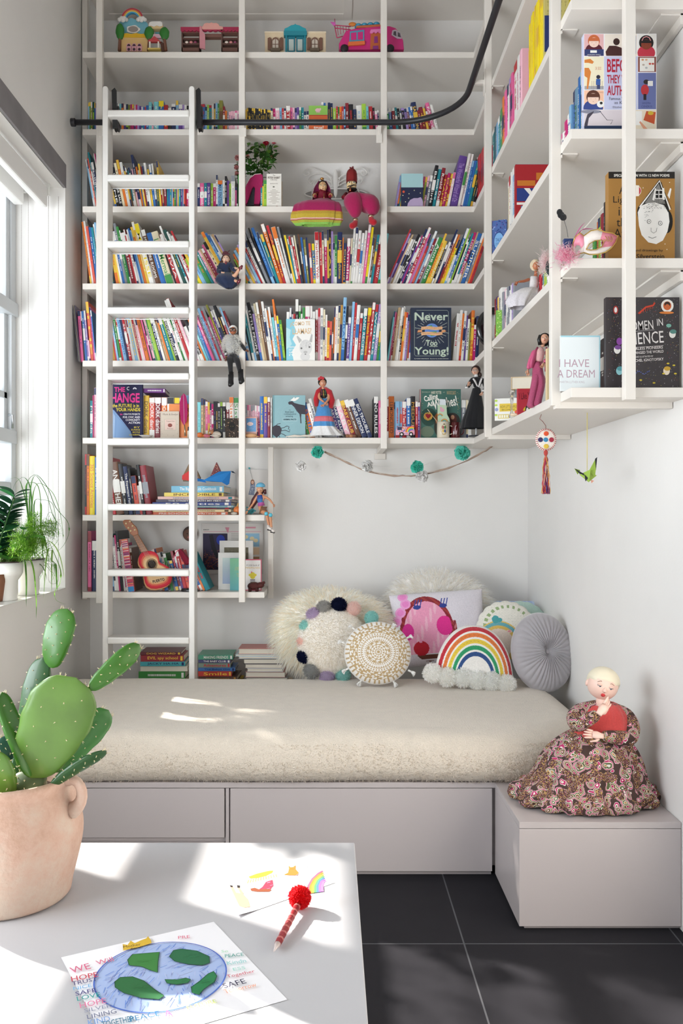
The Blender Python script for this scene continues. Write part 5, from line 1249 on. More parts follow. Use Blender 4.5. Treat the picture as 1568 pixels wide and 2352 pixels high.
def A_never(a,W,H):
    X,Z = U(a,W,H); cx,cz = X(52),Z(43); GN = 'C3D2BE'
    a.line([(X(9),Z(10)),(X(9),Z(88)),(X(12),Z(91)),(X(90),Z(91)),(X(93),Z(88)),(X(93),Z(8)),(X(90),Z(5)),(X(14),Z(5))],.0011,GN)
    for k in range(30):
        t = 2*pi*k/30+.05; r0,r1 = W*(.24+.02*(k % 2)),W*(.33+.09*((k*7) % 3)/2)
        a.line([(cx+r0*cos(t),cz+r0*sin(t)),(cx+r1*cos(t),cz+r1*sin(t))],.0011,'E9EFE2')
    a.oval(cx,cz,W*.175,W*.175,'6C8FD0',28); a.shape([(cx-W*.12,cz+W*.10),(cx-.0,cz+W*.13),(cx+W*.04,cz+W*.03),(cx-W*.08,cz+W*.02)][::-1],'4F9A5A'); a.shape([(cx-W*.10,cz-W*.04),(cx+W*.12,cz-W*.02),(cx+W*.10,cz-W*.12),(cx-W*.02,cz-W*.14)][::-1],'4F9A5A')
    for dz,sg in ((.065,1),(-.07,1)):
        a.shape([(cx-W*.26,cz+W*(dz-.05)),(cx-W*.1,cz+W*(dz-.035)),(cx+W*.1,cz+W*(dz-.055)),(cx+W*.26,cz+W*(dz-.035)),(cx+W*.26,cz+W*(dz+.035)),(cx+W*.1,cz+W*(dz+.02)),(cx-W*.1,cz+W*(dz+.04)),(cx-W*.26,cz+W*(dz+.025))],'EDB98A')
    a.shape([(cx-W*.36,cz-W*.05),(cx-W*.24,cz-W*.04),(cx-W*.24,cz+W*.02),(cx-W*.34,cz+W*.01)],'DE9A68'); a.shape([(cx+W*.24,cz-W*.06),(cx+W*.36,cz-W*.02),(cx+W*.31,cz+W*.02),(cx+W*.24,cz)],'DE9A68')
    a.text('50 UNSTOPPABLE KIDS',cx-W*.24,cx+W*.24,cz+W*.045,cz+W*.075,'9A6A48'); a.text('WHO MADE A DIFFERENCE',cx-W*.24,cx+W*.24,cz-W*.085,cz-W*.058,'9A6A48')
    a.text('Never',X(10),X(92),Z(24),Z(9),GN,.02); a.text('Too',X(37),X(66),Z(72),Z(61),GN,.02); a.rect(X(46),X(66),Z(73.5),Z(72.6),GN); a.text('Young!',X(9),X(93),Z(93),Z(74),GN,.02)
    a.text('By AILEEN WEINTRAUB   Illustrated by LAURA HORTON',X(9),X(93),Z(97.5),Z(95.5),'E9EFE2')
def A_change(a,W,H):
    X,Z = U(a,W,H); a.rect(-W/2,W/2,0,H,'25254A'); PK = 'E33C8E'; YE = 'E6D040'
    a.shape([(X(0),Z(40)),(X(0),Z(100)),(X(72),Z(100)),(X(66),Z(88)),(X(40),Z(66)),(X(20),Z(50))],'7F9FC8'); a.shape([(X(0),Z(52)),(X(0),Z(100)),(X(18),Z(100)),(X(22),Z(60)),(X(10),Z(48))],'9DB6D6')
    a.line([(X(20),Z(50)),(X(24),Z(70)),(X(22),Z(100))],.001,'5E7CA8'); a.line([(X(24),Z(58)),(X(60),Z(84)),(X(70),Z(96))],.001,'5E7CA8'); a.oval(X(7),Z(70),W*.05,W*.05,'E8A87A'); a.oval(X(7),Z(70),W*.03,W*.03,'D0605A')
    a.text('BE THE',X(-2),X(50),Z(15),Z(6),PK,.03); a.text('CHANGE',X(-8),X(92),Z(35),Z(17),PK,.03)
    a.arc(X(60),Z(8.5),W*.035,W*.05,60,300,'F0EEF0'); a.arc(X(78),Z(10),W*.02,W*.055,0,180,'D9D6E0')
    a.text('the FUTURE is in',X(14),X(90),Z(43.5),Z(37),YE,.02); a.text('YOUR HANDS',X(24),X(94),Z(51),Z(44.5),YE,.03)
    for k,(t,p) in enumerate((('CREATIVE PROJECTS',46),('FOR CIVIC AND',44),('COMMUNITY',52),('ACTION',60))): a.text(t,X(p),X(93),Z(58.5+k*5.2),Z(54.6+k*5.2),'F0EEF4',.02)
    a.text('86+',X(36),X(44),Z(58),Z(55),PK,.02)
    for k,(t,p) in enumerate((('BY',76),('EUNICE',68),('MOYLE',72),('and SABRINA',62))): a.text(t,X(p),X(93),Z(82+k*4.6),Z(79+k*4.6),YE,.01)
def A_animals(a,W,H):
    X,Z = U(a,W,H); BK = '3E3A42'; a.rect(X(0),X(5),0,H,'6F969C')
    a.shape([(X(x),Z(y)) for x,y in ((47,18),(50,15),(60,14),(66,18),(80,21),(100,24),(100,45),(88,44),(87,52),(88,66),(85,66),(84,54),(82,44),(74,38),(66,28),(58,22),(50,22))][::-1],BK)
    a.shape([(X(x),Z(y)) for x,y in ((54,12),(62,7),(66,4),(68,8),(74,5),(82,5),(78,9),(68,14),(58,13))][::-1],'ECE9E2')
    a.shape([(X(x),Z(y)) for x,y in ((0,74),(10,70),(22,72),(28,80),(24,92),(12,100),(0,92))][::-1],BK)
    for p in ([(22,78),(34,76),(44,72),(50,74),(48,80)],[(24,84),(38,82),(52,86),(52,80)],[(20,88),(34,92),(46,100)],[(16,92),(22,98),(20,104)],[(8,76),(14,68),(24,66)]): a.line([(X(x),Z(min(y,99))) for x,y in p],.0028,BK)
    cx,cz = X(52),Z(46)
    for k in range(36): t = 2*pi*k/36; a.oval(cx+W*.26*cos(t),cz+W*.28*sin(t),.0006,.0006,'DCE6E4',6)
    a.text('THE',X(49),X(55),Z(36),Z(34),'33444A'); a.text('illustrated',X(38),X(64),Z(41),Z(37),'33444A'); a.text('COMPENDIUM OF',X(34),X(72),Z(46),Z(43),'33444A'); a.text('amazing',X(40),X(62),Z(52),Z(47.5),'33444A')
    a.line([(X(30),Z(53.5)),(X(75),Z(53.5)),(X(75),Z(60)),(X(30),Z(60))],.0006,'DCE6E4',True); a.text('ANIMAL FACTS',X(33),X(72),Z(58.6),Z(55),'33444A',.02)
def A_notebook(a,W,H):
    X,Z = U(a,W,H); a.rect(-W/2,W/2,0,H,'CDBFAE'); a.text('Mark & Evelyn',X(14),X(94),Z(17),Z(8),'6A5A50'); a.line([(X(22),Z(30)),(X(84),Z(30)),(X(84),Z(72)),(X(22),Z(72))],.0007,'8A7A6C',True)
    a.rect(X(25),X(81),Z(70),Z(32),'DBBFB2'); a.text('Treasure Hunt',X(32),X(76),Z(40),Z(35),'6A5A50'); a.oval(X(52),Z(53),W*.12,H*.07,'8A4A40'); a.text('Princess',X(38),X(68),Z(68),Z(63),'6A5A50')
    for x,y in ((10,40),(10,85),(92,85),(90,50),(40,90),(70,92)): a.oval(X(x),Z(y),.002,.002,'B3A394',8)
    for k in range(16): a.oval(X(3),Z(6+k*5.8),.0016,.0011,'3A3A3A',8)
def A_orange(a,W,H):
    X,Z = U(a,W,H); a.text('BR',X(42),X(78),Z(24),Z(11),'9A4A22',.01); a.text('BR BRAIN',X(25),X(95),Z(38),Z(30),'9A4A22')
def A_witches(a,W,H):
    X,Z = U(a,W,H); a.rect(-W/2,W/2,0,H,'436A60'); a.rect(-W/2,-W/2+W*.035,0,H,'B38A88')
    for x0,x1,y0,y1,c in ((3,42,38,75,'2C4A40'),(35,70,55,98,'3A3A30'),(62,98,48,80,'35322E'),(3,35,75,98,'6A7A66')): a.oval(X((x0+x1)/2),Z((y0+y1)/2),W*(x1-x0)/200,H*(y1-y0)/200,c)
    a.oval(X(81),Z(62),W*.09,H*.10,'5A2A24'); a.oval(X(80),Z(57),W*.045,H*.045,'B98A6C'); a.shape([(X(x),Z(y)) for x,y in ((36,55),(50,40),(54,62),(40,70))][::-1],'A8673C')
    a.text('HARRY POTTER',X(28),X(53),Z(10),Z(4),'E0DAC4',.01); a.text('and',X(57),X(61),Z(7),Z(5),'C8C4B0'); a.text('FANTASTIC BEASTS',X(66),X(88),Z(11),Z(4),'C9A97A'); a.text('THE WORLD OF',X(6),X(25),Z(7),Z(5),'C8C4B0')
    a.text('Calling',X(11),X(45),Z(26),Z(11),'F2EEE4',.02,.25); a.text('All',X(18),X(34),Z(35),Z(26),'F2EEE4',.02,.2); a.text('Witches!',X(32),X(91),Z(38),Z(17),'F2EEE4',.02,.2)
    r = random.Random(6)
    for k in range(26): x = r.choice([r.uniform(4,9),r.uniform(91,97)]); a.oval(X(x),Z(r.uniform(5,50)),.0014,.001,r.choice(['C9A25A','E0C88A','A85A3A']),6)
def A_key(a,W,H):
    X,Z = U(a,W,H); a.rect(X(8),X(92),Z(94),Z(6),'6C9CC8'); r = random.Random(3)
    for k in range(50): a.oval(X(r.uniform(10,90)),Z(r.uniform(8,90)),.0008,.0008,r.choice(['EFEFEF','3A5A90','E8C0C8']),6)
    a.oval(X(42),Z(33),W*.26,H*.09,'F0D8D4'); a.text('The Key',X(22),X(62),Z(31),Z(26),'A8485A'); a.text('to Life',X(26),X(58),Z(38),Z(33),'A8485A'); a.rect(X(8),X(92),Z(94),Z(70),'D0A8A0')
def A_cat(a,W,H):
    X,Z = U(a,W,H); a.rect(-W/2,W/2,0,H,'3A2E26'); r = random.Random(5)
    for k in range(60): a.oval(X(r.uniform(2,98)),Z(r.uniform(2,98)),.002*r.uniform(.4,1.3),.002*r.uniform(.4,1.2),r.choice(['B8865A','8A7A50','C9A080','5A6A48','2A221E','D8B8A0']),7)
    a.oval(X(48),Z(42),W*.24,H*.22,'1C1816'); a.shape([(X(30),Z(30)),(X(34),Z(14)),(X(44),Z(26))],'1C1816'); a.shape([(X(54),Z(24)),(X(64),Z(14)),(X(66),Z(32))],'1C1816')
    for x in (40,56): a.oval(X(x),Z(40),.0012,.0009,'C8B050',8)
def A_authors(a,W,H):
    X,Z = U(a,W,H); a.rect(-W/2,W/2,0,H,'C9CCE6'); w = 'F1EFF0'
    def cell(x0,x1,y0,y1,c): a.rect(X(x0),X(x1),Z(y1),Z(y0),w); a.rect(X(x0+.6),X(x1-.6),Z(y1-.4),Z(y0+.4),c)
    def head(x,y,r_,skin_,hair,shirt):
        a.oval(X(x),Z(y+r_*1.25),W*r_*.017,H*r_*.0105,shirt); a.oval(X(x),Z(y-r_*.12),W*r_*.0118,H*r_*.0088,hair); a.oval(X(x),Z(y+r_*.1),W*r_*.0098,H*r_*.0070,skin_)
        a.rect(X(x-r_*.9),X(x+r_*.9),Z(y-r_*.1),Z(y-r_*.55),hair)
        for s_ in (-1,1): a.oval(X(x+s_*r_*.4),Z(y+r_*.1),.0009,.0007,'2A2020',6)
        a.oval(X(x),Z(y+r_*.45),.0016,.0006,'A8404A',6)
    cell(0,28,0,22.5,'E2B3B4'); head(14,8,7,'F2D3C2','C8683C','5A1F2C'); a.rect(X(1),X(27.5),Z(22),Z(15.5),'35406E'); a.rect(X(9),X(18),Z(19),Z(16.5),'EFECE6'); a.text("MADELEINE L'ENGLE",X(5),X(23),Z(21.6),Z(20.4),'EDE9E0')
    cell(28,74,0,22.5,'EFE4D6'); a.oval(X(45),Z(8),W*.045,H*.035,'3A2420'); a.shape([(X(x),Z(y)) for x,y in ((31,22),(30,18),(35,12),(44,12),(52,14),(56,22))][::-1],'4A2A28'); a.rect(X(62),X(72),Z(20),Z(2),'8FA0C8')
    cell(74,100,0,22.5,'EDEAE4'); a.oval(X(86),Z(9),W*.10,H*.075,'201818'); head(86,10,7.2,'8A3E28','201818','C8384A'); a.line([(X(80),Z(7)),(X(82),Z(4)),(X(86),Z(2.8)),(X(90),Z(4)),(X(92),Z(7))],.0024,'E39A9A')
    cell(0,28,22.5,56,'EFE6C8'); a.rect(X(1),X(27.5),Z(55.6),Z(52),'A8A8AC'); a.shape([(X(x),Z(y)) for x,y in ((1,34),(7,34),(10,38),(8,46),(6,55),(4,55),(5,44),(1,42))][::-1],'D8823C'); a.shape([(X(x),Z(y)) for x,y in ((1,26),(9,25),(14,28),(12,30),(6,29),(1,29))][::-1],'D8823C'); a.oval(X(20),Z(43),W*.028,H*.02,'2A2A3A'); a.rect(X(17),X(23),Z(51),Z(45),'2E5CA8'); a.rect(X(18),X(22.5),Z(55),Z(51),'26386A')
    for k in range(6): a.rect(X(11+k*2.8),X(11.4+k*2.8),Z(55),Z(47),'8A7A6A')
    a.text('DR. SEUSS',X(16),X(24),Z(36),Z(33),'D0805A')
    cell(0,28,56,75.5,'F0C0A2'); head(13,64,8,'F2D0BC','5A3426','3A4A8C'); a.oval(X(23),Z(70),W*.05,H*.035,'F0EEEA'); a.oval(X(24),Z(69),W*.02,H*.014,'2A2A2A'); a.text('MAURICE',X(19),X(27),Z(59),Z(58),'8A5A4A')
    cell(74,100,22.5,38.5,'8A4A40'); a.rect(X(77),X(97),Z(37.5),Z(24),'F1EEE6')
    for x,y,c in ((81,26,'D8A070'),(86,26,'E0B090'),(91,30,'C84A3A'),(82,31,'C0B0A0'),(95,30,'C84A3A'),(86,34,'B8B8B8')): a.oval(X(x),Z(y),W*.018,H*.01,c,10)
    cell(74,100,38.5,75.5,'6A74A8'); a.oval(X(84),Z(56),W*.055,H*.055,'C0343A'); a.oval(X(86),Z(48),W*.04,H*.024,'2A2020'); a.rect(X(88),X(95),Z(52),Z(47),'EFECE8'); a.rect(X(82),X(86),Z(66),Z(60),'2A2024'); a.text('SANDRA',X(80),X(92),Z(70),Z(68),'3A4270'); a.text('CISNEROS',X(79),X(94),Z(73.4),Z(71.4),'3A4270')
    for t,y0,y1 in (('BEFORE',25,38.5),('THEY WERE',41,49.5),('AUTHORS',51.5,61.5)): a.text(t,X(32),X(71),Z(y1),Z(y0),'B8243C',.02)
    a.text('Famous Writers',X(35),X(68),Z(66),Z(63),'4A4A5A'); a.text('as Kids',X(42),X(60),Z(70),Z(67),'4A4A5A'); a.text('Elizabeth Haidle',X(40),X(66),Z(74),Z(72),'6A6A7A')
    cell(0,62,75.5,100,'DCD2D6'); a.rect(X(0.5),X(61),Z(99.5),Z(91.5),'26385A'); a.rect(X(.5),X(61),Z(99.5),Z(94.5),'24242C'); a.oval(X(10),Z(77.5),W*.14,H*.02,'8A8A9A'); a.shape([(X(x),Z(y)) for x,y in ((1,90),(5,80),(14,77),(13,79),(7,84),(5,92),(1,92))][::-1],'4A4450'); a.line([(X(22),Z(77)),(X(32),Z(86)),(X(40),Z(86)),(X(37),Z(90))],.0014,'2A2A30'); a.text('MARK TWAIN',X(12),X(36),Z(98),Z(96.4),'D8D4CC')
    cell(62,100,75.5,100,'E8DCC4'); a.rect(X(66),X(80),Z(91),Z(77),'F1EFEA'); a.shape([(X(x),Z(y)) for x,y in ((82,86),(86,77),(99,78),(97,90))][::-1],'C8562E'); a.oval(X(92),Z(79),W*.04,H*.02,'D8B83A'); a.shape([(X(x),Z(y)) for x,y in ((76,88),(78,87),(88,95),(86,99))][::-1],'E0A080'); a.oval(X(69),Z(97.5),W*.07,H*.022,'221C1C')
def A_attic(a,W,H):
    X,Z = U(a,W,H); a.rect(-W/2,W/2,0,H,'A87B3E'); a.rect(-W/2,W/2,Z(7.5),H,'26221E'); K = '1E1B18'
    a.text('SPECIAL EDITION WITH 12 NEW POEMS',X(8),X(92),Z(5.6),Z(2.6),'F1EDE4',.02)
    for t,x0,x1,y in (('A',16,26,20),('Light',7,36,32),('in',15,27,44),('the',12,34,56),('Attic',8,40,68)): a.text(t,X(x0),X(x1),Z(y+4.5),Z(y-5),K)
    a.oval(X(41),Z(21),W*.085,W*.085,'F0E8DC'); a.oval(X(41),Z(21),W*.078,W*.078,'C22A34'); a.rect(X(37),X(46),Z(27),Z(15),'EFE6DA')
    a.oval(X(88),Z(55),W*.09,H*.13,K,24); a.oval(X(48),Z(45),W*.05,H*.08,K,20)
    a.shape([(X(x),Z(y)) for x,y in ((46,60),(44,45),(50,35),(78,33),(90,42),(92,55),(89,66),(82,76),(72,80),(60,78),(50,70))][::-1],'F2EFE9')
    a.shape([(X(x),Z(y)) for x,y in ((49,38),(52,33),(76,9),(80,12),(93,40),(90,45),(84,37),(66,33),(54,36))][::-1],K)
    a.shape([(X(x),Z(y)) for x,y in ((54,35),(76,13),(86,36),(70,34))][::-1],'8A8782'); a.line([(X(47),Z(39)),(X(77),Z(10)),(X(93),Z(42))],.0042,'F2EFE9'); a.line([(X(46),Z(38)),(X(77),Z(8.6)),(X(95),Z(41))],.0012,K)
    a.rect(X(70),X(82),Z(30),Z(20),'F2EFE9'); 
    for q in ((71,75.5,29,25.5),(76.5,81,29,25.5),(71,75.5,24.5,21),(76.5,81,24.5,21)): a.rect(X(q[0]),X(q[1]),Z(q[2]),Z(q[3]),K)
    a.shape([(X(x),Z(y)) for x,y in ((66,31),(70,18),(72,19),(69,32))][::-1],'F2EFE9'); a.shape([(X(x),Z(y)) for x,y in ((82,18),(84,18),(85,31),(82,31))][::-1],'F2EFE9'); a.shape([(X(x),Z(y)) for x,y in ((89,26),(93,18),(95,19),(92,30))][::-1],'F2EFE9')
    for k in range(150):
        x = rnd.uniform(52,88); y = rnd.uniform(33,41) if k < 70 else 20+abs(x-77)*.9+rnd.uniform(2,14); a.line([(X(x),Z(y)),(X(x+1.5),Z(y))],.0006,K)
    for x,y in ((61,55),(78,57)): a.oval(X(x),Z(y),W*.030,H*.024,K); a.oval(X(x),Z(y),W*.024,H*.019,'F2EFE9'); a.oval(X(x),Z(y),W*.007,H*.007,K,8)
    a.line([(X(64),Z(62)),(X(64),Z(66)),(X(68),Z(68)),(X(72),Z(66)),(X(73),Z(62))],.0008,K); a.line([(X(60),Z(72)),(X(66),Z(73.6)),(X(72),Z(72))],.001,K)
    a.text('Poems and drawings by',X(20),X(82),Z(89),Z(85.5),K); a.text('Shel Silverstein',X(22),X(84),Z(96),Z(91),K,.01)
    for x,y in ((52,18),(92,12),(88,86),(85,80)): a.oval(X(x),Z(y),.0014,.0014,'EFE6D0',8)
def A_science(a,W,H):
    X,Z = U(a,W,H); r = random.Random(12)
    for k in range(420):
        x,y = r.uniform(2,98),r.uniform(2,98)
        if 30 < x < 80 and 24 < y < 70: continue
        a.oval(X(x),Z(y),.0006*r.uniform(.6,1.6),.0006*r.uniform(.6,1.6),r.choice(['E9E4E0','C9C4C0','C8503C','E0D060','9A9AC0']),5)
    C = 'E6E0DC'
    a.text('WOMEN',X(23),X(64),Z(36),Z(26),C,.005,.07); a.text('IN',X(69),X(77),Z(31),Z(23.5),C,.005,.07); a.text('SCIENCE',X(22),X(78),Z(51),Z(38),C,.005,.07)
    for x0,x1,y in ((22,66,37),(22,78,54)): a.line([(X(x0),Z(y+1.5)),(X(x1),Z(y-1.5))],.0007,C)
    a.text('50 FEARLESS PIONEERS',X(25),X(77),Z(57),Z(54),C,.01,.06); a.text('WHO CHANGED THE WORLD',X(22),X(78),Z(61.5),Z(58.5),C,.01,.06); a.text('WRITTEN AND ILLUSTRATED BY',X(28),X(64),Z(65.6),Z(63.8),C,0,.05); a.text('RACHEL IGNOTOFSKY',X(34),X(78),Z(69.6),Z(66.6),C,.01,.06)
    a.line([(X(26),Z(9)),(X(34),Z(6)),(X(40),Z(9)),(X(34),Z(13))],.004,'CC4A34'); a.line([(X(44),Z(18)),(X(54),Z(11)),(X(64),Z(9)),(X(66),Z(6))],.005,'CC4A34')
    for k in range(6): a.line([(X(48+k*3),Z(15-k*1.2)),(X(47+k*3),Z(18-k*1.0))],.0012,'CC4A34')
    a.oval(X(83),Z(9.5),W*.085,H*.07,'E9E4DC'); a.oval(X(83),Z(9.5),W*.055,H*.048,'C8602E'); a.oval(X(83),Z(8),W*.04,H*.03,'3A2A24'); a.oval(X(83),Z(10.5),W*.032,H*.028,'C8683C'); a.oval(X(82),Z(17),W*.10,H*.014,'D8803C')
    a.oval(X(13),Z(14),W*.035,H*.045,'A83A34'); a.oval(X(13),Z(14),W*.02,H*.03,'E6E0DC')
    for x,y,c in ((90,40,'E9E4DC'),(15,57,'E9E4DC'),(18,80,'8CC0C4'),(82,80,'E9D9C0')): a.oval(X(x),Z(y),W*.045,H*.045,c); a.oval(X(x+1),Z(y-2.5),W*.045,H*.024,{'8CC0C4': '5A9AA0'}.get(c,'5A8A80' if x > 85 else ('C8A03A' if x > 50 else '7A4A90')))
    a.oval(X(85),Z(31),W*.035,H*.02,'7CB0A0'); a.oval(X(18),Z(48),W*.04,H*.04,'8A4A9A')
    for x,y in ((78,83),(92,74),(94,83),(84,72),(65,93),(47,90)): a.oval(X(x),Z(y),W*.02,H*.009,'D8C040',10)
    for k in range(12): a.oval(X(34+k*2.2),Z(82+1.6*sin(k)),.0018,.0016,'5A6AB0',6)
def A_dream(a,W,H):
    X,Z = U(a,W,H); a.rect(-W/2,W/2,0,H,'E6ECEC'); a.rect(-W/2,W/2,Z(3),H,'A8D4DC'); a.rect(X(97),X(100),0,H,'A8D4DC')
    a.text('I HAVE',X(-4),X(72),Z(57),Z(43),'B89AA6'); a.text('A DREAM',X(-8),X(86),Z(76),Z(62),'B89AA6'); a.text('MARTIN LUTHER KING',X(-2),X(60),Z(86),Z(82),'C0B4B8')
def A_uk(a,W,H):
    X,Z = U(a,W,H); a.rect(-W/2,W/2,0,H,'A8262C'); a.rect(X(4),X(42),Z(36),Z(27),'C8762A'); a.rect(X(3),X(44),Z(62),Z(40),'2C3E80'); a.shape([(X(18),Z(40)),(X(30),Z(40)),(X(42),Z(56)),(X(42),Z(62))],'EFE9E0')
    a.rect(X(3),X(44),Z(68),Z(64),'EFE9E0'); a.rect(X(12),X(40),Z(90),Z(70),'3A86B8'); a.oval(X(26),Z(80),W*.04,H*.07,'1E2A40'); a.rect(X(48),X(96),Z(60),Z(16),'201C20'); a.rect(X(44),X(70),Z(26),Z(14),'C8762A'); a.rect(X(74),X(96),Z(26),Z(14),'C8762A'); a.rect(X(3),X(44),Z(96),Z(92),'EFE9E0')
def A_like(a,W,H):
    X,Z = U(a,W,H); a.text('I Like You',X(10),X(96),Z(40),Z(14),'4A1420',0,.1); a.arc(X(60),Z(86),W*.15,W*.26,0,180,'D8C03A'); a.oval(X(60),Z(80),W*.13,H*.16,'26262A'); a.oval(X(60),Z(84),W*.08,H*.10,'EFE9E0')
def A_yellow(a,W,H):
    X,Z = U(a,W,H); a.rect(X(20),X(96),Z(60),Z(24),'E3C44A'); a.text('HOW LITTLE GIRLS',X(24),X(92),Z(44),Z(32),'6A5A28'); a.text('BECOME BIG',X(30),X(86),Z(56),Z(48),'6A5A28'); a.rect(X(14),X(60),Z(92),Z(72),'DCCB82')
    for x in (22,32,42,52): a.rect(X(x-3),X(x+3),Z(88),Z(76),'EFECE0')
    for y in (10,30,75): a.oval(X(6),Z(y),W*.06,H*.05,'B8D850')
    a.oval(X(8),Z(50),W*.07,H*.08,'9AA0C8')
def A_green(a,W,H):
    r = random.Random(31)
    for k in range(120): a.oval(-W/2+W*r.random(),H*r.random(),.004,.0016,r.choice(['9CCB4A','5FA030','78B83C','D0E890']),6,r.uniform(0,3))
    a.oval(W*.1,H*.5,W*.12,H*.3,'D8A06A'); a.oval(W*.12,H*.78,W*.09,H*.08,'5A3A26')
def A_men(a,W,H):
    X,Z = U(a,W,H); a.text('MR. MEN',X(10),X(90),Z(22),Z(10),'26262A',.03); a.rect(X(10),X(90),Z(30),Z(27),'55504C'); a.rect(X(10),X(70),Z(36),Z(33),'8A8580'); a.line([(X(40),Z(60)),(X(50),Z(48)),(X(70),Z(46)),(X(80),Z(56))],.002,'26262A')
def A_lace(a,W,H):
    r = random.Random(3)
    for k in range(140): x,y = -W/2+W*r.random(),H*r.random(); a.oval(x,y,.0028,.0028,r.choice(['3F5A9A','8FA8D8','5A78B8','2C4078','6A5A9A']),6)
    a.oval(0,H*.36,W*.36,H*.30,'34508A'); a.oval(0,H*.36,W*.31,H*.26,'7FB0E0'); a.text('TALES',-W*.22,W*.22,H*.36,H*.46,'2C4A80'); a.text('OF WONDER',-W*.22,W*.22,H*.24,H*.33,'2C4A80')
def A_pattern(a,W,H):
    r = random.Random(3); X,Z = U(a,W,H)
    for i in range(5):
        for j in range(8): a.oval(X(14+i*18),Z(8+j*12),.0028,.0028,'6A6440',10); a.oval(X(14+i*18),Z(8+j*12),.0019,.0019,'C9BC6E',10); a.rect(X(13.5+i*18),X(14.5+i*18),Z(14+j*12),Z(10+j*12),'6A6440')
    a.rect(X(0),X(60),Z(86),Z(38),'26346A')
FB = 'books shown cover first'
face_book('book','small green and orange cover-forward book showing a pink pig on the second shelf',709,752,243,'B',4.088,.012,'D96A3E',A_true)
face_book('book','cover-forward book, pale blue above, navy with lilac hill and orange planet below',921,971,399,'C',4.085,.02,'282D4A',A_planet)
bxp = face_book('boxed_book_set','white slipcase of small storybooks with a printed contents list, beside the shoe vase',612,646,399,'C',4.09,.10,'E9E4DB',A_box,cat='book set',edge='DCD0BC',style='matte')
face_book('book','white and aqua book with a drawn llama face, standing cover forward',657,723,733,'E',4.082,.014,'EFECE6',A_llama)
face_book('book','navy book with big pale title letters and a ribboned globe, cover forward',943,1036,707,'E',4.078,.03,'232E44',A_never)
face_book('book','navy book with pink CHANGE lettering and a denim leg, cover forward behind the ladder',247,327,882,'F',4.08,.02,'25254A',A_change)
face_book('book','dusty blue book with a moose and an octopus, cover forward on the sixth shelf',626,701,908,'F',4.085,.025,'88AEB4',A_animals)
nb_ = face_book('notebook','beige spiral notebook with a small pink label, leaning on the diaries',368,411,945,'F',4.074,.012,'CDBFAE',A_notebook,cat='notebook')
m = MB(); W_ = 43*4.074/2000
for k in range(15): m.tube([(-W_/2-.002+.004*cos(a),.003-.004*sin(a)*1.0,.006+k*.0072) for a in [j*pi/4 for j in range(9)]],.0005,'2E2E2E',4)
m.build('wire_binding','metal',nb_)
face_book('book','bright orange book behind the spiral notebook and the feather quill',388,450,928,'F',4.09,.014,'E8863C',A_orange)
face_book('book','large dark green book with white script title and a woman, behind the two mugs',963,1058,894,'F',4.115,.022,'436A60',A_witches)
face_book('book','small pink framed book with a blue starry tree cover',563,590,958,'F',4.085,.010,'E0A89A',A_key)
face_book('picture_card','small dark picture card of a black cat among flowers, under the hanging boots',517,549,961,'F',4.09,.006,'3A2E26',A_cat,cat='card')
face_book('book','large pale book with a grid of children and the red title BEFORE THEY WERE AUTHORS',1340,1507,78,'D',2.465,.022,'C9CCE6',A_authors)
face_book('book','brown book with a drawn man wearing an attic on his head',1397,1549,395,'E',2.47,.030,'A87B3E',A_attic)
face_book('book','black star-speckled book titled WOMEN IN SCIENCE on the lowest side shelf',1391,1560,683,'F',2.47,.020,'352E30',A_science)
face_book('book','white book titled I HAVE A DREAM in a shiny plastic jacket',1287,1378,771,'F',2.50,.010,'E6ECEC',A_dream,style='gloss')
for k,(x0,x1,yt,c) in enumerate(((1380,1384,770,'3A3A40'),(1384.5,1389,690,'8A86C8'))):
    pass
face_book('book','red picture book with blue and black panels on the fourth side shelf',1183,1292,378,'D',3.23,.02,'A8262C',A_uk)
face_book('book','red book with a small penguin, lying open-faced behind the pink suited doll',1188,1226,893,'F',3.10,.014,'B8303E',A_like)
face_book('book','white book with a yellow panel at the corner end of the lowest side shelf',1136,1190,915,'F',3.30,.012,'ECEAE2',A_yellow,yaw=-18)
face_book('book','green leafy picture book standing beside the round black frame',1138,1170,712,'E',3.52,.012,'78B03C',A_green,yaw=-24)
face_book('book','white and black slim book behind the green leafy one',1149,1172,676,'E',3.56,.010,'E2DFDA',A_men,yaw=-24)
face_book('book','ornate blue lacework book leaning in the corner of the fourth side shelf',1128,1163,506,'D',3.60,.016,'4A68A8',A_lace,yaw=-20)
face_book('book','yellow patterned book with a navy block behind the row of yellow spines',1250,1306,-30,'C',2.77,.016,'C9BC6E',A_pattern)
face_book('book','beige board book filling the sixth side shelf behind the pink suited doll',1256,1285,800,'F',2.72,.02,'E0C89A',None)

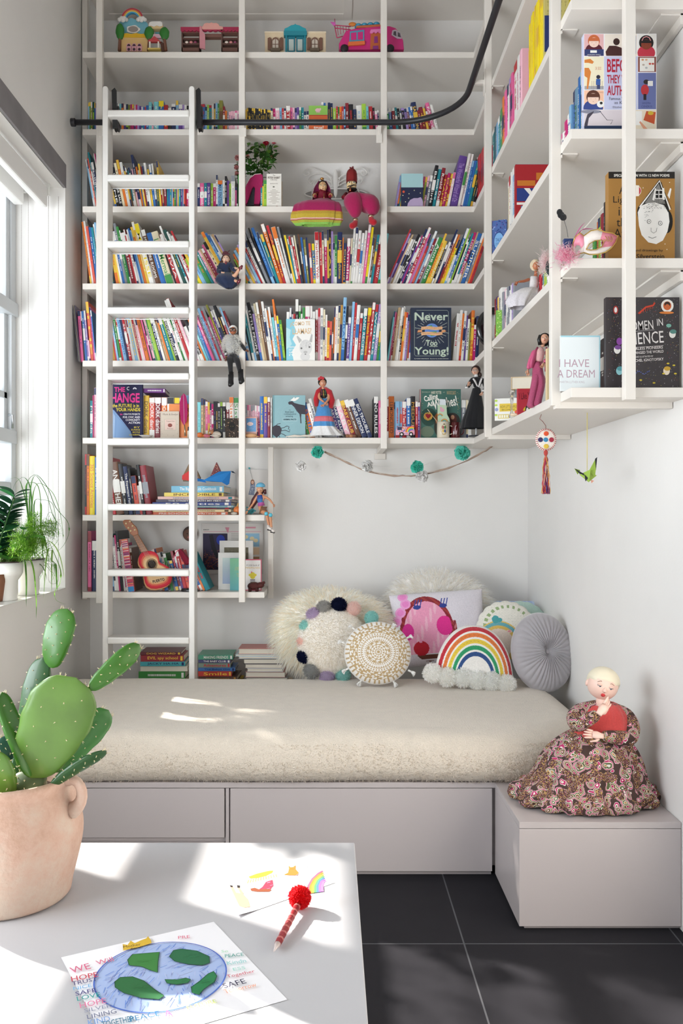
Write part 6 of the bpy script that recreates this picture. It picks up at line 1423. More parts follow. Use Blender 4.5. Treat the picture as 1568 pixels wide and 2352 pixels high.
# ---------------------------------------------------------------- books lying in stacks
def flat_book(x0,x1,y0,y1,col,Y,D,label,title=None,acc='w',pages=False,group=None,top=None,yaw=0):
    S = Y/2000; W = (x1-x0)*S; T_ = (y1-y0)*S*.97; r = random.Random(label)
    t = thing('book',label,'book',(PX((x0+x1)/2,Y),Y,PZ(y1,Y)),(0,0,R(yaw)),group); b = min(.0022,T_*.22); m = MB()
    m.box(-W/2,W/2,0,D,0,b,col); m.box(-W/2,W/2,0,D,T_-b,T_,col)
    if not pages: m.box(-W/2,W/2,0,b,b,T_-b,col)
    else: m.box(-W/2,W/2,D-b,D,b,T_-b,col)
    m.build('cover','satin',t,.0004)
    m = MB(); m.box(-W/2+.003,W/2-.003,.003,D-.003,b,T_-b,PAGE); m.build('pages','paper',t)
    if not pages:
        a = MB(); ink = PAL.get(acc,acc)
        if title: a.text(title,-W*.34,W*.36,T_*.2,T_*.8,ink,.01)
        else:
            x = -W*.3
            while x < W*.3: L = r.uniform(.002,.006); a.rect(x,x+L,T_*.36,T_*.64,ink); x += L+.002
        a.rect(W*.42,W*.47,T_*.15,T_*.85,ink); a.build('spine_print','print',t)
    return t
G1_ = 'books stacked flat on the seventh shelf'
yb = PX
def stack(rows,Y,D,group,where,zb):
    """rows bottom first: x0, x1, thickness px, colour name, hex, title, accent, pages forward"""
    z = zb; S = Y/2000
    for i,(x0,x1,h,cn,hexc,ti,ac,pg) in enumerate(rows):
        y1 = 1176+(EYE-z)/S; w = 'at the bottom' if i == 0 else ('topmost' if i == len(rows)-1 else f'{ORD[i]} from the bottom')
        r = random.Random(where+str(i)); flat_book(x0,x1,y1-h,y1,hexc,Y+r.uniform(-.006,.006),D*r.uniform(.85,1),f"{cn} book {w} of the stack {where}"+(', pages outward' if pg else ''),ti,ac,pg,group,yaw=r.uniform(-2,2)); z += h*S
stack([(335,523,6.4,'orange','DD6A42','PRE-SCHOOLERS WRITING','w',0),(345,530,6.2,'cream','EBD8A8',None,'br',0),(360,530,4.2,'dark','4A3A46',None,'r',0),(366,536,4.5,'aqua','8CBCC4',None,'w',0),(350,530,8,'blue','3A4E92','50 Cities','w',0),(358,532,6.2,'grey and purple','5A5468','THE STREET BENEATH MY FEET','w',0),(362,538,6.8,'pink and teal','E3B8B0',None,'te',0),(377,513,9,'yellow','E8CF5E','INCREDIBLE','br',0),(393,514,15.5,'light blue','6FB2CE','The Big Fun Kids Cookbook','w',0)],4.12,.24,G1_,'on the seventh shelf',SH['G'])
YS = 4.16
stack([(318,432,22,'green','4E8F4A',None,'bk',0),(318,425,10,'white','DAD5D0',None,'gy',1),(318,427,9,'tan','C9B8A0',None,'br',1),(318,425,17,'green comic','3E8F3E',None,'w',0),(321,431,12,'cream','E0D6C6',None,'w',1),(322,425,10.5,'aqua','45A6AC','JACKY HA-HA','nb',0),(323,422,15,'dark red','98202A','EVIL spy school','y',0),(322,416,7,'maroon','6A1F2C','DOG WIZARD','y',0)],YS,.17,'books stacked behind the ladder foot','behind the ladder foot',BZ)
stack([(455,552,26,'brown','6A4A3A',None,'y',0),(455,554,9,'yellow','E2BC30','MIDDLE SCHOOL','r',0),(455,544,11.5,'dark gold','5A3A2C',None,'go',0),(455,532,12,'red','C03A34','Smile','y',0),(455,540,8,'blue','3C6CA8','The Babys Out','nb',0),(455,529,11,'teal brown','7A8A7C','Adventures','r',0),(455,529,7.5,'navy','4A4A78','THE BABY CLUB','w',0),(455,535,11,'green','4C9A7C','MAKING FRIENDS','w',0)],YS,.17,'books stacked between ladder and cushions','beside the ladder',BZ)
stack([(566,668,30,'cream','D8C8B0',None,'w',1),(564,660,14,'grey','8A8A88',None,'w',1),(563,655,13,'pale pink','C89A90',None,'w',1),(567,650,8,'white','D8D8D8',None,'w',1),(562,650,10,'grey pink','A89A98',None,'w',1),(559,650,12,'black','2A2A2C',None,'w',1),(548,640,5,'white','E8E8EA',None,'w',1),(540,645,5,'light blue','BFD4DC',None,'w',1),(547,640,14,'pink backed','C87A70',None,'w',1)],YS,.17,'books stacked against the fluffy cushion','against the fluffy cushion',BZ)
flat_book(329,379,892,902,'6A2A7C',4.10,.16,'purple book lying tilted on top of the diaries row',None,'w',False,None,yaw=3)
# plastic folder at the left end of the fifth shelf
f_ = thing('document_folder','clear violet plastic folder sticking out past the left end of the fifth shelf','folder',(PX(186,4.09),4.09,SH['E']+.001),(0,R(-6),0)); m = MB(); S = 4.09/2000
for k in range(3): m.box(-.012+.004*k,-.0112+.004*k,.0,.20,0,130*S,['A9A6B8','E9E2C8','8A86A0'][k])
m.build('sleeves','gloss',f_)
# ---------------------------------------------------------------- toys, dolls and small things on the shelves
class Fig:
    """a thing described by where its points are seen at depth Y; everything is real geometry round that depth"""
    def __init__(s,name,label,cat,x,y,Y,group=None):
        s.Y = Y; s.S = Y/2000; s.t = thing(name,label,cat,P(x,y,Y),(0,0,0),group); s.o = s.t.location.copy()
    def L(s,x,y,dy=0): return P(x,y,s.Y)+V((0,dy*s.S,0))-s.o
    def mb(s): return MB()
    def tube(s,m,pts,rad,col,n=10,flat=1):
        m.tube([s.L(*p) for p in pts],[r_*s.S for r_ in rad] if isinstance(rad,(list,tuple)) else rad*s.S,col,n,flat=flat); return m
    def ell(s,m,x,y,dy,r_,col,seg=14,rings=10):
        r_ = [q*s.S for q in (r_ if isinstance(r_,(tuple,list)) else (r_,r_,r_))]; m.ell(s.L(x,y,dy),tuple(r_),col,seg,rings); return m
    def prism(s,m,pts,dy0,dy1,col):
        o = [s.L(x,y) for x,y in pts]; m.prism([(p.x,p.z) for p in o],dy0*s.S,dy1*s.S,col); return m
    def box(s,m,x0,x1,y0,y1,dy0,dy1,col):
        a = s.L(x0,y1,dy0); b = s.L(x1,y0,dy1); m.box(a.x,b.x,a.y,b.y,a.z,b.z,col); return m
    def body(s,nodes,edges,col,name='body',style='satin',fx=None):
        return skin(name,{k: (s.L(*v[:3]),v[3]*s.S) for k,v in nodes.items()},edges,s.t,col,style,fx=fx)
    def rings(s,m,rows,n=40,ruf=0,k=9,colf=None,ph=0):
        """rows: x, y, dy, rx, ry, colour -> stacked ellipse rings, ruffled towards the last row"""
        vs = []; cs = []; N = len(rows)
        for i,(x,y,dy,rx,ry,c) in enumerate(rows):
            q = i/(N-1)
            for j in range(n):
                a = 2*pi*j/n; w = 1+ruf*q*sin(a*k+ph+q)+ruf*.5*q*sin(a*k*2.3)
                vs.append(s.L(x+rx*w*cos(a),y,dy+ry*w*sin(a)))
        fs = []
        for i in range(N-1):
            for j in range(n): fs.append((i*n+j,i*n+(j+1) % n,(i+1)*n+(j+1) % n,(i+1)*n+j)); cs.append(rows[i+1][5])
        m.add(vs,fs,cs,True); return m
    def head(s,x,y,r_,col,fwd=(0,-1,0),lip='B5373C',eye='3A2A22',name='head'):
        m = MB(); c = s.L(x,y,0); head_ell(m,c,r_*s.S,col); add_face(m,c,r_*s.S,fwd,col,lip,eye); return m.build(name,'satin',s.t)
    def hand(s,x,y,dy,pd,size,col,thumb=1):
        m = MB(); hand(m,s.L(x,y,dy),pd,(0,-1,0),size*s.S,col,(.2,.25,.3,.3),thumb); return m.build('hand','satin',s.t)
DG = 'dolls sitting and standing on the shelves'
def z2(k,ox,oy): return lambda x,y: (ox+x/k,oy+y/k)

# --- top shelf toys
F = Fig('toy_playhouse','toy playhouse with a rainbow over clouds and green trees on the top shelf','toy house',330,120,4.16); z = z2(4.612,240,5)
def PR(m,pts,d0,d1,col): return F.prism(m,[z(*p) for p in pts],d0,d1,col)
m = MB(); PR(m,[(150,533),(150,210),(165,190),(240,180),(255,160),(285,155),(315,170),(335,175),(345,190),(430,190),(452,215),(455,245),(470,255),(470,533)],4,10,'78B6C6')
PR(m,[(530,310),(615,310),(560,360)],2,8,'6AB0BC'); m.build('sky_panel','satin',F.t,.001)
m = MB(); PR(m,[(150,533),(150,380),(470,380),(470,533)],-4,4,'DDB77A'); PR(m,[(205,386),(205,345),(240,340),(290,348),(340,338),(390,348),(450,342),(450,386)],-5,4,'E0B022'); m.build('house_wall','satin',F.t,.001)
for k,(c,r0,r1) in enumerate((('B8364C',100,116),('E2924A',88,100),('E8D468',78,88),('4AA0C8',64,78))):
    o = [z(293+r1*cos(R(a)),178-r1*sin(R(a))) for a in range(2,179,8)]+[z(293+r0*cos(R(a)),178-r0*sin(R(a))) for a in range(178,1,-8)]
    m = MB(); F.prism(m,o,0,6,c); m.build('rainbow_band','satin',F.t)
for cx_ in (195,392):
    m = MB()
    for dx,dy,r_ in ((-35,5,22),(-12,-6,26),(14,-6,26),(38,6,20),(0,10,24)): x,y = z(cx_+dx,183+dy); F.ell(m,x,y,-1,(r_/4.612,4,r_/4.612),'E9E4DE')
    m.build('cloud','satin',F.t)
m = MB(); o = [z(302+70*cos(R(a))*(1+.08*cos(R(a*5))),284-42*sin(R(a))*(1+.08*cos(R(a*5)))) for a in range(0,360,12)]; F.prism(m,o,1,5,'E9E4DE'); o = [z(302+52*cos(R(a)),284-30*sin(R(a))) for a in range(0,360,15)]; F.prism(m,o,0,5.5,'9A8F86'); m.build('cloud_window','satin',F.t)
for x0,yt_,w_,tx in ((171,218,46,165),(480,255,52,475),(640,262,52,655)):
    m = MB(); x,y = z(tx,533); x2,y2 = z(x0,400); F.tube(m,[(x,y,-7),(x2,y2,-7),(x2,y2-4,-7)],[4,3,5],'7A4A34'); m.build('tree_trunk','satin',F.t)
    m = MB(); xx,yy = z(x0,(yt_+420)/2); m.ell(F.L(xx,yy,-7),(w_/4.612*F.S,6*F.S,(420-yt_)/2/4.612*F.S),'2F7A2C',20,16,fn=lambda d: (1+.07*sin(14*d.x)*sin(13*d.z))*(1-.25*max(0,d.z))); m.build('tree_crown','satin',F.t)
m = MB(); PR(m,[(470,300),(476,250),(500,228),(600,228),(622,250),(628,300)],-8,6,'DEC08A'); PR(m,[(474,272),(480,240),(500,226),(600,226),(618,240),(622,272),(590,280),(560,268),(530,282),(500,272)],-9,7,'EAE6E0'); m.build('upper_roof','satin',F.t,.001)
m = MB(); PR(m,[(490,400),(495,378),(530,360),(580,360),(620,378),(624,400)],-9,-4,'D9B0BC'); m.build('sign','satin',F.t)
m = MB(); PR(m,[(472,445),(535,395),(545,395),(602,445),(590,452),(485,452)],-14,-6,'C2484A'); m.build('porch_roof','satin',F.t,.001)
for a_ in (492,582): m = MB(); PR(m,[(a_-8,533),(a_-8,450),(a_+8,450),(a_+8,533)],-14,-11,'E9E0D2'); m.build('porch_post','satin',F.t)
m = MB(); PR(m,[(470,536),(470,520),(605,520),(605,536)],-15,-5,'E3C468'); m.build('porch_step','satin',F.t)
m = MB(); PR(m,[(605,533),(600,470),(590,440),(610,430),(640,460),(648,533)],-6,0,'5A3A2E'); m.build('arch','satin',F.t)
for a_ in (264,320,376): m = MB(); PR(m,[(a_-24,533),(a_-26,480),(a_-16,458),(a_,452),(a_+16,458),(a_+26,480),(a_+24,533)],-7,-4,'DFA3AE'); x,y = z(a_,516); F.ell(m,x,y,-7.2,(3.2,.6,3.2),'3E2430',14,6); F.prism(m,[z(a_-18,482),z(a_-12,466),z(a_,461),z(a_+12,466),z(a_+18,482)],-7.6,-7,'3E2430'); m.build('pink_door','satin',F.t)

F = Fig('toy_bakery','brown toy bakery with crimson scalloped awnings and a pink arch on the top shelf','toy house',485,120,4.16)
BR_,BM_ = '7A5348','5E3E36'
for x0,x1 in ((820,1020),(1240,1425)):
    m = MB(); PR(m,[(x0,345),(x1,345),(x1,330),(x0,330)],-8,8,BR_); PR(m,[(x0,535),(x0,500),(x1,500),(x1,535)],-8,8,BR_)
    for q in (x0,x1-14): PR(m,[(q,535),(q,340),(q+14,340),(q+14,535)],-8,8,BM_)
    m.build('stall_frame','satin',F.t,.0006)
    for y in (410,465): m = MB(); PR(m,[(x0,y),(x0,y-20),(x1,y-20),(x1,y)],-6,8,BM_); m.build('shelf_board','satin',F.t)
    m = MB(); n_ = 5; o = [z(x0-6,292),z(x1+4,292)]
    for k in range(n_*4+1): f = k/(n_*4); o.append(z(x1+4-(x1-x0+10)*f,326+14*abs(sin(f*pi*n_))))
    F.prism(m,o,-12,-7,'A82A4C'); m.build('awning','satin',F.t,.0006)
    for k in range(3): m = MB(); x,y = z(x0+55+k*45,438); F.ell(m,x,y,-5,(4,3,3),['E9D9CC','D98A8A','8A3A5A'][k]); m.build('toy_cake','satin',F.t)
m = MB(); PR(m,[(1060,350),(1245,350),(1245,385),(1060,385)][::-1],-6,6,BR_); o = [z(1262,296),z(1262,326)]+[z(1262-(220)*k/16,326+12*abs(sin(k/16*pi*4))) for k in range(17)]+[z(1042,296)]; F.prism(m,o,-12,-7,'A82A4C'); m.build('centre_awning','satin',F.t)
m = MB(); PR(m,[(1030,322),(1032,296),(1048,290),(1062,264),(1090,254),(1120,258),(1140,248),(1160,258),(1190,254),(1216,268),(1226,288),(1262,294),(1262,322)],-14,-10,'E0A096'); m.build('pink_crest','satin',F.t,.001)
m = MB(); PR(m,[(1018,525),(1016,292),(1034,292),(1045,340),(1075,380),(1075,535)],-16,-12,'CF8A92')
m.build('open_door','satin',F.t,.0006)

F = Fig('toy_shopfront','cream toy house front with brown shutters and a teal domed doorway','toy house',678,120,4.16); z = z2(2.703,550,0)
m = MB(); PR(m,[(157,328),(157,202),(275,202),(275,328)],0,6,'DDC7A6'); PR(m,[(275,202),(275,196),(415,196),(415,202)],2,6,'DDC7A6'); PR(m,[(415,328),(415,202),(535,202),(535,328)],0,6,'DDC7A6'); PR(m,[(155,206),(155,196),(275,196),(275,206)],-1,7,'E6D4B6'); PR(m,[(415,206),(415,196),(537,196),(537,206)],-1,7,'E6D4B6'); m.build('facade_wall','satin',F.t,.0006)
m = MB()
for q in (284,400): PR(m,[(q,328),(q,225),(q+12,225),(q+12,328)],-4,8,'1E8494')
PR(m,[(275,226),(275,200),(418,200),(418,226)],-6,8,'1E8494'); PR(m,[(277,200),(280,184),(300,176),(320,164),(340,160),(346,153),(352,160),(372,164),(392,176),(412,184),(416,200)],-5,8,'249AA8'); m.build('doorway','satin',F.t,.001)
for q in (298,352): m = MB(); PR(m,[(q,328),(q,228),(q+46,228),(q+46,328)],-1,3,'1A7484'); PR(m,[(q+8,316),(q+8,246),(q+38,246),(q+38,316)],-1.6,0,'B8C4BE'); m.build('door_leaf','satin',F.t)
for q in (223,467):
    m = MB(); PR(m,[(q-24,318),(q-24,255),(q-14,240),(q,234),(q+14,240),(q+24,255),(q+24,318)],-3,0,'7A5848'); PR(m,[(q-18,310),(q-18,258),(q,244),(q+18,258),(q+18,310)],-3.4,-2,'C8BCAC'); PR(m,[(q-2,312),(q-2,242),(q+2,242),(q+2,312)],-4,-3,'7A5848'); PR(m,[(q-18,282),(q-18,278),(q+18,278),(q+18,282)],-4,-3,'7A5848'); m.build('window_frame','satin',F.t)
    for sg in (-1,1): m = MB(); PR(m,[(q+sg*26,318),(q+sg*26,244),(q+sg*36,236),(q+sg*48,242),(q+sg*48,312)][::-sg],-4,-1,'74503F'); m.build('shutter','satin',F.t,.0006)
    m = MB(); PR(m,[(q-28,326),(q-30,306),(q+30,306),(q+28,326)],-7,-3,'6A5A48'); m.build('flower_box','satin',F.t,.0006)

F = Fig('toy_camper_van','hot pink toy camper van with blue roof cushions on the top shelf','toy van',845,120,4.16)
m = MB(); o = [z(*p) for p in ((620,328),(616,290),(630,262),(660,210),(720,196),(880,182),(930,182),(965,194),(995,225),(1012,270),(1018,328))]; F.prism(m,o,-14,16,'C81E74'); m.build('body','satin',F.t,.004,bseg=3)
m = MB(); PR(m,[(720,192),(724,180),(870,170),(876,188)],-13,14,'B8623A'); m.build('roof_deck','satin',F.t)
for k in range(4): m = MB(); x,y = z(738+k*37,168-k*3); m.ell(F.L(x,y,0),(9*F.S,13*F.S,5.5*F.S),'2F8CAC',16,10); m.build('roof_cushion','satin',F.t)
m = MB(); PR(m,[(940,240),(945,212),(965,206),(995,226),(1004,262),(975,262)],-15.5,-14,'B8A8B4'); PR(m,[(950,238),(954,218),(968,218),(970,248)],-16,-15,'3A2A38'); PR(m,[(978,250),(978,222),(992,230),(998,256)],-16,-15,'3A2A38'); m.build('windscreen','gloss',F.t)
m = MB(); PR(m,[(680,282),(684,218),(772,208),(772,276)],-15.6,-14,'4A8FA8')
for x0,y0,x1,y1 in ((690,224,724,272),(732,220,764,270)): PR(m,[(x0,y1),(x0,y0+4),(x1,y0),(x1,y1-2)],-16,-15,'C81E74')
m.build('side_window','satin',F.t)
m = MB(); PR(m,[(672,310),(674,286),(776,280),(776,302)],-19,-14,'DD6A34'); m.build('fold_down_counter','satin',F.t,.001)
m = MB(); PR(m,[(808,328),(812,230),(870,226),(874,328)],-15.6,-14,'B85A2E'); PR(m,[(832,290),(834,250),(854,248),(856,288)],-16.2,-15,'8A2A7A'); PR(m,[(824,328),(826,308),(858,306),(860,328)],-16.2,-15,'8A2A7A'); m.build('door','satin',F.t)
m = MB(); PR(m,[(806,228),(812,210),(872,206),(880,224),(868,232),(856,222),(844,234),(832,224),(820,234)],-18,-14,'E07AB0'); m.build('door_awning','satin',F.t)
m = MB(); 
for a,b in (((590,175),(604,250)),((596,172),(690,180)),((604,250),(640,240)),((594,190),(690,200))): F.tube(m,[(*z(*a),-10),(*z(*b),-10)],1.1,'B82A5A',6)
for k in range(5): F.tube(m,[(*z(606+k*18,174+k),-10),(*z(612+k*16,232-k*6),-10)],.7,'B82A5A',5)
F.tube(m,[(*z(594,176),-10),(*z(590,132),-10)],.8,'B82A5A',5); m.build('crow_nest','satin',F.t)
m = MB(); PR(m,[(562,152),(592,154),(598,172),(584,178)][::-1],-11,-10,'C85AA8'); m.build('flag','satin',F.t)
m = MB(); x,y = z(700,160); m.ell(F.L(x,y,-6),(9*F.S,3*F.S,5*F.S),'D07A2E',16,8); m.build('dish','satin',F.t)
for xx in (932,650): m = MB(); x,y = z(xx,322); m.M = frame(F.L(x,y,-12),(R(90),0,0)); m.lathe([(0,0),(9*F.S,0),(9*F.S,4*F.S),(0,4*F.S)],'2A2028',20); m.M = MX.Identity(4); m.build('wheel','satin',F.t)

# --- third shelf: shoe vases with flowers, mirror, puppets
def shoe(F,px,col):
    m = MB(); z = px
    ctl = [((70,560),(128,560)),((86,500),(140,540)),((110,470),(160,560)),((140,455),(180,580)),((185,450),(192,575)),((230,450),(205,600)),((275,455),(210,640)),((283,560),(205,680)),((262,680),(196,720)),((245,748),(188,748))]
    vs = []; n = len(ctl)
    arc1 = [(z(*a),z(*b)) for a,b in ctl]
    o = [z(*p) for p in ((103,748),(100,600),(128,520),(165,470),(210,450),(260,448),(278,456),(280,560),(262,680),(245,748),(190,748),(196,640),(200,590),(188,570),(172,590),(140,690),(118,748))]
    F.prism(m,o,-9,9,col); m.build('shoe_body','glitter',F.t,.003,bseg=3)
    m = MB(); o = [z(*p) for p in ((118,748),(140,690),(172,590),(188,570),(200,590),(196,640),(190,748))]; F.prism(m,o,-2,8,'2A2A34'); m.build('inner_sole','satin',F.t)
    m = MB(); F.tube(m,[(*z(120,545),-9),(*z(150,490),-9.6),(*z(200,453),-9.6),(*z(262,446),-9)],.9,'E8DCD8',6); m.build('white_piping','satin',F.t)
z = z2(4.356,540,300)
F = Fig('shoe_vase','hot pink glitter high heeled shoe used as a vase, beside the white box of storybooks','vase',583,472,4.13); shoe(F,z,'C2206A')
FL = Fig('peony_bouquet','bouquet of red and pink peonies with dark green leaves in the pink shoe','flowers',585,405,4.16)
def bloom(F,x,y,dy,r_,cols,seed):
    m = MB(); r = random.Random(seed); c = F.L(x,y,dy); q = r_*F.S; m.ell(c,q*.5,cols[0],10,8)
    for k in range(34):
        d = V((r.gauss(0,1),r.gauss(0,1)-.4,r.gauss(0,1)+.2)).normalized(); a1 = d.orthogonal().normalized(); a2 = d.cross(a1); cc = c+d*q*r.uniform(.35,.75)
        vs = [c+d*q*.1]+[cc+a1*cos(2*pi*j/7)*q*.42+a2*sin(2*pi*j/7)*q*.42+d*q*.12*sin(j*2) for j in range(7)]; m.add(vs,[(0,j+1,(j+1) % 7+1) for j in range(7)],r.choice(cols),True)
    return m.build('bloom','leaf',F.t)
bloom(FL,*z(345,80),-4,10.5,['D4405E','C22A4C','E06A7E'],1); bloom(FL,*z(385,112),-2,8,['D4566E','E07A8A'],2); bloom(FL,*z(308,130),-5,9,['A81E36','C02A44'],3)
bloom(FL,*z(125,262),-3,6,['D88A84','E2A29A'],4); bloom(FL,*z(372,255),2,6,['DA6A7A','E08A90'],5); bloom(FL,*z(203,222),2,4,['B82A3E'],6)
m = MB(); r = random.Random(9); st = MB()
for k in range(120):
    bx_,by_ = r.uniform(120,390),r.uniform(150,470)
    if by_ > 400 and bx_ > 300: bx_ -= 110
    p = FL.L(*z(bx_,by_),r.uniform(-6,6)); d = V((r.uniform(-1,1)+(bx_-230)/200,r.uniform(-.6,.2),r.uniform(-.5,.8))); broad(m,p,d,r.uniform(.024,.042),.0105,r.choice(['2F5220','3C6A28','27441C','4A7A34','567A2C']),r)
for a in ((345,100),(308,150),(372,260),(125,270),(203,230),(385,130)): FL.tube(st,[(*z(*a),-2),(*z((a[0]+230)/2,(a[1]+470)/2-10),-3),(*z(215,470),0)],.9,'5E8A3A',5)
m.build('leaves','leaf',FL.t); st.build('stems','leaf',FL.t)
F = Fig('shoe_vase','second pink glitter shoe lying half hidden behind the second upright','vase',535,472,4.135); z = z2(3.92,170,310)
m = MB(); o = [z(*p) for p in ((1400,632),(1405,612),(1430,595),(1460,582),(1495,588),(1530,632))]; F.prism(m,o,-9,9,'C2206A'); m.build('shoe_body','glitter',F.t,.003); m = MB(); F.tube(m,[(*z(1440,580),-8),(*z(1455,570),-8),(*z(1468,582),-8)],1,'D8D4D0',6); m.build('buckle','metal',F.t)
FL = Fig('peony_bouquet','pale pink peonies peeping out beside the second upright','flowers',545,440,4.15)
bloom(FL,*z(1470,215),-3,8.5,['DFA09C','E8B4AE'],11); bloom(FL,*z(1462,300),-5,8,['DE9A98','E6AEA8'],12); bloom(FL,*z(1470,350),-2,8,['E0A4A0','D89090'],13); bloom(FL,*z(1500,400),0,7,['C86A78'],14)
m = MB()
for k in range(10): broad(m,FL.L(*z(1480+r.uniform(-10,30),260+k*16),-4),(r.uniform(-1,.3),-.3,r.uniform(-.4,.6)),.024,.006,'3C6A28',r)
FL.tube(m,[(*z(1480,600),0),(*z(1475,400),0),(*z(1470,240),0)],.9,'5E8A3A',5); m.build('leaves','leaf',FL.t)

z = z2(4.356,540,300)
F = Fig('wall_mirror_shelf','white wire butterfly ornament with an oval mirror, on the wall behind the puppets','wall ornament',770,430,4.37)
W_ = 'E6E2DC'
for sg in (-1,1):
    m = MB(); X_ = lambda x: 1000+sg*(x-1000) if sg < 0 else x
    for pts in ([(1030,560),(1050,470),(1120,420),(1200,385),(1270,375),(1310,400),(1318,430),(1290,450),(1265,435),(1268,410),(1290,410)],[(1030,480),(1100,440),(1180,430),(1240,450)],[(1035,520),(1090,490),(1150,480),(1200,500)],[(1040,550),(1100,520),(1130,540),(1110,570)],[(1240,450),(1270,480),(1262,520),(1235,525),(1228,500),(1245,492)],[(1200,500),(1215,540),(1180,575)]):
        sm = smooth([F.L(*z(X_(x),y),0) for x,y in pts],5); m.tube(sm,1.3*F.S,W_,7)
    m.build('wire_wing','satin',F.t)
m = MB(); m.lathe([(0,-40*F.S),(4*F.S,-32*F.S),(6*F.S,0),(5*F.S,18*F.S),(2*F.S,24*F.S),(0,26*F.S)],W_,16,c=tuple(F.L(*z(1005,500),0)),sy=.5); m.build('butterfly_body','satin',F.t)
m = MB(); F.tube(m,[(*z(1005+310*cos(a),632+52*sin(a)),0) for a in [k*pi/24 for k in range(49)]],1.7,'E3DFDA',8); m.build('oval_frame','satin',F.t)
m = MB(); F.prism(m,[z(1005+308*cos(a),632+50*sin(a)) for a in [-k*pi/20 for k in range(40)]],0,1,'8E8B8A'); m.build('mirror','metal',F.t)
for a_ in (770,1235): m = MB(); F.tube(m,[(*z(a_,590),-1),(*z(a_,700),-1)],1.6,W_,6); m.build('strut','satin',F.t)

z = z2(6.817,660,370)
F = Fig('puppet','seated cloth puppet woman with a magenta veil and gold-bordered skirt over the shelf edge','puppet',735,473,4.06,'cloth puppets on the third shelf')
m = MB(); rows = [(742,452,6,9,8,'A0104E'),(742,458,4,18,14,'A0104E'),(738,465,-2,32,18,'A80F56'),(732,470,-12,46,20,'A80F56'),(729,480,-24,51,14,'A31054'),(728,495,-28,53,10,'A31054'),(728,497,-28,53.5,10,'C86A3A'),(727,503,-29,54,10,'B89A2E'),(727,512,-29,54,10,'C4A834'),(727,515,-29,54,10,'E0B0A0'),(727,517,-29,53,9.5,'A84A3A'),(728,522,-28,49,9,'A8A83C'),(729,527,-27,46,9,'86B852')]
F.rings(m,rows,80,.13,6,ph=1); m.build('skirt','cloth',F.t)
m = MB(); F.tube(m,[(741,432,0),(741,442,0),(742,458,0)],[7,11,17],'8E1230',16,.7); m.build('bodice','glitter',F.t)
for sg in (-1,1): m = MB(); F.tube(m,[(741+sg*12,444,0),(741+sg*20,451,-8),(741+sg*15,458,-16)],[5,4.5,3],'9A1A34',10); F.tube(m,[(741+sg*19,452,-9),(741+sg*17,454,-12)],[5,5],'D8A870',12); m.build('arm','glitter',F.t)
m = MB(); c = F.L(741,430,-2); m.ell(c,(9.5*F.S,9*F.S,12*F.S),'D8B080',18,14)
for sg in (-1,1):
    F.ell(m,741+sg*4,430,-10.2,(2.2,.8,1.2),'EFE6D8',8,6); F.ell(m,741+sg*4,430,-10.8,(1,.5,1),'1E1816',8,6); F.tube(m,[(741+sg*2,427.5,-10.6),(741+sg*4.4,426.3,-10),(741+sg*7,428,-8)],.35,'1E1816',4); F.tube(m,[(741+sg*6,435,-9),(741+sg*7,437.5,-8.4),(741+sg*5,438,-9)],.3,'1E1816',4)
F.tube(m,[(741,428,-10.6),(741,433,-12),(741,434,-10.6)],[.6,1.2,.8],'D8B080',6); F.tube(m,[(739,437,-10),(741,437.6,-10.6),(743,437,-10)],.5,'A83A2E',5); F.ell(m,741,424.6,-10.4,(.8,.4,1.4),'A8202E',6,5); m.build('head','satin',F.t)
m = MB(); m.ell(F.L(741,426,3),(10.5*F.S,9*F.S,13*F.S),'221614',18,12,fn=lambda d: 1 if d.y > -.5 or d.z > .62 else .8); m.build('hair','satin',F.t)
m = MB(); n = 24; vs = []
for j in range(9):
    t = j/8; y = 414+50*t; w = 5+ (12+5*t)*min(1,(t+.12)*2.2)
    for i in range(n+1): a = pi*(i/n); vs.append(F.L(740+w*cos(a)-1.5*t,y,2+w*.75*sin(a)+1.2*sin(i*2)*t))
m.add(vs,[(j*(n+1)+i,j*(n+1)+i+1,(j+1)*(n+1)+i+1,(j+1)*(n+1)+i) for j in range(8) for i in range(n)],'A0145A',True); m.build('veil','cloth',F.t,solid=.0012)
m = MB(); F.ell(m,739.5,411.5,-2,(4.5,4,3),'C89050'); F.tube(m,[(741,412,-8),(741,417,-10)],1,'C89050',6); F.tube(m,[(744,449,-13),(744,462,-15)],.7,'C8A060',5); m.build('gold_ornament','metal',F.t)
F = Fig('puppet','seated cloth puppet man with tall red turban, curled moustache and magenta trousers','puppet',822,473,4.06,'cloth puppets on the third shelf')
MG = 'A5104F'
F.body({'h': (822,462,-2,22),'ka': (808,470,-22,25),'ca': (815,492,-30,19),'aa': (815,512,-30,8),'kb': (850,476,-20,27),'cb': (856,492,-28,18),'ab': (849,504,-28,7)},[('h','ka'),('ka','ca'),('ca','aa'),('h','kb'),('kb','cb'),('cb','ab')],MG,'trousers','cloth')
for x,y,sx in ((815,516,-8),(850,508,7)):
    m = MB(); F.tube(m,[(x,y-3,-30),(x,y+2,-30)],[6,6],'C8B090',12); m.build('ankle_band','metal',F.t)
    m = MB(); F.tube(m,[(x,y+2,-30),(x+.2*sx,y+10,-31),(x+sx,y+15,-36),(x+1.3*sx,y+17,-42)],[6,7,7.5,3.5],'B81224',12); m.build('foot','cloth',F.t)
m = MB(); F.tube(m,[(806,440,0),(807,450,0),(812,462,0)],[8,12,16],'8E1226',16,.75); m.build('jacket','glitter',F.t)
for sg,pts in ((-1,[(795,446,0),(789,456,-8),(797,459,-16)]),(1,[(819,445,0),(826,454,-8),(815,457,-18)])): m = MB(); F.tube(m,pts,[5.5,5.5,3.5],'941428',10); m.build('arm','glitter',F.t)
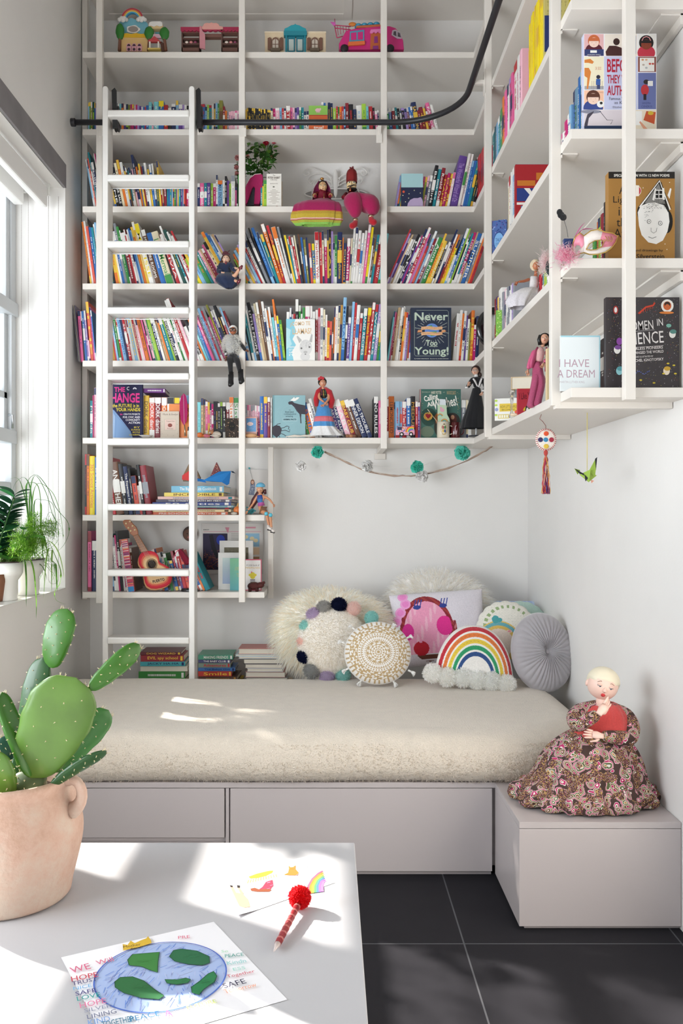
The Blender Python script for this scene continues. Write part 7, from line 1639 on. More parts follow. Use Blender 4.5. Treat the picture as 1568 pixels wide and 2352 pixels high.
m = MB(); m.ell(F.L(807,427,-2),(11.5*F.S,10.5*F.S,14*F.S),'DCC090',20,14)
for sg in (-1,1): F.ell(m,807+sg*5.3,423,-11.5,(3,.9,2),'F0E8D8',10,6); F.ell(m,807+sg*5.3,423,-12.3,(1.5,.5,1.6),'14100E',8,6); F.tube(m,[(807+sg*2,419.5,-12),(807+sg*5.5,417.5,-11.4),(807+sg*9,420,-9)],.4,'14100E',4)
F.tube(m,[(806,420,-12),(805.5,428,-14.5),(806,430,-12)],[.8,1.5,1],'DCC090',6); m.build('head','satin',F.t)
m = MB(); F.tube(m,[(797,433,-9),(801,431.5,-12),(806,432,-13.4),(811,429.5,-12.6),(818,428,-8)],[.4,1.2,1.4,1.2,.4],'14100E',6); m.ell(F.L(808,437,-4),(12*F.S,9*F.S,4.5*F.S),'1A1614',16,8); m.build('beard','satin',F.t)
m = MB(); m.lathe([(12.6*F.S,-14*F.S),(12.8*F.S,-4*F.S),(12.4*F.S,6*F.S),(10.5*F.S,13*F.S),(6*F.S,18*F.S),(0,20*F.S)],'9A2020',24,c=tuple(F.L(807.5,406,1)))
for k in range(12): a = k*pi/6; F.tube(m,[(807.5,388,1),(807.5+5*cos(a),384+2*sin(a*2),1+4*sin(a))],.8,'A82430',4)
m.build('turban','glitter',F.t)
m = MB(); F.tube(m,[(803.5,434,-15),(804,446,-17)],[1.6,3],'9A5A44',8); F.ell(m,808,455,-17,(7,4,5),'A8862A'); F.ell(m,802,456,-19,(4,3,3.4),'C8C4CC'); m.build('pipe_and_ornament','metal',F.t)

# --- fashion dolls
SK = 'E0AC8C'
z = z2(3.409,440,490)
F = Fig('seated_doll','doll in a navy pinstripe coat and burgundy hat seated on the fourth shelf edge','doll',520,648,4.05,DG)
F.body({'p': (520,640,0,8),'t': (519,622,0,8),'c': (518,606,0,9),'n': (518,596,0,4),'k1': (543,640,-26,4.5),'f1': (555,628,-44,3),'k2': (538,650,-22,4.5),'f2': (550,656,-36,3),'h': (518,590,0,4)},[('p','t'),('t','c'),('c','n'),('n','h'),('p','k1'),('k1','f1'),('p','k2'),('k2','f2')],SK)
def pin(c): return '1E2C50'
F.body({'p': (519,642,2,14),'t': (518,622,0,12),'c': (517,608,0,11),'sl': (507,608,0,6.5),'el': (502,624,-4,6),'hl': (511,629,-15,5),'sr': (529,608,0,6.5),'er': (537,622,-4,6),'hr': (541,620,-14,5)},[('p','t'),('t','c'),('c','sl'),('sl','el'),('el','hl'),('c','sr'),('sr','er'),('er','hr')],'1C2948','coat','cloth')
m = MB(); F.rings(m,[(518,628,-2,13,11,'1C2948'),(520,638,-10,22,18,'1C2948'),(522,648,-16,26,18,'1D2B4C'),(527,658,-20,21,13,'1C2948'),(529,668,-20,8,6,'1A2644')],40,.12,7)
for k in range(9): F.tube(m,[(508+k*4,632,-14-k*.4),(506+k*5,648,-29+abs(k-4)*1.5),(514+k*3,660,-30+abs(k-4)*1.5)],.35,'3E4E78',4)
m.build('coat_skirt','cloth',F.t)
F.head(519,596,10,'E6BCA0')
m = MB(); m.ell(F.L(518,596,2.5),(10.6*F.S,9.5*F.S,12*F.S),'4A2A20',16,12,fn=lambda d: 1.03 if (d.y > -.25 or d.z > .7) else .72); F.tube(m,[(509,600,2),(508,610,2)],[5,3],'4A2A20'); m.build('hair','satin',F.t)
m = MB(); F.ell(m,519,584,0,(10,10,3.2),'5A1C2A'); F.ell(m,518,581,0,(7,7,4.5),'5A1C2A'); F.tube(m,[(524,578,0),(528,574,0)],[1.4,.4],'5A1C2A'); m.build('hat','cloth',F.t)
m = MB(); F.tube(m,[(519,603,-6),(521,618,-9)],[3,1.5],'8A2A34'); m.build('scarf','cloth',F.t)
for x,y,dy in ((511,630,-18),(541,619,-16)): F.hand(x,y,dy,(.6,-.3,-.3),5,'E6BCA0')
for x,y,dy in ((557,627,-45),(552,656,-38)): m = MB(); F.tube(m,[(x-3,y+1,dy),(x+1,y+2,dy-2),(x+4,y-4,dy-3)],[3,4,2],'6A1A2A',10); F.tube(m,[(x-2,y+3,dy),(x-2,y+8,dy)],[1.6,.9],'6A1A2A',6); m.build('shoe','gloss',F.t)

z = z2(3.484,440,660)
F = Fig('seated_doll','doll with white hair, round black glasses, fluffy white fur vest and black trousers','doll',533,826,4.05,DG)
F.body({'p': (535,822,-2,9),'t': (534,800,-2,8),'c': (533,780,-2,9),'n': (534,770,-2,4),'ka': (530,832,-18,7),'fa': (533,868,-20,4.5),'kb': (547,830,-18,7),'fb': (554,862,-20,4.5)},[('p','t'),('t','c'),('c','n'),('p','ka'),('ka','fa'),('p','kb'),('kb','fb')],'1B1A1C','body','cloth')
F.body({'s': (522,782,-2,5),'e': (519,802,-5,4.5),'h': (521,820,-12,3.5)},[('s','e'),('e','h')],'1A191B','sleeve','cloth'); F.body({'s': (546,782,-2,5),'e': (560,800,-8,4.5),'h': (565,808,-14,3.5)},[('s','e'),('e','h')],'1A191B','sleeve','cloth')
F.hand(521,822,-13,(0,-.1,-1),6,'6E3E2A'); F.hand(566,808,-15,(.6,-.3,-.2),5,'6E3E2A',-1)
m = MB(); F.tube(m,[(519,813,-11),(521,818,-12)],4.6,'D8D8DA',10); m.build('bracelet','metal',F.t)
F.head(535,760,9.5,'B06A48')
m = MB(); m.ell(F.L(534.5,757,3),(10*F.S,9*F.S,10.5*F.S),'EDE9E4',18,12,fn=lambda d: 1.04 if (d.y > -.2 or d.z > .55) else .6); m.build('hair','cloth',F.t)
m = MB()
for sg in (-1,1): F.tube(m,[(535+sg*4+3.6*cos(a),759+3.6*sin(a),-9.6) for a in [k*pi/8 for k in range(17)]],.9,'141414',6)
F.tube(m,[(534,759,-10),(536,759,-10)],.7,'141414',5); m.build('glasses','gloss',F.t)
m = MB(); r = random.Random(4); S_ = []
m.M = MX.Identity(4); F.tube(m,[(532,772,0),(532,790,-1),(532,812,-1)],[10,17,14],'FFFFFF',16,.75)
for k in range(1900): 
    t = r.random(); a = r.uniform(0,2*pi); rr = (10+9*sin(pi*t)**.8); p = F.L(533+rr*cos(a),770+46*t,-1-rr*.75*abs(sin(a))*(1 if r.random() < .8 else -1)); S_.append((p,V((cos(a),-abs(sin(a)),-.1))))
blades(m,S_,.016,.0009,['FFFFFF','FFFEFA','FCFAF4'],.15,.35,r); tag(m.build('fur_vest','fur',F.t),kind='stuff')
for x,y,dx in ((533,866,0),(555,860,4)):
    m = MB(); F.tube(m,[(x,y-8,-20),(x+dx*.3,y+8,-21),(x+dx*.6,y+18,-24),(x+dx*.6-2,y+24,-32)],[5.5,5,6.5,4],'161517',12)
    for k in range(14): F.tube(m,[(x-6+k*.9,y-2,-25),(x-6+k*.9+dx*.3,y+18+(k % 3)*2,-26)],.5,'1C1B1D',4)
    m.build('fringed_boot','satin',F.t)

z = z2(4.356,540,840)
F = Fig('standing_doll','doll with red shawl, red hair flower and blue skirt with white flounce','doll',740,1003,4.09,DG)
m = MB(); F.rings(m,[(743,916,0,9,7,'4F90C8'),(743,935,0,15,12,'4F90C8'),(743,957,0,20,15,'4A8CC6'),(743,960,0,21,16,'D0606A'),(743,969,0,23,17,'D8707A'),(743,971,0,23,17,'4F90C8'),(743,980,0,25,19,'4F90C8'),(744,981,0,25,19,'E8E6E4'),(748,993,0,33,23,'EAE8E6'),(751,1002,0,41,26,'E6E4E2')],64,.09,9); m.build('skirt','cloth',F.t)
F.body({'w': (743,917,0,8),'c': (743,900,0,10),'sa': (733,897,0,5),'sb': (753,897,0,5)},[('w','c'),('c','sa'),('c','sb')],'221E22','blouse','cloth')
m = MB()
for k in range(9): F.ell(m,739+(k % 3)*4,900+(k//3)*4,-11.2,(1.1,.5,1.1),['C8485A','D8A84A','5A9A5A'][k % 3],6,5)
m.build('embroidery','satin',F.t)
F.body({'n': (741.5,893,0,3.4),'h': (741,884,0,3.6),'b': (742,898,0,4)},[('b','n'),('n','h')],'C98A68','neck')
for pts in ([(732,900,-2),(733,916,-10),(744,926,-17)],[(754,900,-2),(755,918,-10),(746,930,-18)]): F.body({'a': (*pts[0],4),'b': (*pts[1],3.2),'c': (*pts[2],2.3)},[('a','b'),('b','c')],'C98A68','arm')
F.hand(745,927,-17,(.8,0,-.5),5.5,'C98A68'); F.hand(745,931,-18,(-.8,0,-.4),5.5,'C98A68',-1)
F.head(741,881,9.5,'CF9272',(.2,-1,0)); m = MB(); m.ell(F.L(740,877,3),(9.6*F.S,9*F.S,10*F.S),'1E1614',18,12,fn=lambda d: 1.05 if (d.y > -.15 or d.z > .6) else .65); F.tube(m,[(732,874,0),(736,868,0),(744,869,0),(748,875,0)],2.4,'1E1614',8); m.build('braided_hair','satin',F.t)
m = MB()
for k,(x,y) in enumerate(((733,871),(737,868),(741,869.5))):
    for j in range(6): F.ell(m,x+2*cos(j),y+2*sin(j),-5,(1.8,1.4,1.8),'C8323C',8,6)
m.build('hair_flower','cloth',F.t)
for sg,pts in ((-1,[(738,890,2),(731,900,-3),(726,918,-4),(727,934,-4)]),(1,[(746,890,2),(756,900,-3),(762,920,-4),(759,938,-4)])):
    m = MB(); F.tube(m,pts,[3.5,7,7.5,5.5],'B81E2A',14,.7); m.build('shawl','cloth',F.t)
m = MB(); F.tube(m,[(742,897,-10),(744,915,-12)],.8,'C8A04A',5); m.build('necklace','metal',F.t)

z = z2(5.227,840,820)
F = Fig('standing_doll','doll in a long black gown with white lace collar and spectacles beside the mugs','doll',1090,1001,4.02,DG)
F.t.location.z = SH['F']; F.o = F.t.location.copy()
m = MB(); F.rings(m,[(1094,892,0,9,8,'121216'),(1093,910,0,13,11,'121216'),(1091,940,0,20,16,'131317'),(1088,965,0,26,20,'121216'),(1088,984,0,30,22,'101014')],56,.06,8); m.build('skirt','cloth',F.t)
F.body({'w': (1094,893,0,8),'c': (1096,875,0,9.5),'n': (1093,867,0,4),'sa': (1083,873,0,6),'ea': (1074,888,-3,5),'ha': (1072,890,-12,3.6),'sb': (1110,874,0,6),'eb': (1115,892,-3,5),'hb': (1106,902,-12,3.4)},[('w','c'),('c','n'),('c','sa'),('sa','ea'),('ea','ha'),('c','sb'),('sb','eb'),('eb','hb')],'121216','bodice','cloth')
m = MB(); F.tube(m,[(1093,866,-2),(1093,860,0)],[4.6,4],'E9E5E2',10)
for pts in ([(1085,871,-9),(1089,877,-10.5),(1094,888,-10.5)],[(1104,871,-9),(1101,879,-10.5),(1097,890,-10.5)]): F.tube(m,pts,[2.6,3,2],'E6E2E0',8,.6)
for k in range(9): F.ell(m,1085+k*1.1,872+k*2,-11.5,(1.6,.8,1.6),'F2EFED',7,5); F.ell(m,1104-k*.8,872+k*2.2,-11.5,(1.6,.8,1.6),'F2EFED',7,5)
m.build('lace_collar','cloth',F.t)
F.body({'n': (1092.5,866,0,3.3),'h': (1092,858,0,3.5)},[('n','h')],'DCA88C','neck')
F.head(1091,853,9.5,'DFAF95',(-.35,-1,0)); m = MB(); m.ell(F.L(1093,850,3),(10.5*F.S,9.5*F.S,11*F.S),'3E2A24',18,12,fn=lambda d: 1.04 if (d.y > -.2 or d.z > .6) else .65); F.ell(m,1102,861,4,(5,5,6.5),'3A2620'); m.build('hair','satin',F.t)
m = MB()
for sg in (-1,1): F.tube(m,[(1089+sg*3.2+2.6*cos(a),852+2.2*sin(a),-9.3+sg*.5) for a in [k*pi/6 for k in range(13)]],.35,'B8BCC8',5)
m.build('spectacles','metal',F.t)
F.hand(1072,888,-14,(.2,-.5,.8),6,'DFAF95'); F.hand(1105,903,-13,(-.5,-.3,-.7),6,'DFAF95',-1)
for x,y,dy in ((1070,892,-11),(1108,899,-11)): m = MB(); F.ell(m,x,y,dy,(4,4,2.6),'E9E6E4',10,6); m.build('cuff','cloth',F.t)
m = MB(); F.tube(m,[(1093,984,0),(1093,1003,0)],2,'D8D8D8',8); m.M = MX.Identity(4); m.lathe([(0,0),(18*F.S,0),(18*F.S,2.5*F.S),(0,2.5*F.S)],'24262E',28,c=(F.L(1093,1001).x,0,.0005)); m.build('display_stand','satin',F.t)

F = Fig('seated_doll','doll in a blue helmet, shorts and knee pads sitting on the seventh shelf end','doll',597,1181,4.05,DG)
SK2 = 'C88A64'
F.body({'p': (596,1172,0,7),'t': (598,1155,0,6),'c': (599,1143,0,7.5),'n': (597,1133,0,3),'h': (597,1124,0,3.2),'ka': (613,1179,-22,4),'fa': (619,1208,-20,2.6),'kb': (622,1183,-24,4),'fb': (625,1214,-22,2.6),'sa': (590,1141,0,3.5),'ea': (580,1158,2,2.7),'ha': (570,1172,-6,2),'sb': (608,1141,0,3.5),'eb': (620,1148,-4,2.7),'hb': (627,1157,-10,2)},[('p','t'),('t','c'),('c','n'),('n','h'),('p','ka'),('ka','fa'),('p','kb'),('kb','fb'),('c','sa'),('sa','ea'),('ea','ha'),('c','sb'),('sb','eb'),('eb','hb')],SK2)
m = MB(); F.tube(m,[(597,1137,0),(598,1146,0),(599,1154,0),(600,1162,0)],[7,9.5,8,9],['3E62B8' if k < 20 else ('4A8AC8' if k < 32 else 'D868B8') for k in range(16*3)]+['3E62B8']*2,16,.8); m.build('top','glitter',F.t)
F.body({'p': (598,1168,0,9.5),'a': (609,1175,-12,7),'b': (613,1178,-14,6.5)},[('p','a'),('p','b')],'7A5236','shorts','cloth')
F.head(597,1124,9.5,'D09A76',(.1,-1,0)); m = MB(); m.ell(F.L(598,1118,1),(11.5*F.S,11*F.S,10*F.S),'5FA8C8',18,12,fn=lambda d: 1 if d.z > -.15 else .55); m.build('helmet','gloss',F.t)
m = MB(); F.tube(m,[(601,1124,6),(594,1135,7),(584,1150,8),(576,1166,4)],[7,8,8,5],'4A1E22',12); F.tube(m,[(607,1124,4),(609,1135,5)],[4,3],'4A1E22'); m.build('hair','satin',F.t)
for x,y,dy in ((613,1180,-25),(623,1183,-27)): m = MB(); F.ell(m,x,y,dy,(4.6,3.4,4.6),'4FB0C4'); m.build('knee_pad','gloss',F.t)
F.hand(569,1174,-7,(-.4,-.2,-.8),4.5,SK2); F.hand(628,1158,-11,(.3,-.2,-.8),4.5,SK2,-1)
for x,y,dy in ((619,1212,-22),(626,1217,-24)): m = MB(); F.tube(m,[(x-2,y-6,dy+2),(x-1,y,dy),(x+3,y+2,dy-4),(x+6,y+3,dy-6)],[3,3.6,3.2,2.2],'D8CFC8',10); F.tube(m,[(x-3,y+4,dy+1),(x+6,y+6,dy-6)],[2.4,2.2],'2A2626',8,.5); m.build('trainer','satin',F.t)

z = z2(3.35,1100,640)
F = Fig('standing_doll','doll with a black bob in a shiny pink trouser suit leaning on the side shelf','doll',1228,936,2.86,DG); F.t.location.z = SH['F']; F.o = F.t.location.copy(); SK3 = 'D9A080'; PS = 'C8587E'
F.body({'p': (1235,838,8,15),'w': (1237,825,6,11),'ka': (1229,882,3,10),'fa': (1219,926,0,8.5),'fa2': (1216,938,-1,10),'kb': (1243,882,3,10.5),'fb': (1234,922,0,10),'fb2': (1230,936,-1,12)},[('p','w'),('p','ka'),('ka','fa'),('fa','fa2'),('p','kb'),('kb','fb'),('fb','fb2')],'CC5C84','trousers','glitter')
F.body({'w': (1237,832,8,11),'c': (1240,808,8,13),'n': (1246,795,8,5)},[('w','c'),('c','n')],'E9B8B4','vest_top','cloth')
F.body({'n': (1247,796,8,4.6),'h': (1250,785,8,4.8)},[('n','h')],SK3,'neck')
F.body({'s': (1231,802,8,7.5),'e': (1220,828,6,7),'h': (1213,848,2,5.5)},[('s','e'),('e','h')],PS,'sleeve','satin'); F.body({'s': (1257,802,8,7.5),'e': (1262,822,6,7),'h': (1248,834,-6,5.5)},[('s','e'),('e','h')],PS,'sleeve','satin')
for pts,rr in (([(1236,797,6),(1229,812,1),(1223,832,-1),(1222,845,2)],[3,6.5,7.5,6]),([(1256,797,6),(1258,815,2),(1257,838,2),(1255,853,4)],[3,7,8,6])): m = MB(); F.tube(m,pts,rr,PS,14,.5); m.build('jacket_front','satin',F.t)
m = MB(); F.tube(m,[(1244,797,16),(1242,825,18),(1240,846,16)],[12,15,15],PS,14,.4); m.build('jacket_back','satin',F.t)
F.head(1250,779,12,'DCA486',(-.25,-1,0)); m = MB(); m.ell(F.L(1253,778,10),(13.5*F.S,12*F.S,15*F.S),'15130F',18,12,fn=lambda d: 1.03 if (d.y > -.25 or d.z > .72) else .6)
for pts in ([(1241,770,2),(1238,780,0),(1240,792,2)],[(1262,768,2),(1265,782,0),(1262,796,2)]): F.tube(m,pts,[4,5,4],'15130F',8)
m.build('bob_hair','satin',F.t)
F.hand(1212,850,1,(0,-.2,-1),8,SK3); F.hand(1246,836,-8,(-.5,-.3,-.8),8,SK3,-1)

z = z2(8.711,1120,560)
F = Fig('seated_doll','blonde doll in a white ball gown reclining on the fifth side shelf','doll',1205,706,3.02,DG); F.t.location.z = SH['E']; F.o = F.t.location.copy(); SK4 = 'B86A48'
F.body({'w': (1224,668,4,8),'c': (1228,645,4,9),'n': (1231,630,4,4),'h': (1231,620,4,4)},[('w','c'),('c','n'),('n','h')],SK4)
F.body({'s': (1217,640,4,4),'e': (1202,647,-4,3.4),'h': (1188,650,-10,2.6)},[('s','e'),('e','h')],SK4,'arm'); F.hand(1186,651,-11,(-.6,-.2,-.7),6.5,SK4)
m = MB(); F.tube(m,[(1228,636,3),(1227,650,3),(1225,662,2),(1226,674,2)],[11,12,10.5,13],'E2DCDC',20,.8); m.build('bodice','cloth',F.t)
m = MB(); F.rings(m,[(1227,664,4,11,10,'DCD6D8'),(1216,664,2,22,20,'DCD6D8'),(1204,678,0,34,26,'DDD7D9'),(1196,694,0,34,26,'D8D2D6'),(1194,707,0,24,22,'D8D2D6')],60,.07,8); m.build('gown_skirt','cloth',F.t)
F.head(1231,611,10,'C27A54',(-.2,-1,0)); m = MB(); m.ell(F.L(1231,607,8),(12*F.S,11*F.S,13*F.S),'DCC8A8',18,12,fn=lambda d: 1.05 if (d.y > -.2 or d.z > .55) else .6); F.tube(m,[(1240,612,8),(1243,630,8)],[6,3],'DCC8A8'); m.build('hair','cloth',F.t)

# --- masks
F = Fig('feathered_mask','pink and gold carnival mask with pink feathers lying on the fifth side shelf','mask',1370,588,2.43); z = z2(3.35,1100,330); F.t.location.z = SH['E']; F.o = F.t.location.copy()
out = [(725,760),(740,715),(775,690),(800,715),(850,680),(900,672),(960,690),(1020,692),(1070,708),(1050,760),(1010,810),(960,845),(900,862),(840,862),(800,845),(770,850),(735,862),(722,820)]
eye1 = [(815,820),(840,780),(880,757),(925,752),(950,765),(935,800),(890,825),(850,828)]; 
m = MB(); 
def crv(p): q = z(*p); return F.L(q[0],q[1],-10+((p[0]-900)/170)**2*14)
def ring_fill(m,outer,inner,col,n=60):
    def samp(pl,k):
        pl = pl+[pl[0]]; d = [math.dist(a,b) for a,b in zip(pl,pl[1:])]; t = sum(d)*k
        for a,b,L in zip(pl,pl[1:],d):
            if t <= L: return (a[0]+(b[0]-a[0])*t/L,a[1]+(b[1]-a[1])*t/L)
            t -= L
        return pl[-1]
    cx_ = sum(p[0] for p in inner)/len(inner); cy_ = sum(p[1] for p in inner)/len(inner)
    O = sorted([samp(outer,k/n) for k in range(n)],key=lambda p: math.atan2(p[1]-cy_,p[0]-cx_)); I = sorted([samp(inner,k/n) for k in range(n)],key=lambda p: math.atan2(p[1]-cy_,p[0]-cx_))
    vs = [crv(p) for p in O]+[crv(p) for p in I]; cs = []
    for k in range(n): cs.append(col(O[k]))
    m.add(vs,[(k,(k+1) % n,n+(k+1) % n,n+k) for k in range(n)],cs,True)
ring_fill(m,[p for p in out if p[0] > 795]+[(800,760)],eye1,lambda p: 'E58A9C' if p[0] > 930 and p[1] < 790 else 'EFE4DC')
ring_fill(m,[(725,760),(740,715),(775,690),(800,715),(805,790),(800,845),(770,850),(735,862),(722,820)],[(738,800),(750,780),(772,786),(782,810),(770,838),(745,842)],lambda p: 'E890A4' if p[1] < 780 else 'EFE4DC')
m.build('mask_shell','satin',F.t,solid=.0015)
m = MB(); m.tube([crv(p)+V((0,-.001,0)) for p in out+[out[0]]],1.4*F.S,'C8A860',6); m.tube([crv(p)+V((0,-.001,0)) for p in eye1+[eye1[0]]],1.1*F.S,'C8A860',6)
for k in range(3): m.tube([crv(p)+V((0,-.0015,0)) for p in [(960+25*k,720),(975+25*k,740),(960+25*k,760),(945+25*k,745)]],.8*F.S,'C8A860',5)
m.build('gold_trim','metal',F.t)
m = MB(); r = random.Random(2); S_ = []
for k in range(900): x,y = r.gauss(668,42),r.gauss(868,34); q = z(x,y); S_.append((F.L(q[0],q[1],r.uniform(-12,8)),V((r.uniform(-1,.3),-.5,r.uniform(-.4,1)))))
blades(m,S_,.018,.0007,['F8C8D8','FBDDE4','F4A0C4','FDEBEE'],.1,.6,r); tag(m.build('feathers','fur',F.t),kind='stuff')
m = MB()
for c0,c1,c2 in (((735,720),(780,640),(820,600)),((760,700),(800,655),(885,648))):
    ribbon(m,smooth([F.L(*z(*c0),2),F.L(*z(*c1),4),F.L(*z(*c2),6)],8),.006,'E07AB0')
m.build('plume','leaf',F.t)
F = Fig('eye_mask','small mask with pale pink marabou feathers hanging at the shelf edge by the blonde doll','mask',1255,625,2.62); z = z2(8.711,1120,560)
m = MB(); r = random.Random(7); S_ = []
for k in range(1000): x,y = r.gauss(1165,62),r.gauss(385,110); q = z(min(x,1330),max(60,min(y,620))); S_.append((F.L(q[0],q[1],r.uniform(-6,8)),V((r.uniform(-1,.6),-.4,r.uniform(-.5,1)))))
blades(m,S_,.017,.0006,['FDF0F0','FFF8F6','F9DDE0','FCEEEE'],.1,.6,r); tag(m.build('feathers','fur',F.t),kind='stuff')
m = MB(); F.prism(m,[z(*p) for p in ((1180,340),(1150,420),(1135,520),(1160,600),(1210,665),(1252,690),(1250,560),(1215,450))][::-1],-8,-6,'2E3C3E'); m.build('mask_shell','satin',F.t,.001)
F = Fig('hair_clip','black flower clip on a thin wire standing near the pink mask','ornament',1304,590,2.45); z = z2(3.35,1100,330); F.t.location.z = SH['E']; F.o = F.t.location.copy()
m = MB(); F.tube(m,[(*z(684,722),0),(*z(672,650),0),(*z(652,585),0)],.5,'2A2A2A',5); m.build('wire','satin',F.t)
m = MB(); 
for k in range(5): m.ell(F.L(*z(618+k*8,530+k*9+(k % 2)*10),-1+k % 3),(7*F.S,3*F.S,8*F.S),'141416',10,8)
m.build('petal_cluster','cloth',F.t)
m = MB(); F.box(m,*[z(a,0)[0] for a in (652,728)],z(0,728)[1],589,0,14,'24386A'); m.build('navy_base','cloth',F.t,.002)

# --- sixth shelf small things
z = z2(5.227,840,820)
def mug(label,x0,x1,yt,Y,col,crest,hx):
    F = Fig('mug',label,'mug',(x0+x1)/2,1003,Y,'mugs in front of the green book'); F.t.location.z = SH['F']+.0005; R_ = (x1-x0)/2*F.S; H = PZ(yt,Y)-SH['F']
    m = MB(); m.lathe([(0,0),(R_*.9,0),(R_,.003),(R_,H),(R_-.002,H+.001),(R_-.003,H-.001),(R_-.003,.006),(0,.005)],col,40); m.build('body','gloss',F.t)
    m = MB(); m.tube([(hx*(R_-.001),0,H*.78),(hx*(R_+R_*.55),0,H*.76),(hx*(R_+R_*.75),0,H*.48),(hx*(R_+R_*.45),0,H*.24),(hx*(R_-.001),0,H*.22)],.0038,col,10,flat=.8); m.build('handle','gloss',F.t,sub=1)
    m = MB(); w = R_
    def on(x,zz,d=.0006): a = x/R_; return ((R_+d)*sin(a),-(R_+d)*cos(a),zz)
    def patch(x,zz,rx,rz,c,n=14,d=.0006): vs = [on(x+rx*cos(2*pi*k/n),zz+rz*sin(2*pi*k/n),d) for k in range(n)]; m.add(vs,[tuple(range(n))],c,True)
    if crest:
        patch(0,H*.5,R_*.50,H*.34,'B8A070'); patch(0,H*.52,R_*.36,H*.28,'EAE0C8',d=.0008)
        for dx,dz,c in ((-1,1,'A83A3A'),(1,1,'3A7A4A'),(-1,-1,'D8B040'),(1,-1,'34508A')): patch(dx*R_*.15,H*(.52+dz*.11),R_*.14,H*.11,c,d=.001)
        patch(0,H*.2,R_*.3,H*.04,'C8B080',d=.001); patch(0,H*.83,R_*.1,H*.05,'6A5A40',d=.001)
    else: patch(0,H*.5,R_*.26,H*.3,'B89AA0'); patch(.002,H*.6,R_*.14,H*.16,'5A1818',d=.0008); patch(0,H*.3,R_*.1,H*.1,'C8B0B0',d=.001)
    m.build('crest','gloss',F.t); return F
mug('cream mug with a colourful four part crest, holding a rolled unicorn paper',1003,1032,970,4.085,'DDD3BE',True,1)
mug('dark maroon mug with a pale crest, beside the cream mug',1033,1057,971,4.10,'54161A',False,1)
F = Fig('rolled_paper','pale green rolled paper with rainbows and a pink unicorn standing in the cream mug','paper',1016,972,4.09); m = MB()
F.prism(m,[z(*p) for p in ((862,780),(858,585),(890,575),(965,580),(972,690),(1000,740),(1010,800),(1000,820),(960,790))][::-1],-2,0,'BFD3B4'); F.prism(m,[z(*p) for p in ((885,580),(890,505),(955,508),(962,582))][::-1],0,1,'DCE2E4'); m.build('sheet','paper',F.t)
m = MB(); z3 = z
def zz_(x,y): q = F.L(*z(x,y),0); return (q.x,q.z)
m.M = MX.Translation((0,-2.05*F.S,0))
for (cx_,cy_,k0) in ((888,715,1),(940,785,1.2)):
    for k,c in enumerate(('D8604A','E8B84A','6AB870','5A8AC8')): x,y_ = zz_(cx_,cy_); m.arc(x,y_,(30-k*5)*k0/5.2*F.S,(35-k*5)*k0/5.2*F.S,10,170,c)
x,y_ = zz_(915,640); m.oval(x,y_,5*F.S,4*F.S,'E0A8B8'); x,y_ = zz_(900,615); m.oval(x,y_,2.6*F.S,3*F.S,'E0A8B8')
m.build('drawing','print',F.t)
F = Fig('heart_charm','red and gold beaded heart charm with a thin striped wand, propped in the mug','ornament',983,955,4.09); m = MB()
F.prism(m,[z(*p) for p in ((745,765),(705,730),(695,695),(715,672),(745,680),(770,668),(795,690),(790,730))][::-1],-4,0,'C0923A'); m.build('gold_rim','satin',F.t,.001)
m = MB(); F.prism(m,[z(*p) for p in ((742,745),(716,715),(712,692),(730,684),(750,692),(768,688),(778,702),(766,725))][::-1],-6,-3,'8A1420'); m.build('red_heart','cloth',F.t,.001)
m = MB()
for k in range(18): a = 2*pi*k/18; F.ell(m,z(744+48*cos(a),0)[0],z(0,715+44*sin(a))[1],-5,(1.3,1,1.3),'D8A84A',6,5)
m.build('beads','gloss',F.t); m = MB(); F.tube(m,[(*z(738,628),-2),(*z(860,785),-2)],.8,'D8C8B0',6); m.build('wand','satin',F.t)

F = Fig('toy_van','small pink toy van painted with flowers and rainbows on the sixth shelf','toy van',930,1003,4.075); F.t.location.z = SH['F']+.0005; F.o = F.t.location.copy()
m = MB(); F.prism(m,[z(*p) for p in ((358,940),(356,895),(372,850),(395,840),(520,838),(568,820),(572,850),(582,890),(582,938))],-8,8,'E5A9C0'); m.build('body','satin',F.t,.002,bseg=3)
m = MB(); m.M = MX.Translation((0,-8.05*F.S,0)); r = random.Random(3)
for k in range(70): x,y_ = zz_(r.uniform(375,575),r.uniform(848,925)); m.oval(x,y_,r.uniform(.6,1.4)*F.S,r.uniform(.6,1.4)*F.S,r.choice(['E0483E','F0D040','4A8AD0','5AB060','F4F0F0','C050A0','E88A3A']),7)
x,y_ = zz_(545,905)
for k,c in enumerate(('E0483E','F09A3A','F0D040','5AB060','4A8AD0','A060C0')): m.arc(x,y_,(12-k*1.6)*F.S,(13.6-k*1.6)*F.S,60,180,c)
a,b = zz_(374,882),zz_(428,845); m.rect(a[0],b[0],a[1],b[1],'39405A'); m.build('painted_flowers','print',F.t)
for xx in (425,537):
    m = MB(); m.M = frame(F.L(*z(xx,932),-8.5),(R(-90),0,0)); m.lathe([(0,-.001),(5*F.S,-.001),(5*F.S,3*F.S),(0,3*F.S)],'1A1A1C',20,cap=False); m.lathe([(0,-.0016),(2.6*F.S,-.0016)],'E0D8D8',14); m.build('wheel','satin',F.t)

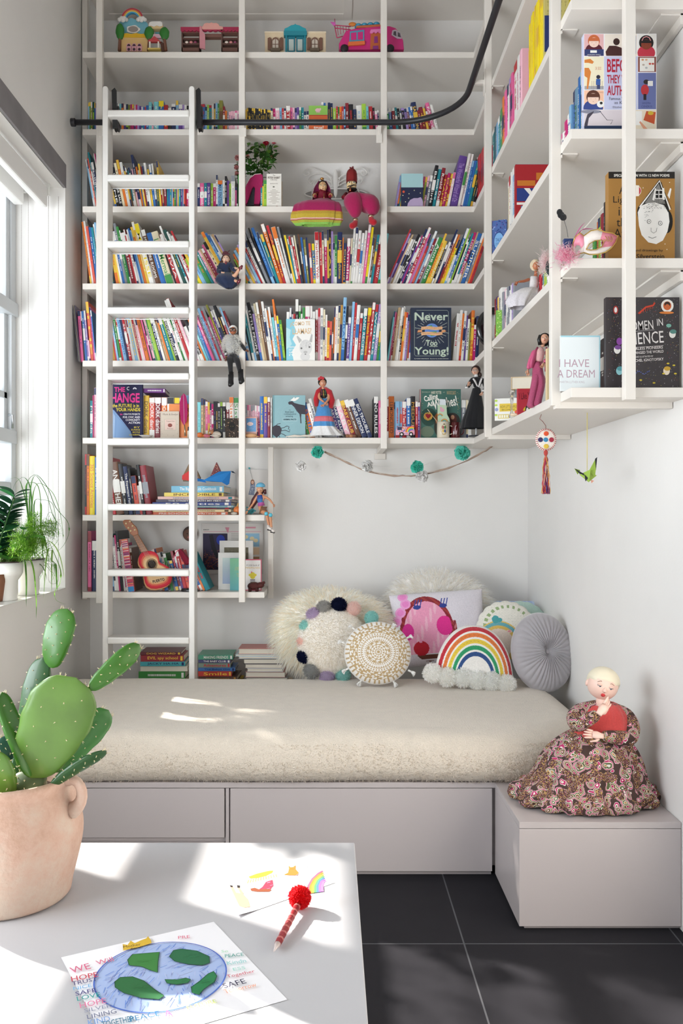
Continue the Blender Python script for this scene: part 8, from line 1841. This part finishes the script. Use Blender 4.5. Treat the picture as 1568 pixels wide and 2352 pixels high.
z = z2(4.02,180,840)
F = Fig('feather_quill','magenta feather quill standing in a small pen holder on the sixth shelf','quill',424,1003,4.07); F.t.location.z = SH['F']+.0005; F.o = F.t.location.copy()
m = MB(); pts = [(968,545),(945,500),(935,420),(935,340),(950,280),(972,255),(995,280),(1006,350),(1008,440),(1000,510),(980,548)]; F.prism(m,[z(*p) for p in pts][::-1],-1,0,'A81C5C'); F.tube(m,[(*z(978,550),-1),(*z(975,400),-1.4),(*z(970,265),-1)],.6,'D8A0B8',5)
m.build('feather','cloth',F.t)
m = MB(); F.tube(m,[(*z(980,545),-1),(*z(984,600),-1),(*z(986,648),-1)],[1.4,2,2.6],'B8A890',10); m.build('metal_nib_holder','metal',F.t)
F = Fig('ink_bottle','tiny ink bottle with dark cap beside the feather quill','bottle',433,1003,4.065); F.t.location.z = SH['F']+.0005; m = MB(); m.lathe([(0,0),(3*F.S,0),(3*F.S,14*F.S),(1.6*F.S,16*F.S)],'DCD4C0',16); m.build('glass_body','gloss',F.t); m = MB(); m.lathe([(1.9*F.S,16*F.S),(1.9*F.S,24*F.S),(0,25*F.S)],'2A2A3A',14); m.build('cap','gloss',F.t)
F = Fig('teacup','tiny white floral teacup in front of the diaries','cup',335,1003,4.07); F.t.location.z = SH['F']+.0005; m = MB(); m.lathe([(0,0),(8*F.S,.4*F.S),(15*F.S,4*F.S),(16*F.S,5*F.S),(14*F.S,4.6*F.S),(0,1*F.S)],'E6E0DA',24); m.build('body','gloss',F.t); m = MB(); m.tube([(15*F.S,0,4*F.S),(18*F.S,0,4*F.S),(15*F.S,0,2*F.S)],.8*F.S,'E6E0DA',6); m.build('handle','gloss',F.t)
def small(name,label,cat,x,Y,shelf,build,group=None):
    F = Fig(name,label,cat,x,1000,Y,group); F.t.location.z = SH[shelf]+.0005; F.o = F.t.location.copy(); build(F); return F
def b_orange(F):
    m = MB(); m.ell((0,0,6*F.S),(8*F.S,7*F.S,6*F.S),'E07838',16,10); m.build('body','satin',F.t); m = MB(); m.ell((9*F.S,0,4*F.S),(4*F.S,4*F.S,3*F.S),'E89048',12,8); m.build('head','satin',F.t)
small('toy_figurine','small glossy orange toy lump at the ladder side of the sixth shelf','toy',459,4.07,'F',b_orange)
def b_pinkt(F):
    m = MB(); m.ell((0,0,4*F.S),(8*F.S,5*F.S,4*F.S),'E0788A',12,8,fn=lambda d: 1+.2*sin(9*d.x)); m.build('body','satin',F.t)
small('toy_figurine','small pink crumpled toy beside the curled fox figurine','toy',474,4.065,'F',b_pinkt)
def b_fox(F):
    m = MB(); m.ell((8*F.S,0,7*F.S),(11*F.S,8*F.S,7.5*F.S),'D8CDBE',18,12); m.build('body','satin',F.t)
    m = MB(); m.ell((-4*F.S,-3*F.S,12*F.S),(6*F.S,5*F.S,5*F.S),'C98A62',14,10)
    for sg in (-1,1): m.tube([(-4*F.S+sg*3*F.S,-2*F.S,15*F.S),(-4*F.S+sg*4.5*F.S,-2*F.S,21*F.S)],[2.2*F.S,.4*F.S],'C98A62',8)
    m.tube([(-6*F.S,-7*F.S,11*F.S),(-8*F.S,-10*F.S,9*F.S)],[2.4*F.S,.8*F.S],'EFE4D8',8); m.build('head','satin',F.t); m = MB(); m.tube([(14*F.S,-4*F.S,4*F.S),(6*F.S,-9*F.S,3*F.S),(-5*F.S,-8*F.S,4*F.S)],[3*F.S,3.2*F.S,1.2*F.S],'E3D8CA',10); m.build('tail','satin',F.t)
small('fox_figurine','curled white and tan fox figurine among the small toys','figurine',489,4.07,'F',b_fox)
def b_shell(F):
    m = MB(); m.ell((0,0,5*F.S),(14*F.S,5*F.S,5*F.S),'C9986C',20,12,fn=lambda d: (1+.05*sin(30*d.x))*(1-.35*d.x)); m.build('whorls','satin',F.t); m = MB(); m.tube([(8*F.S,0,3*F.S),(17*F.S,0,2*F.S)],[2*F.S,.5*F.S],'C08A60',8); m.build('tip','satin',F.t)
small('seashell','tan seashell in front of the small pink framed book','shell',580,4.07,'F',b_shell)
def b_branch(F):
    m = MB()
    for k in range(5): m.tube([(-34*F.S+k*6*F.S,(k-2)*F.S,1.5*F.S),(-14*F.S+k*8*F.S,0,(5-k % 3)*F.S),(18*F.S+k*4*F.S,(2-k)*F.S,2*F.S)],[1*F.S,1.8*F.S,.8*F.S],'D8CEC0',7)
    m.build('twigs','matte',F.t)
small('driftwood','pale flat driftwood twigs lying before the doll in the red shawl','driftwood',690,4.065,'F',b_branch)
def b_shades(F):
    m = MB()
    for sg in (-1,1): m.ell((sg*5*F.S,0,4*F.S),(5*F.S,2*F.S,4*F.S),'26221F',14,8)
    m.build('lenses','gloss',F.t); m = MB(); m.tube([(9*F.S,0,5*F.S),(14*F.S,2*F.S,5*F.S)],F.S,'26221F',6); m.build('arm','gloss',F.t)
small('doll_sunglasses','tiny dark sunglasses at the hem of the blue skirted doll','sunglasses',785,4.07,'F',b_shades)
def b_acorn(F):
    m = MB()
    for k in range(3): m.ell(((k-1)*8*F.S,0,4*F.S),(5.5*F.S,4*F.S,4*F.S),['8A5A3C','A8744E','6A4430'][k],12,8)
    m.build('nuts','satin',F.t)
small('wooden_beads','brown wooden beads beside the tiny sunglasses','beads',806,4.07,'F',b_acorn)
# --- fifth shelf round black frame
F = Fig('round_wall_clock','round black framed disc with white face and black patches, corner of the fifth shelf','clock',1135,757,3.93); m = MB(); m.M = frame((0,0,0),(R(90),0,R(18)))
m.lathe([(34*F.S,0),(46*F.S,0),(49*F.S,4*F.S),(49*F.S,12*F.S),(34*F.S,12*F.S)],'141416',48); m.build('rim','gloss',F.t); m = MB(); m.M = frame((0,0,0),(0,0,R(18))); m.oval(0,0,35*F.S,35*F.S,'E9EAE4',40); m.shape([(-20*F.S,2*F.S),(-14*F.S,14*F.S),(-8*F.S,10*F.S),(-10*F.S,-2*F.S),(-18*F.S,-14*F.S),(-22*F.S,-10*F.S)][::-1],'17171A'); m.shape([(4*F.S,22*F.S),(26*F.S,18*F.S),(22*F.S,2*F.S),(10*F.S,4*F.S)][::-1],'17171A'); m.build('face','print',F.t)

# --- seventh and eighth shelf
z = z2(3.267,180,1010)
F = Fig('fabric_triangle','brown floral patterned paper pyramid standing on the stacked books','ornament',438,1106,4.22); m = MB()
F.prism(m,[z(*p) for p in ((785,312),(790,260),(832,178),(870,190),(915,285),(905,312))][::-1],-4,10,'8A6E54'); m.build('folded_paper','paper',F.t,.001)
m = MB(); r = random.Random(3); m.M = MX.Translation((0,-4.1*F.S,0))
for k in range(40): x = r.uniform(800,900); y = r.uniform(230+abs(x-850)*1.0,306); q = F.L(*z(x,y),0); m.oval(q.x,q.z,1.2*F.S,1.2*F.S,r.choice(['D8C8A8','B84A3A','5A4A3A']),7)
m.build('flower_pattern','print',F.t)
F = Fig('paper_boat','red folded paper scrap at the left of the stacked books','paper',427,1106,4.15); m = MB(); F.prism(m,[z(*p) for p in ((778,300),(780,268),(832,232),(834,308))][::-1],-3,3,'CC3E3E'); m.build('folded_paper','paper',F.t,.001)
F = Fig('fabric_triangle','slim dark red patterned paper cone above the blue folded paper','ornament',496,1106,4.24); m = MB(); F.prism(m,[z(*p) for p in ((985,285),(1036,168),(1070,240),(1060,300))][::-1],-2,8,'8A4A4A'); m.build('folded_paper','paper',F.t,.001)
m = MB(); m.M = MX.Translation((0,-2.1*F.S,0))
for k in range(30): y = r.uniform(190,280); x = 1036+r.uniform(-.38,.3)*(y-168); q = F.L(*z(x,y),0); m.oval(q.x,q.z,1.0*F.S,1.0*F.S,r.choice(['D8B0A0','6A3A3A','C88A70']),6)
m.build('flower_pattern','print',F.t)
F = Fig('origami_bird','bright blue folded paper bird resting on the cookbook','origami',495,1108,4.15); m = MB()
def tri2(pts,col): m.poly([F.L(*z(a,b),d) for a,b,d in pts],col)
tri2([(892,310,0),(892,290,-6),(945,300,-2),(960,322,0)],'1F6FB8'); tri2([(935,308,-8),(1060,240,-10),(1145,235,-2),(1075,318,0)],'2E86D0'); tri2([(1075,318,0),(1145,235,-2),(1130,330,4),(1112,342,4)],'2478C2'); tri2([(1145,235,-2),(1160,236,2),(1178,252,4),(1150,246,2)],'2A3A50'); tri2([(935,308,-8),(1075,318,0),(1000,314,8)],'1A5FA0')
m.build('folded_body','paper',F.t,solid=.0006)
F = Fig('gourd','small orange gourd at the end of the stacked books','gourd',545,1180,4.1); F.t.location.z = SH['G']+.0005; m = MB(); m.ell((0,0,11*F.S),(9*F.S,8*F.S,11*F.S),'DE7A3A',20,14,fn=lambda d: 1+.04*abs(sin(4*math.atan2(d.y,d.x)))-.25*max(0,d.z)); m.build('body','satin',F.t); m = MB(); m.tube([(0,0,19*F.S),(2*F.S,0,27*F.S)],[2.4*F.S,1.2*F.S],'D8A860',8); m.build('stem','matte',F.t)
F = Fig('pebble','flat grey pebble beside the orange gourd','stone',538,1180,4.075); F.t.location.z = SH['G']+.0005; m = MB(); m.ell((0,0,3.2*F.S),(8*F.S,6*F.S,3.2*F.S),'B8AEA0',16,10); m.build('stone','matte',F.t); 
F = Fig('teal_necklace','heap of teal beads behind the skater doll','beads',572,1180,4.12); F.t.location.z = SH['G']+.0005; m = MB(); r = random.Random(6)
for k in range(46): m.ell((r.uniform(-12,14)*F.S,r.uniform(-6,6)*F.S,(3+abs(r.gauss(0,1))*6)*F.S),2.2*F.S,'3AA6B0',8,6)
m.build('beads','gloss',F.t)
F = Fig('pinned_drawing','white sheet with a drawn girl in a patterned dress pinned behind the skater doll','drawing',582,1120,4.385); m = MB(); a_,b_ = F.L(*z(1188,550)),F.L(*z(1420,225)); m.box(a_.x,b_.x,-.0005,.0008,a_.z,b_.z,'E6E1DC'); m.build('sheet','paper',F.t)
m = MB(); m.M = MX.Translation((0,-.0007,0)); Q = lambda x,y: (F.L(*z(x,y)).x,F.L(*z(x,y)).z)
m.shape([Q(1290,320),Q(1325,320),Q(1325,365),Q(1318,418),Q(1275,412),Q(1288,360)][::-1],'8A93A8'); m.oval(*Q(1306,318),4.5*F.S,6*F.S,'8A5A40'); m.oval(*Q(1306,320),3*F.S,4*F.S,'E0B8A0')
for k in range(30): m.oval(*Q(1282+r.uniform(4,40),335+r.uniform(0,75)),.8*F.S,.8*F.S,r.choice(['3A4A70','D8DCE4']),6)
m.build('drawn_girl','print',F.t)
m = MB(); F.tube(m,[(*z(1284,218),-2),(*z(1306,296),-2)],.4,'A8A8A8',5); F.ell(m,*z(1283,214),-3,2.4,'3FB0B8',10,8); m.build('teal_headed_pin','gloss',F.t)
# toy guitar
z = z2(6.533,240,1190)
F = Fig('toy_guitar','small sunburst toy guitar with red edges leaning against books on the eighth shelf','toy guitar',360,1355,4.07)
F.t.location.z = SH['H']+.001; F.o = F.t.location.copy()
bod = [(560,520),(600,500),(650,490),(700,492),(760,510),(800,545),(815,590),(820,640),(850,675),(900,695),(960,730),(1000,790),(1015,860),(1010,920),(985,980),(930,1020),(860,1045),(780,1060),(700,1055),(640,1020),(610,960),(600,900),(590,830),(575,770),(545,730),(520,690),(512,640),(520,580),(540,540)]
bs = bod[::-1]
m = MB(); F.prism(m,[z(x-14,y+24) for x,y in bs],-2,18,'B97F45'); m.build('body_shell','satin',F.t,.002)
cx_,cy_ = 770,780; m = MB(); N_ = len(bs)
cols = ['B81A2C','C8283A','D2604A','DDA070','E6C090','E6C090']; fac = [1,.93,.84,.76,.68,.4,0.01]
vs = [F.L(*z(cx_+(x-cx_)*f,cy_+(y-cy_)*f),-3.2) for f in fac for x,y in bs]
m.add(vs,[(i*N_+k,i*N_+(k+1) % N_,(i+1)*N_+(k+1) % N_,(i+1)*N_+k) for i in range(6) for k in range(N_)],[cols[i] for i in range(6) for k in range(N_)]); m.build('sunburst_top','matte',F.t)
m = MB(); m.M = MX.Translation((0,-3.3*F.S,0)); Q = lambda x,y: (F.L(*z(x,y)).x,F.L(*z(x,y)).z); q = Q(713,690)
for rr,c in ((13,'2A1A14'),(12.2,'D8B88A'),(11.4,'3A2218'),(10.4,'B89060'),(9.6,'1E120E')): m.oval(q[0],q[1],rr*F.S,rr*F.S,c,28)
m.build('rosette','print',F.t); m = MB(MX.Translation((0,-3.35*F.S,0))); q = Q(815,935); m.text('PUERTO',q[0]-14*F.S,q[0]+14*F.S,q[1]-3.4*F.S,q[1]+3.4*F.S,'2A1E24',.03,.22); m.build('lettering','print',F.t)
m = MB(); F.prism(m,[z(*p) for p in ((560,510),(440,265),(510,240),(655,485))][::-1],-8,-3,'9C6238'); m.build('neck','satin',F.t,.001)
m = MB(); F.prism(m,[z(*p) for p in ((440,268),(400,240),(375,190),(330,150),(295,90),(282,45),(310,25),(390,25),(430,80),(480,130),(508,185),(512,240))][::-1],-7,-2,'9A5A30'); m.build('headstock','satin',F.t,.002)
for x,y in ((335,80),(372,145),(405,192),(395,50),(432,118),(467,175)): m = MB(); F.ell(m,*z(x,y),-8.5,(2.4,2,2.4),'D9BE94',10,8); m.build('tuning_peg','satin',F.t)
m = MB()
for k in range(4): F.tube(m,[(*z(455+k*14,262-k*5),-9),(*z(590+k*18,500-k*3),-9),(*z(745+k*16,780-k*8),-5)],.25,'D8D4C8',4)
m.build('strings','metal',F.t)
m = MB(); 
for k in range(7): t = k/7; F.tube(m,[(*z(442+118*t,270+240*t),-8.4),(*z(512+140*t,244+240*t),-8.4)],.3,'6A4028',4)
m.build('frets','metal',F.t)
F = Fig('round_photo','round dark photo magnet of a face on the wall above the toy guitar','photo',437,1226,4.385); m = MB(); F.prism(m,[(437+17.5*cos(a),1226+17.5*sin(a)) for a in [-k*pi/18 for k in range(36)]],-1,0,'4A3A34'); m.build('disc','matte',F.t)
m = MB(); m.M = MX.Translation((0,-1.1*F.S,0)); q = F.L(433,1228); m.oval(q.x,q.z,12*F.S,13*F.S,'6A4A3C'); m.oval(q.x+2*F.S,q.z-6*F.S,5*F.S,3*F.S,'A8605A'); m.oval(q.x-3*F.S,q.z+2*F.S,1.6*F.S,1.2*F.S,'1E1614'); m.build('printed_face','print',F.t)
def flat_sheet(name,label,cat,x0,x1,y0,y1,Y,th,col,art,style='paper',pitch=0,shelf='H'):
    F = Fig(name,label,cat,(x0+x1)/2,y1,Y); 
    if shelf: F.t.location.z = SH[shelf]+.0005
    W = (x1-x0)*F.S; H = (y1-y0)*F.S; F.t.rotation_euler = (R(pitch),0,0)
    m = MB(); m.box(-W/2,W/2,0,th,0,H,col); m.build('sheet' if style == 'paper' else 'board',style,F.t,.0004); a = MB(); art(a,W,H); a.build('print','print',F.t); return F
def A_bob(a,W,H):
    X,Z = U(a,W,H); a.text('BOBCAT',X(3),X(12),Z(14),Z(11.5),'3A3A3A',.02); a.rect(X(3),X(96),Z(17),Z(16),'D08A9A'); a.rect(X(62),X(88),Z(10),Z(7),'D08A9A')
    a.rect(X(2),X(42),Z(92),Z(20),'2C2440'); r = random.Random(4)
    for k in range(160): a.line([(X(r.uniform(3,40)),Z(r.uniform(50,90))),(X(r.uniform(3,40)),Z(r.uniform(50,90)))],.0009,r.choice(['5A3048','8A4A3A','3A2A5A','7A3A30','A8683A'])) if k < 60 else a.oval(X(r.uniform(4,40)),Z(r.uniform(60,90)),.003,.002,r.choice(['8A3A3A','5A3050','A86030','3A2850']),6)
    a.oval(X(31),Z(33),W*.07,H*.10,'24389A'); a.shape([(X(x),Z(y)) for x,y in ((12,24),(18,22),(22,44),(28,66),(24,70),(16,50))][::-1],'1A1420')
    for k in range(14): a.rect(X(48),X(62),Z(21+k*3.2),Z(20+k*3.2),'B0A8A0')
    a.shape([(X(x),Z(y)) for x,y in ((38,8),(45,8),(43,20))][::-1],'D890A0'); a.rect(X(66),X(94),Z(46),Z(20),'8FB8D0')
    for x,y in ((72,27),(82,30),(88,34),(78,38)): a.oval(X(x),Z(y),W*.04,H*.04,'D8C8A0',8)
    a.rect(X(66),X(94),Z(62),Z(48),'DCC0A0'); a.rect(X(66),X(94),Z(86),Z(66),'A07A58')
F = flat_sheet('magazine_page','large printed magazine page with a dark bobcat photo pinned to the wall','poster',463,604,1202,1318,4.385,.0008,'D8D3CE',A_bob,shelf=None)
F.t.location.z = PZ(1318,4.385)
def A_frame1(a,W,H):
    X,Z = U(a,W,H); a.rect(X(14),X(86),Z(80),Z(14),'6A6452'); r = random.Random(2)
    for k in range(120): a.oval(X(r.uniform(15,85)),Z(r.uniform(15,79)),.0012,.0012,r.choice(['2A2A22','B8B098','8A8468']),5)
flat_sheet('framed_print','pale framed print with a speckled dark picture standing at the back','picture frame',504,581,1248,1358,4.25,.012,'D8D4CE',A_frame1,'satin')
def A_frame2(a,W,H):
    X,Z = U(a,W,H); n = 14
    for k in range(n): f = k/n; a.rect(X(16),X(88),Z(84-70*f),Z(84-70*(f+1/n)),tuple(x*(1-f)+y*f for x,y in zip(lin('A9B8D4'),lin('C9D8D2'))))
flat_sheet('framed_print','white frame holding a soft blue gradient print, front of the two frames','picture frame',501,563,1273,1358,4.19,.012,'DEDBD6',A_frame2,'satin')
def A_aqua(a,W,H):
    X,Z = U(a,W,H); n = 16
    for k in range(n): f = k/n; a.rect(X(0),X(100),Z(100*(1-f)),Z(100*(1-f-1/n)),tuple(x*(1-f)+y*f for x,y in zip(lin('6FB8BC'),lin('8CC89C'))))
    a.text('A WORD',X(40),X(94),Z(38),Z(26),'C8C070'); a.text('TO',X(56),X(76),Z(58),Z(46),'C8C070')
def A_mind(a,W,H):
    X,Z = U(a,W,H); a.rect(X(4),X(96),Z(97),Z(3),'EDE9E6'); a.text('A Little book of',X(14),X(88),Z(22),Z(15),'6A5A54'); a.text('MINDFULNESS',X(10),X(92),Z(30),Z(24),'D8B040'); a.oval(X(50),Z(52),W*.16,H*.11,'E2D24A'); a.oval(X(33),Z(50),W*.06,H*.04,'E2D24A'); a.oval(X(67),Z(50),W*.06,H*.04,'E2D24A'); a.oval(X(44),Z(41),W*.04,H*.02,'E06A7A')
    for k in range(5): a.rect(X(36),X(64),Z(66+k*4),Z(64+k*4),'3A3A3A')
    for x in (45,55): a.oval(X(x),Z(52),.0006,.0006,'2A2A2A',6)
face_book('book','aqua green book with faint gold capitals beside the second upright, lowest shelf',528,556,1283,'H',4.15,.02,'6FB8BC',A_aqua)
face_book('book','white book with a yellow cactus and pink edges on the lowest shelf',560,600,1285,'H',4.14,.014,'D8607A',A_mind)
F = Fig('beaded_hippo','small dark red beaded hippo figure standing before the pink edged book','figurine',583,1356,4.09); F.t.location.z = SH['H']+.0005; F.o = F.t.location.copy(); SS = F.S
m = MB(); m.ell((0,0,13*SS),(15*SS,9*SS,9*SS),'5A2420',20,14,fn=lambda d: 1+.03*sin(40*d.x)*sin(40*d.z)); m.ell((15*SS,-2*SS,15*SS),(9*SS,7*SS,7*SS),'5E2824',16,12,fn=lambda d: 1+.04*sin(40*d.x)*sin(40*d.z)); m.tube([(20*SS,-2*SS,19*SS),(25*SS,-3*SS,22*SS)],[4*SS,3*SS],'5E2824',10); m.build('body','glitter',F.t)
for x,y in ((-9,-5),(-9,5),(7,-5),(7,5)): m = MB(); m.tube([(x*SS,y*SS,9*SS),(x*SS,y*SS,0)],[4*SS,3.4*SS],'4E1E1C',10); m.build('leg','glitter',F.t)
F = Fig('black_dish','flat round black dish at the front of the lowest shelf','dish',436,1356,4.11); F.t.location.z = SH['H']+.0005; m = MB(); m.lathe([(0,0),(20*F.S,0),(21*F.S,2*F.S),(19*F.S,7*F.S),(0,8*F.S)],'26262A',36); m.build('bowl','gloss',F.t)
F = Fig('sequin_pouch','glittery crimson sequin pouch hanging over the books near the ladder','pouch',428,1290,4.10); m = MB(); F.body({'a': (412,1262,0,5),'b': (424,1280,-4,8),'c': (436,1296,-4,9)},[('a','b'),('b','c')],'9A1438','pouch','glitter'); m = MB(); F.tube(m,[(414,1260,-2),(405,1268,-4),(400,1282,-6),(402,1300,-6)],1,'E8587A',6); m.build('pink_ribbon','cloth',F.t)
F = Fig('spiral_notebook','patterned spiral notebook with a blue tab standing among the books','notebook',302,1355,4.08); F.t.location.z = SH['H']+.0005; m = MB(); F.t.rotation_euler = (0,R(-8),0); w_ = 7*F.S; m.box(-w_,w_,0,.012,0,122*F.S,'D8586A'); m.build('cover','satin',F.t)
m = MB(); r = random.Random(8)
for k in range(46): zz = (16+k*2.3)*F.S; m.rect(-w_*.9,w_*.9,zz,zz+1.4*F.S,r.choice(['E8D8D0','B82A50','E8A04A','5A3A70','F0E8E4','C83A5A']))
m.rect(-w_*.95,w_*.95,.001,12*F.S,'3A86C0'); m.build('printed_pattern','print',F.t)
m = MB(); m.box(-w_-.006,-w_-.001,.001,.010,.002,110*F.S,'D8D4D0')
for k in range(22): m.tube([(-w_-.0065,-.001,(6+k*4.6)*F.S),(-w_-.001,-.002,(6+k*4.6)*F.S)],.0007,'2A2A2A',4)
m.build('wire_binding','satin',F.t)
# --- lowest side shelf small things
F = Fig('crystal_candlestick','slim clear glass candlestick with a faceted top on the lowest side shelf','candlestick',1175,950,3.26); F.t.location = (PX(1175,3.22),3.22,SH['F']+.0005); SS = 3.22/2000
def glassy():
    m = nmat('clear_glass','E8E4E0',rough=.08); b = m.node_tree.nodes['Principled BSDF']; b.inputs['Transmission Weight'].default_value = .9; b.inputs['IOR'].default_value = 1.35
glassy(); m = MB(); m.lathe([(0,0),(6*SS,0),(7*SS,4*SS),(4*SS,10*SS),(2.4*SS,18*SS),(3*SS,34*SS),(4.6*SS,48*SS),(2.6*SS,52*SS)],'E8E4E0',12,smooth=False); m.build('stem','clear_glass',F.t)
m = MB(); m.lathe([(2.6*SS,52*SS),(7.5*SS,56*SS),(7.5*SS,60*SS),(3*SS,64*SS),(0,64*SS)],'C8BEB8',12,smooth=False); m.build('faceted_cup','clear_glass',F.t)
def b_cake(F):
    m = MB(); m.lathe([(0,0),(9*F.S,0),(9*F.S,5*F.S),(0,6*F.S)],'E8D0B0',20,sx=1.6); m.build('base','satin',F.t); m = MB(); m.ell((2*F.S,0,9*F.S),(7*F.S,5*F.S,4.5*F.S),'D8502E',14,8); m.build('topping','satin',F.t)
F = Fig('toy_food','toy pastry with an orange red topping beside the glass candlestick','toy food',1186,945,3.15); F.t.location.z = SH['F']+.0005; b_cake(F)
for k,(x,Y_,w_,h_,c,n_) in enumerate(((1207,3.5,.11,.05,'3F9AA0','teal'),(1207,3.5,.10,.028,'5E9A40','green'),(1209,3.5,.085,.035,'D8582E','orange'),(1210,3.5,.09,.032,'7A9AA8','grey blue'),(1208,3.5,.12,.05,'D8BE96','beige'))):
    zz = SH['F']+.0005+[0,.0505,.079,.1145,.147][k]; t = thing('book',f'{n_} book lying in the stack at the corner of the lowest side shelf','book',(PX(x,Y_),Y_,zz),(0,0,R(-15)),'books stacked in the corner of the lowest side shelf')
    m = MB(); m.box(-w_/2,w_/2,0,.15,0,.003,c); m.box(-w_/2,w_/2,0,.15,h_-.003,h_,c); m.box(-w_/2,-w_/2+.003,0,.15,.003,h_-.003,c); m.build('cover','satin',t); m = MB(); m.box(-w_/2+.003,w_/2-.003,.003,.147,.003,h_-.003,PAGE); m.build('pages','paper',t)
BIGN = 222
emit_books()
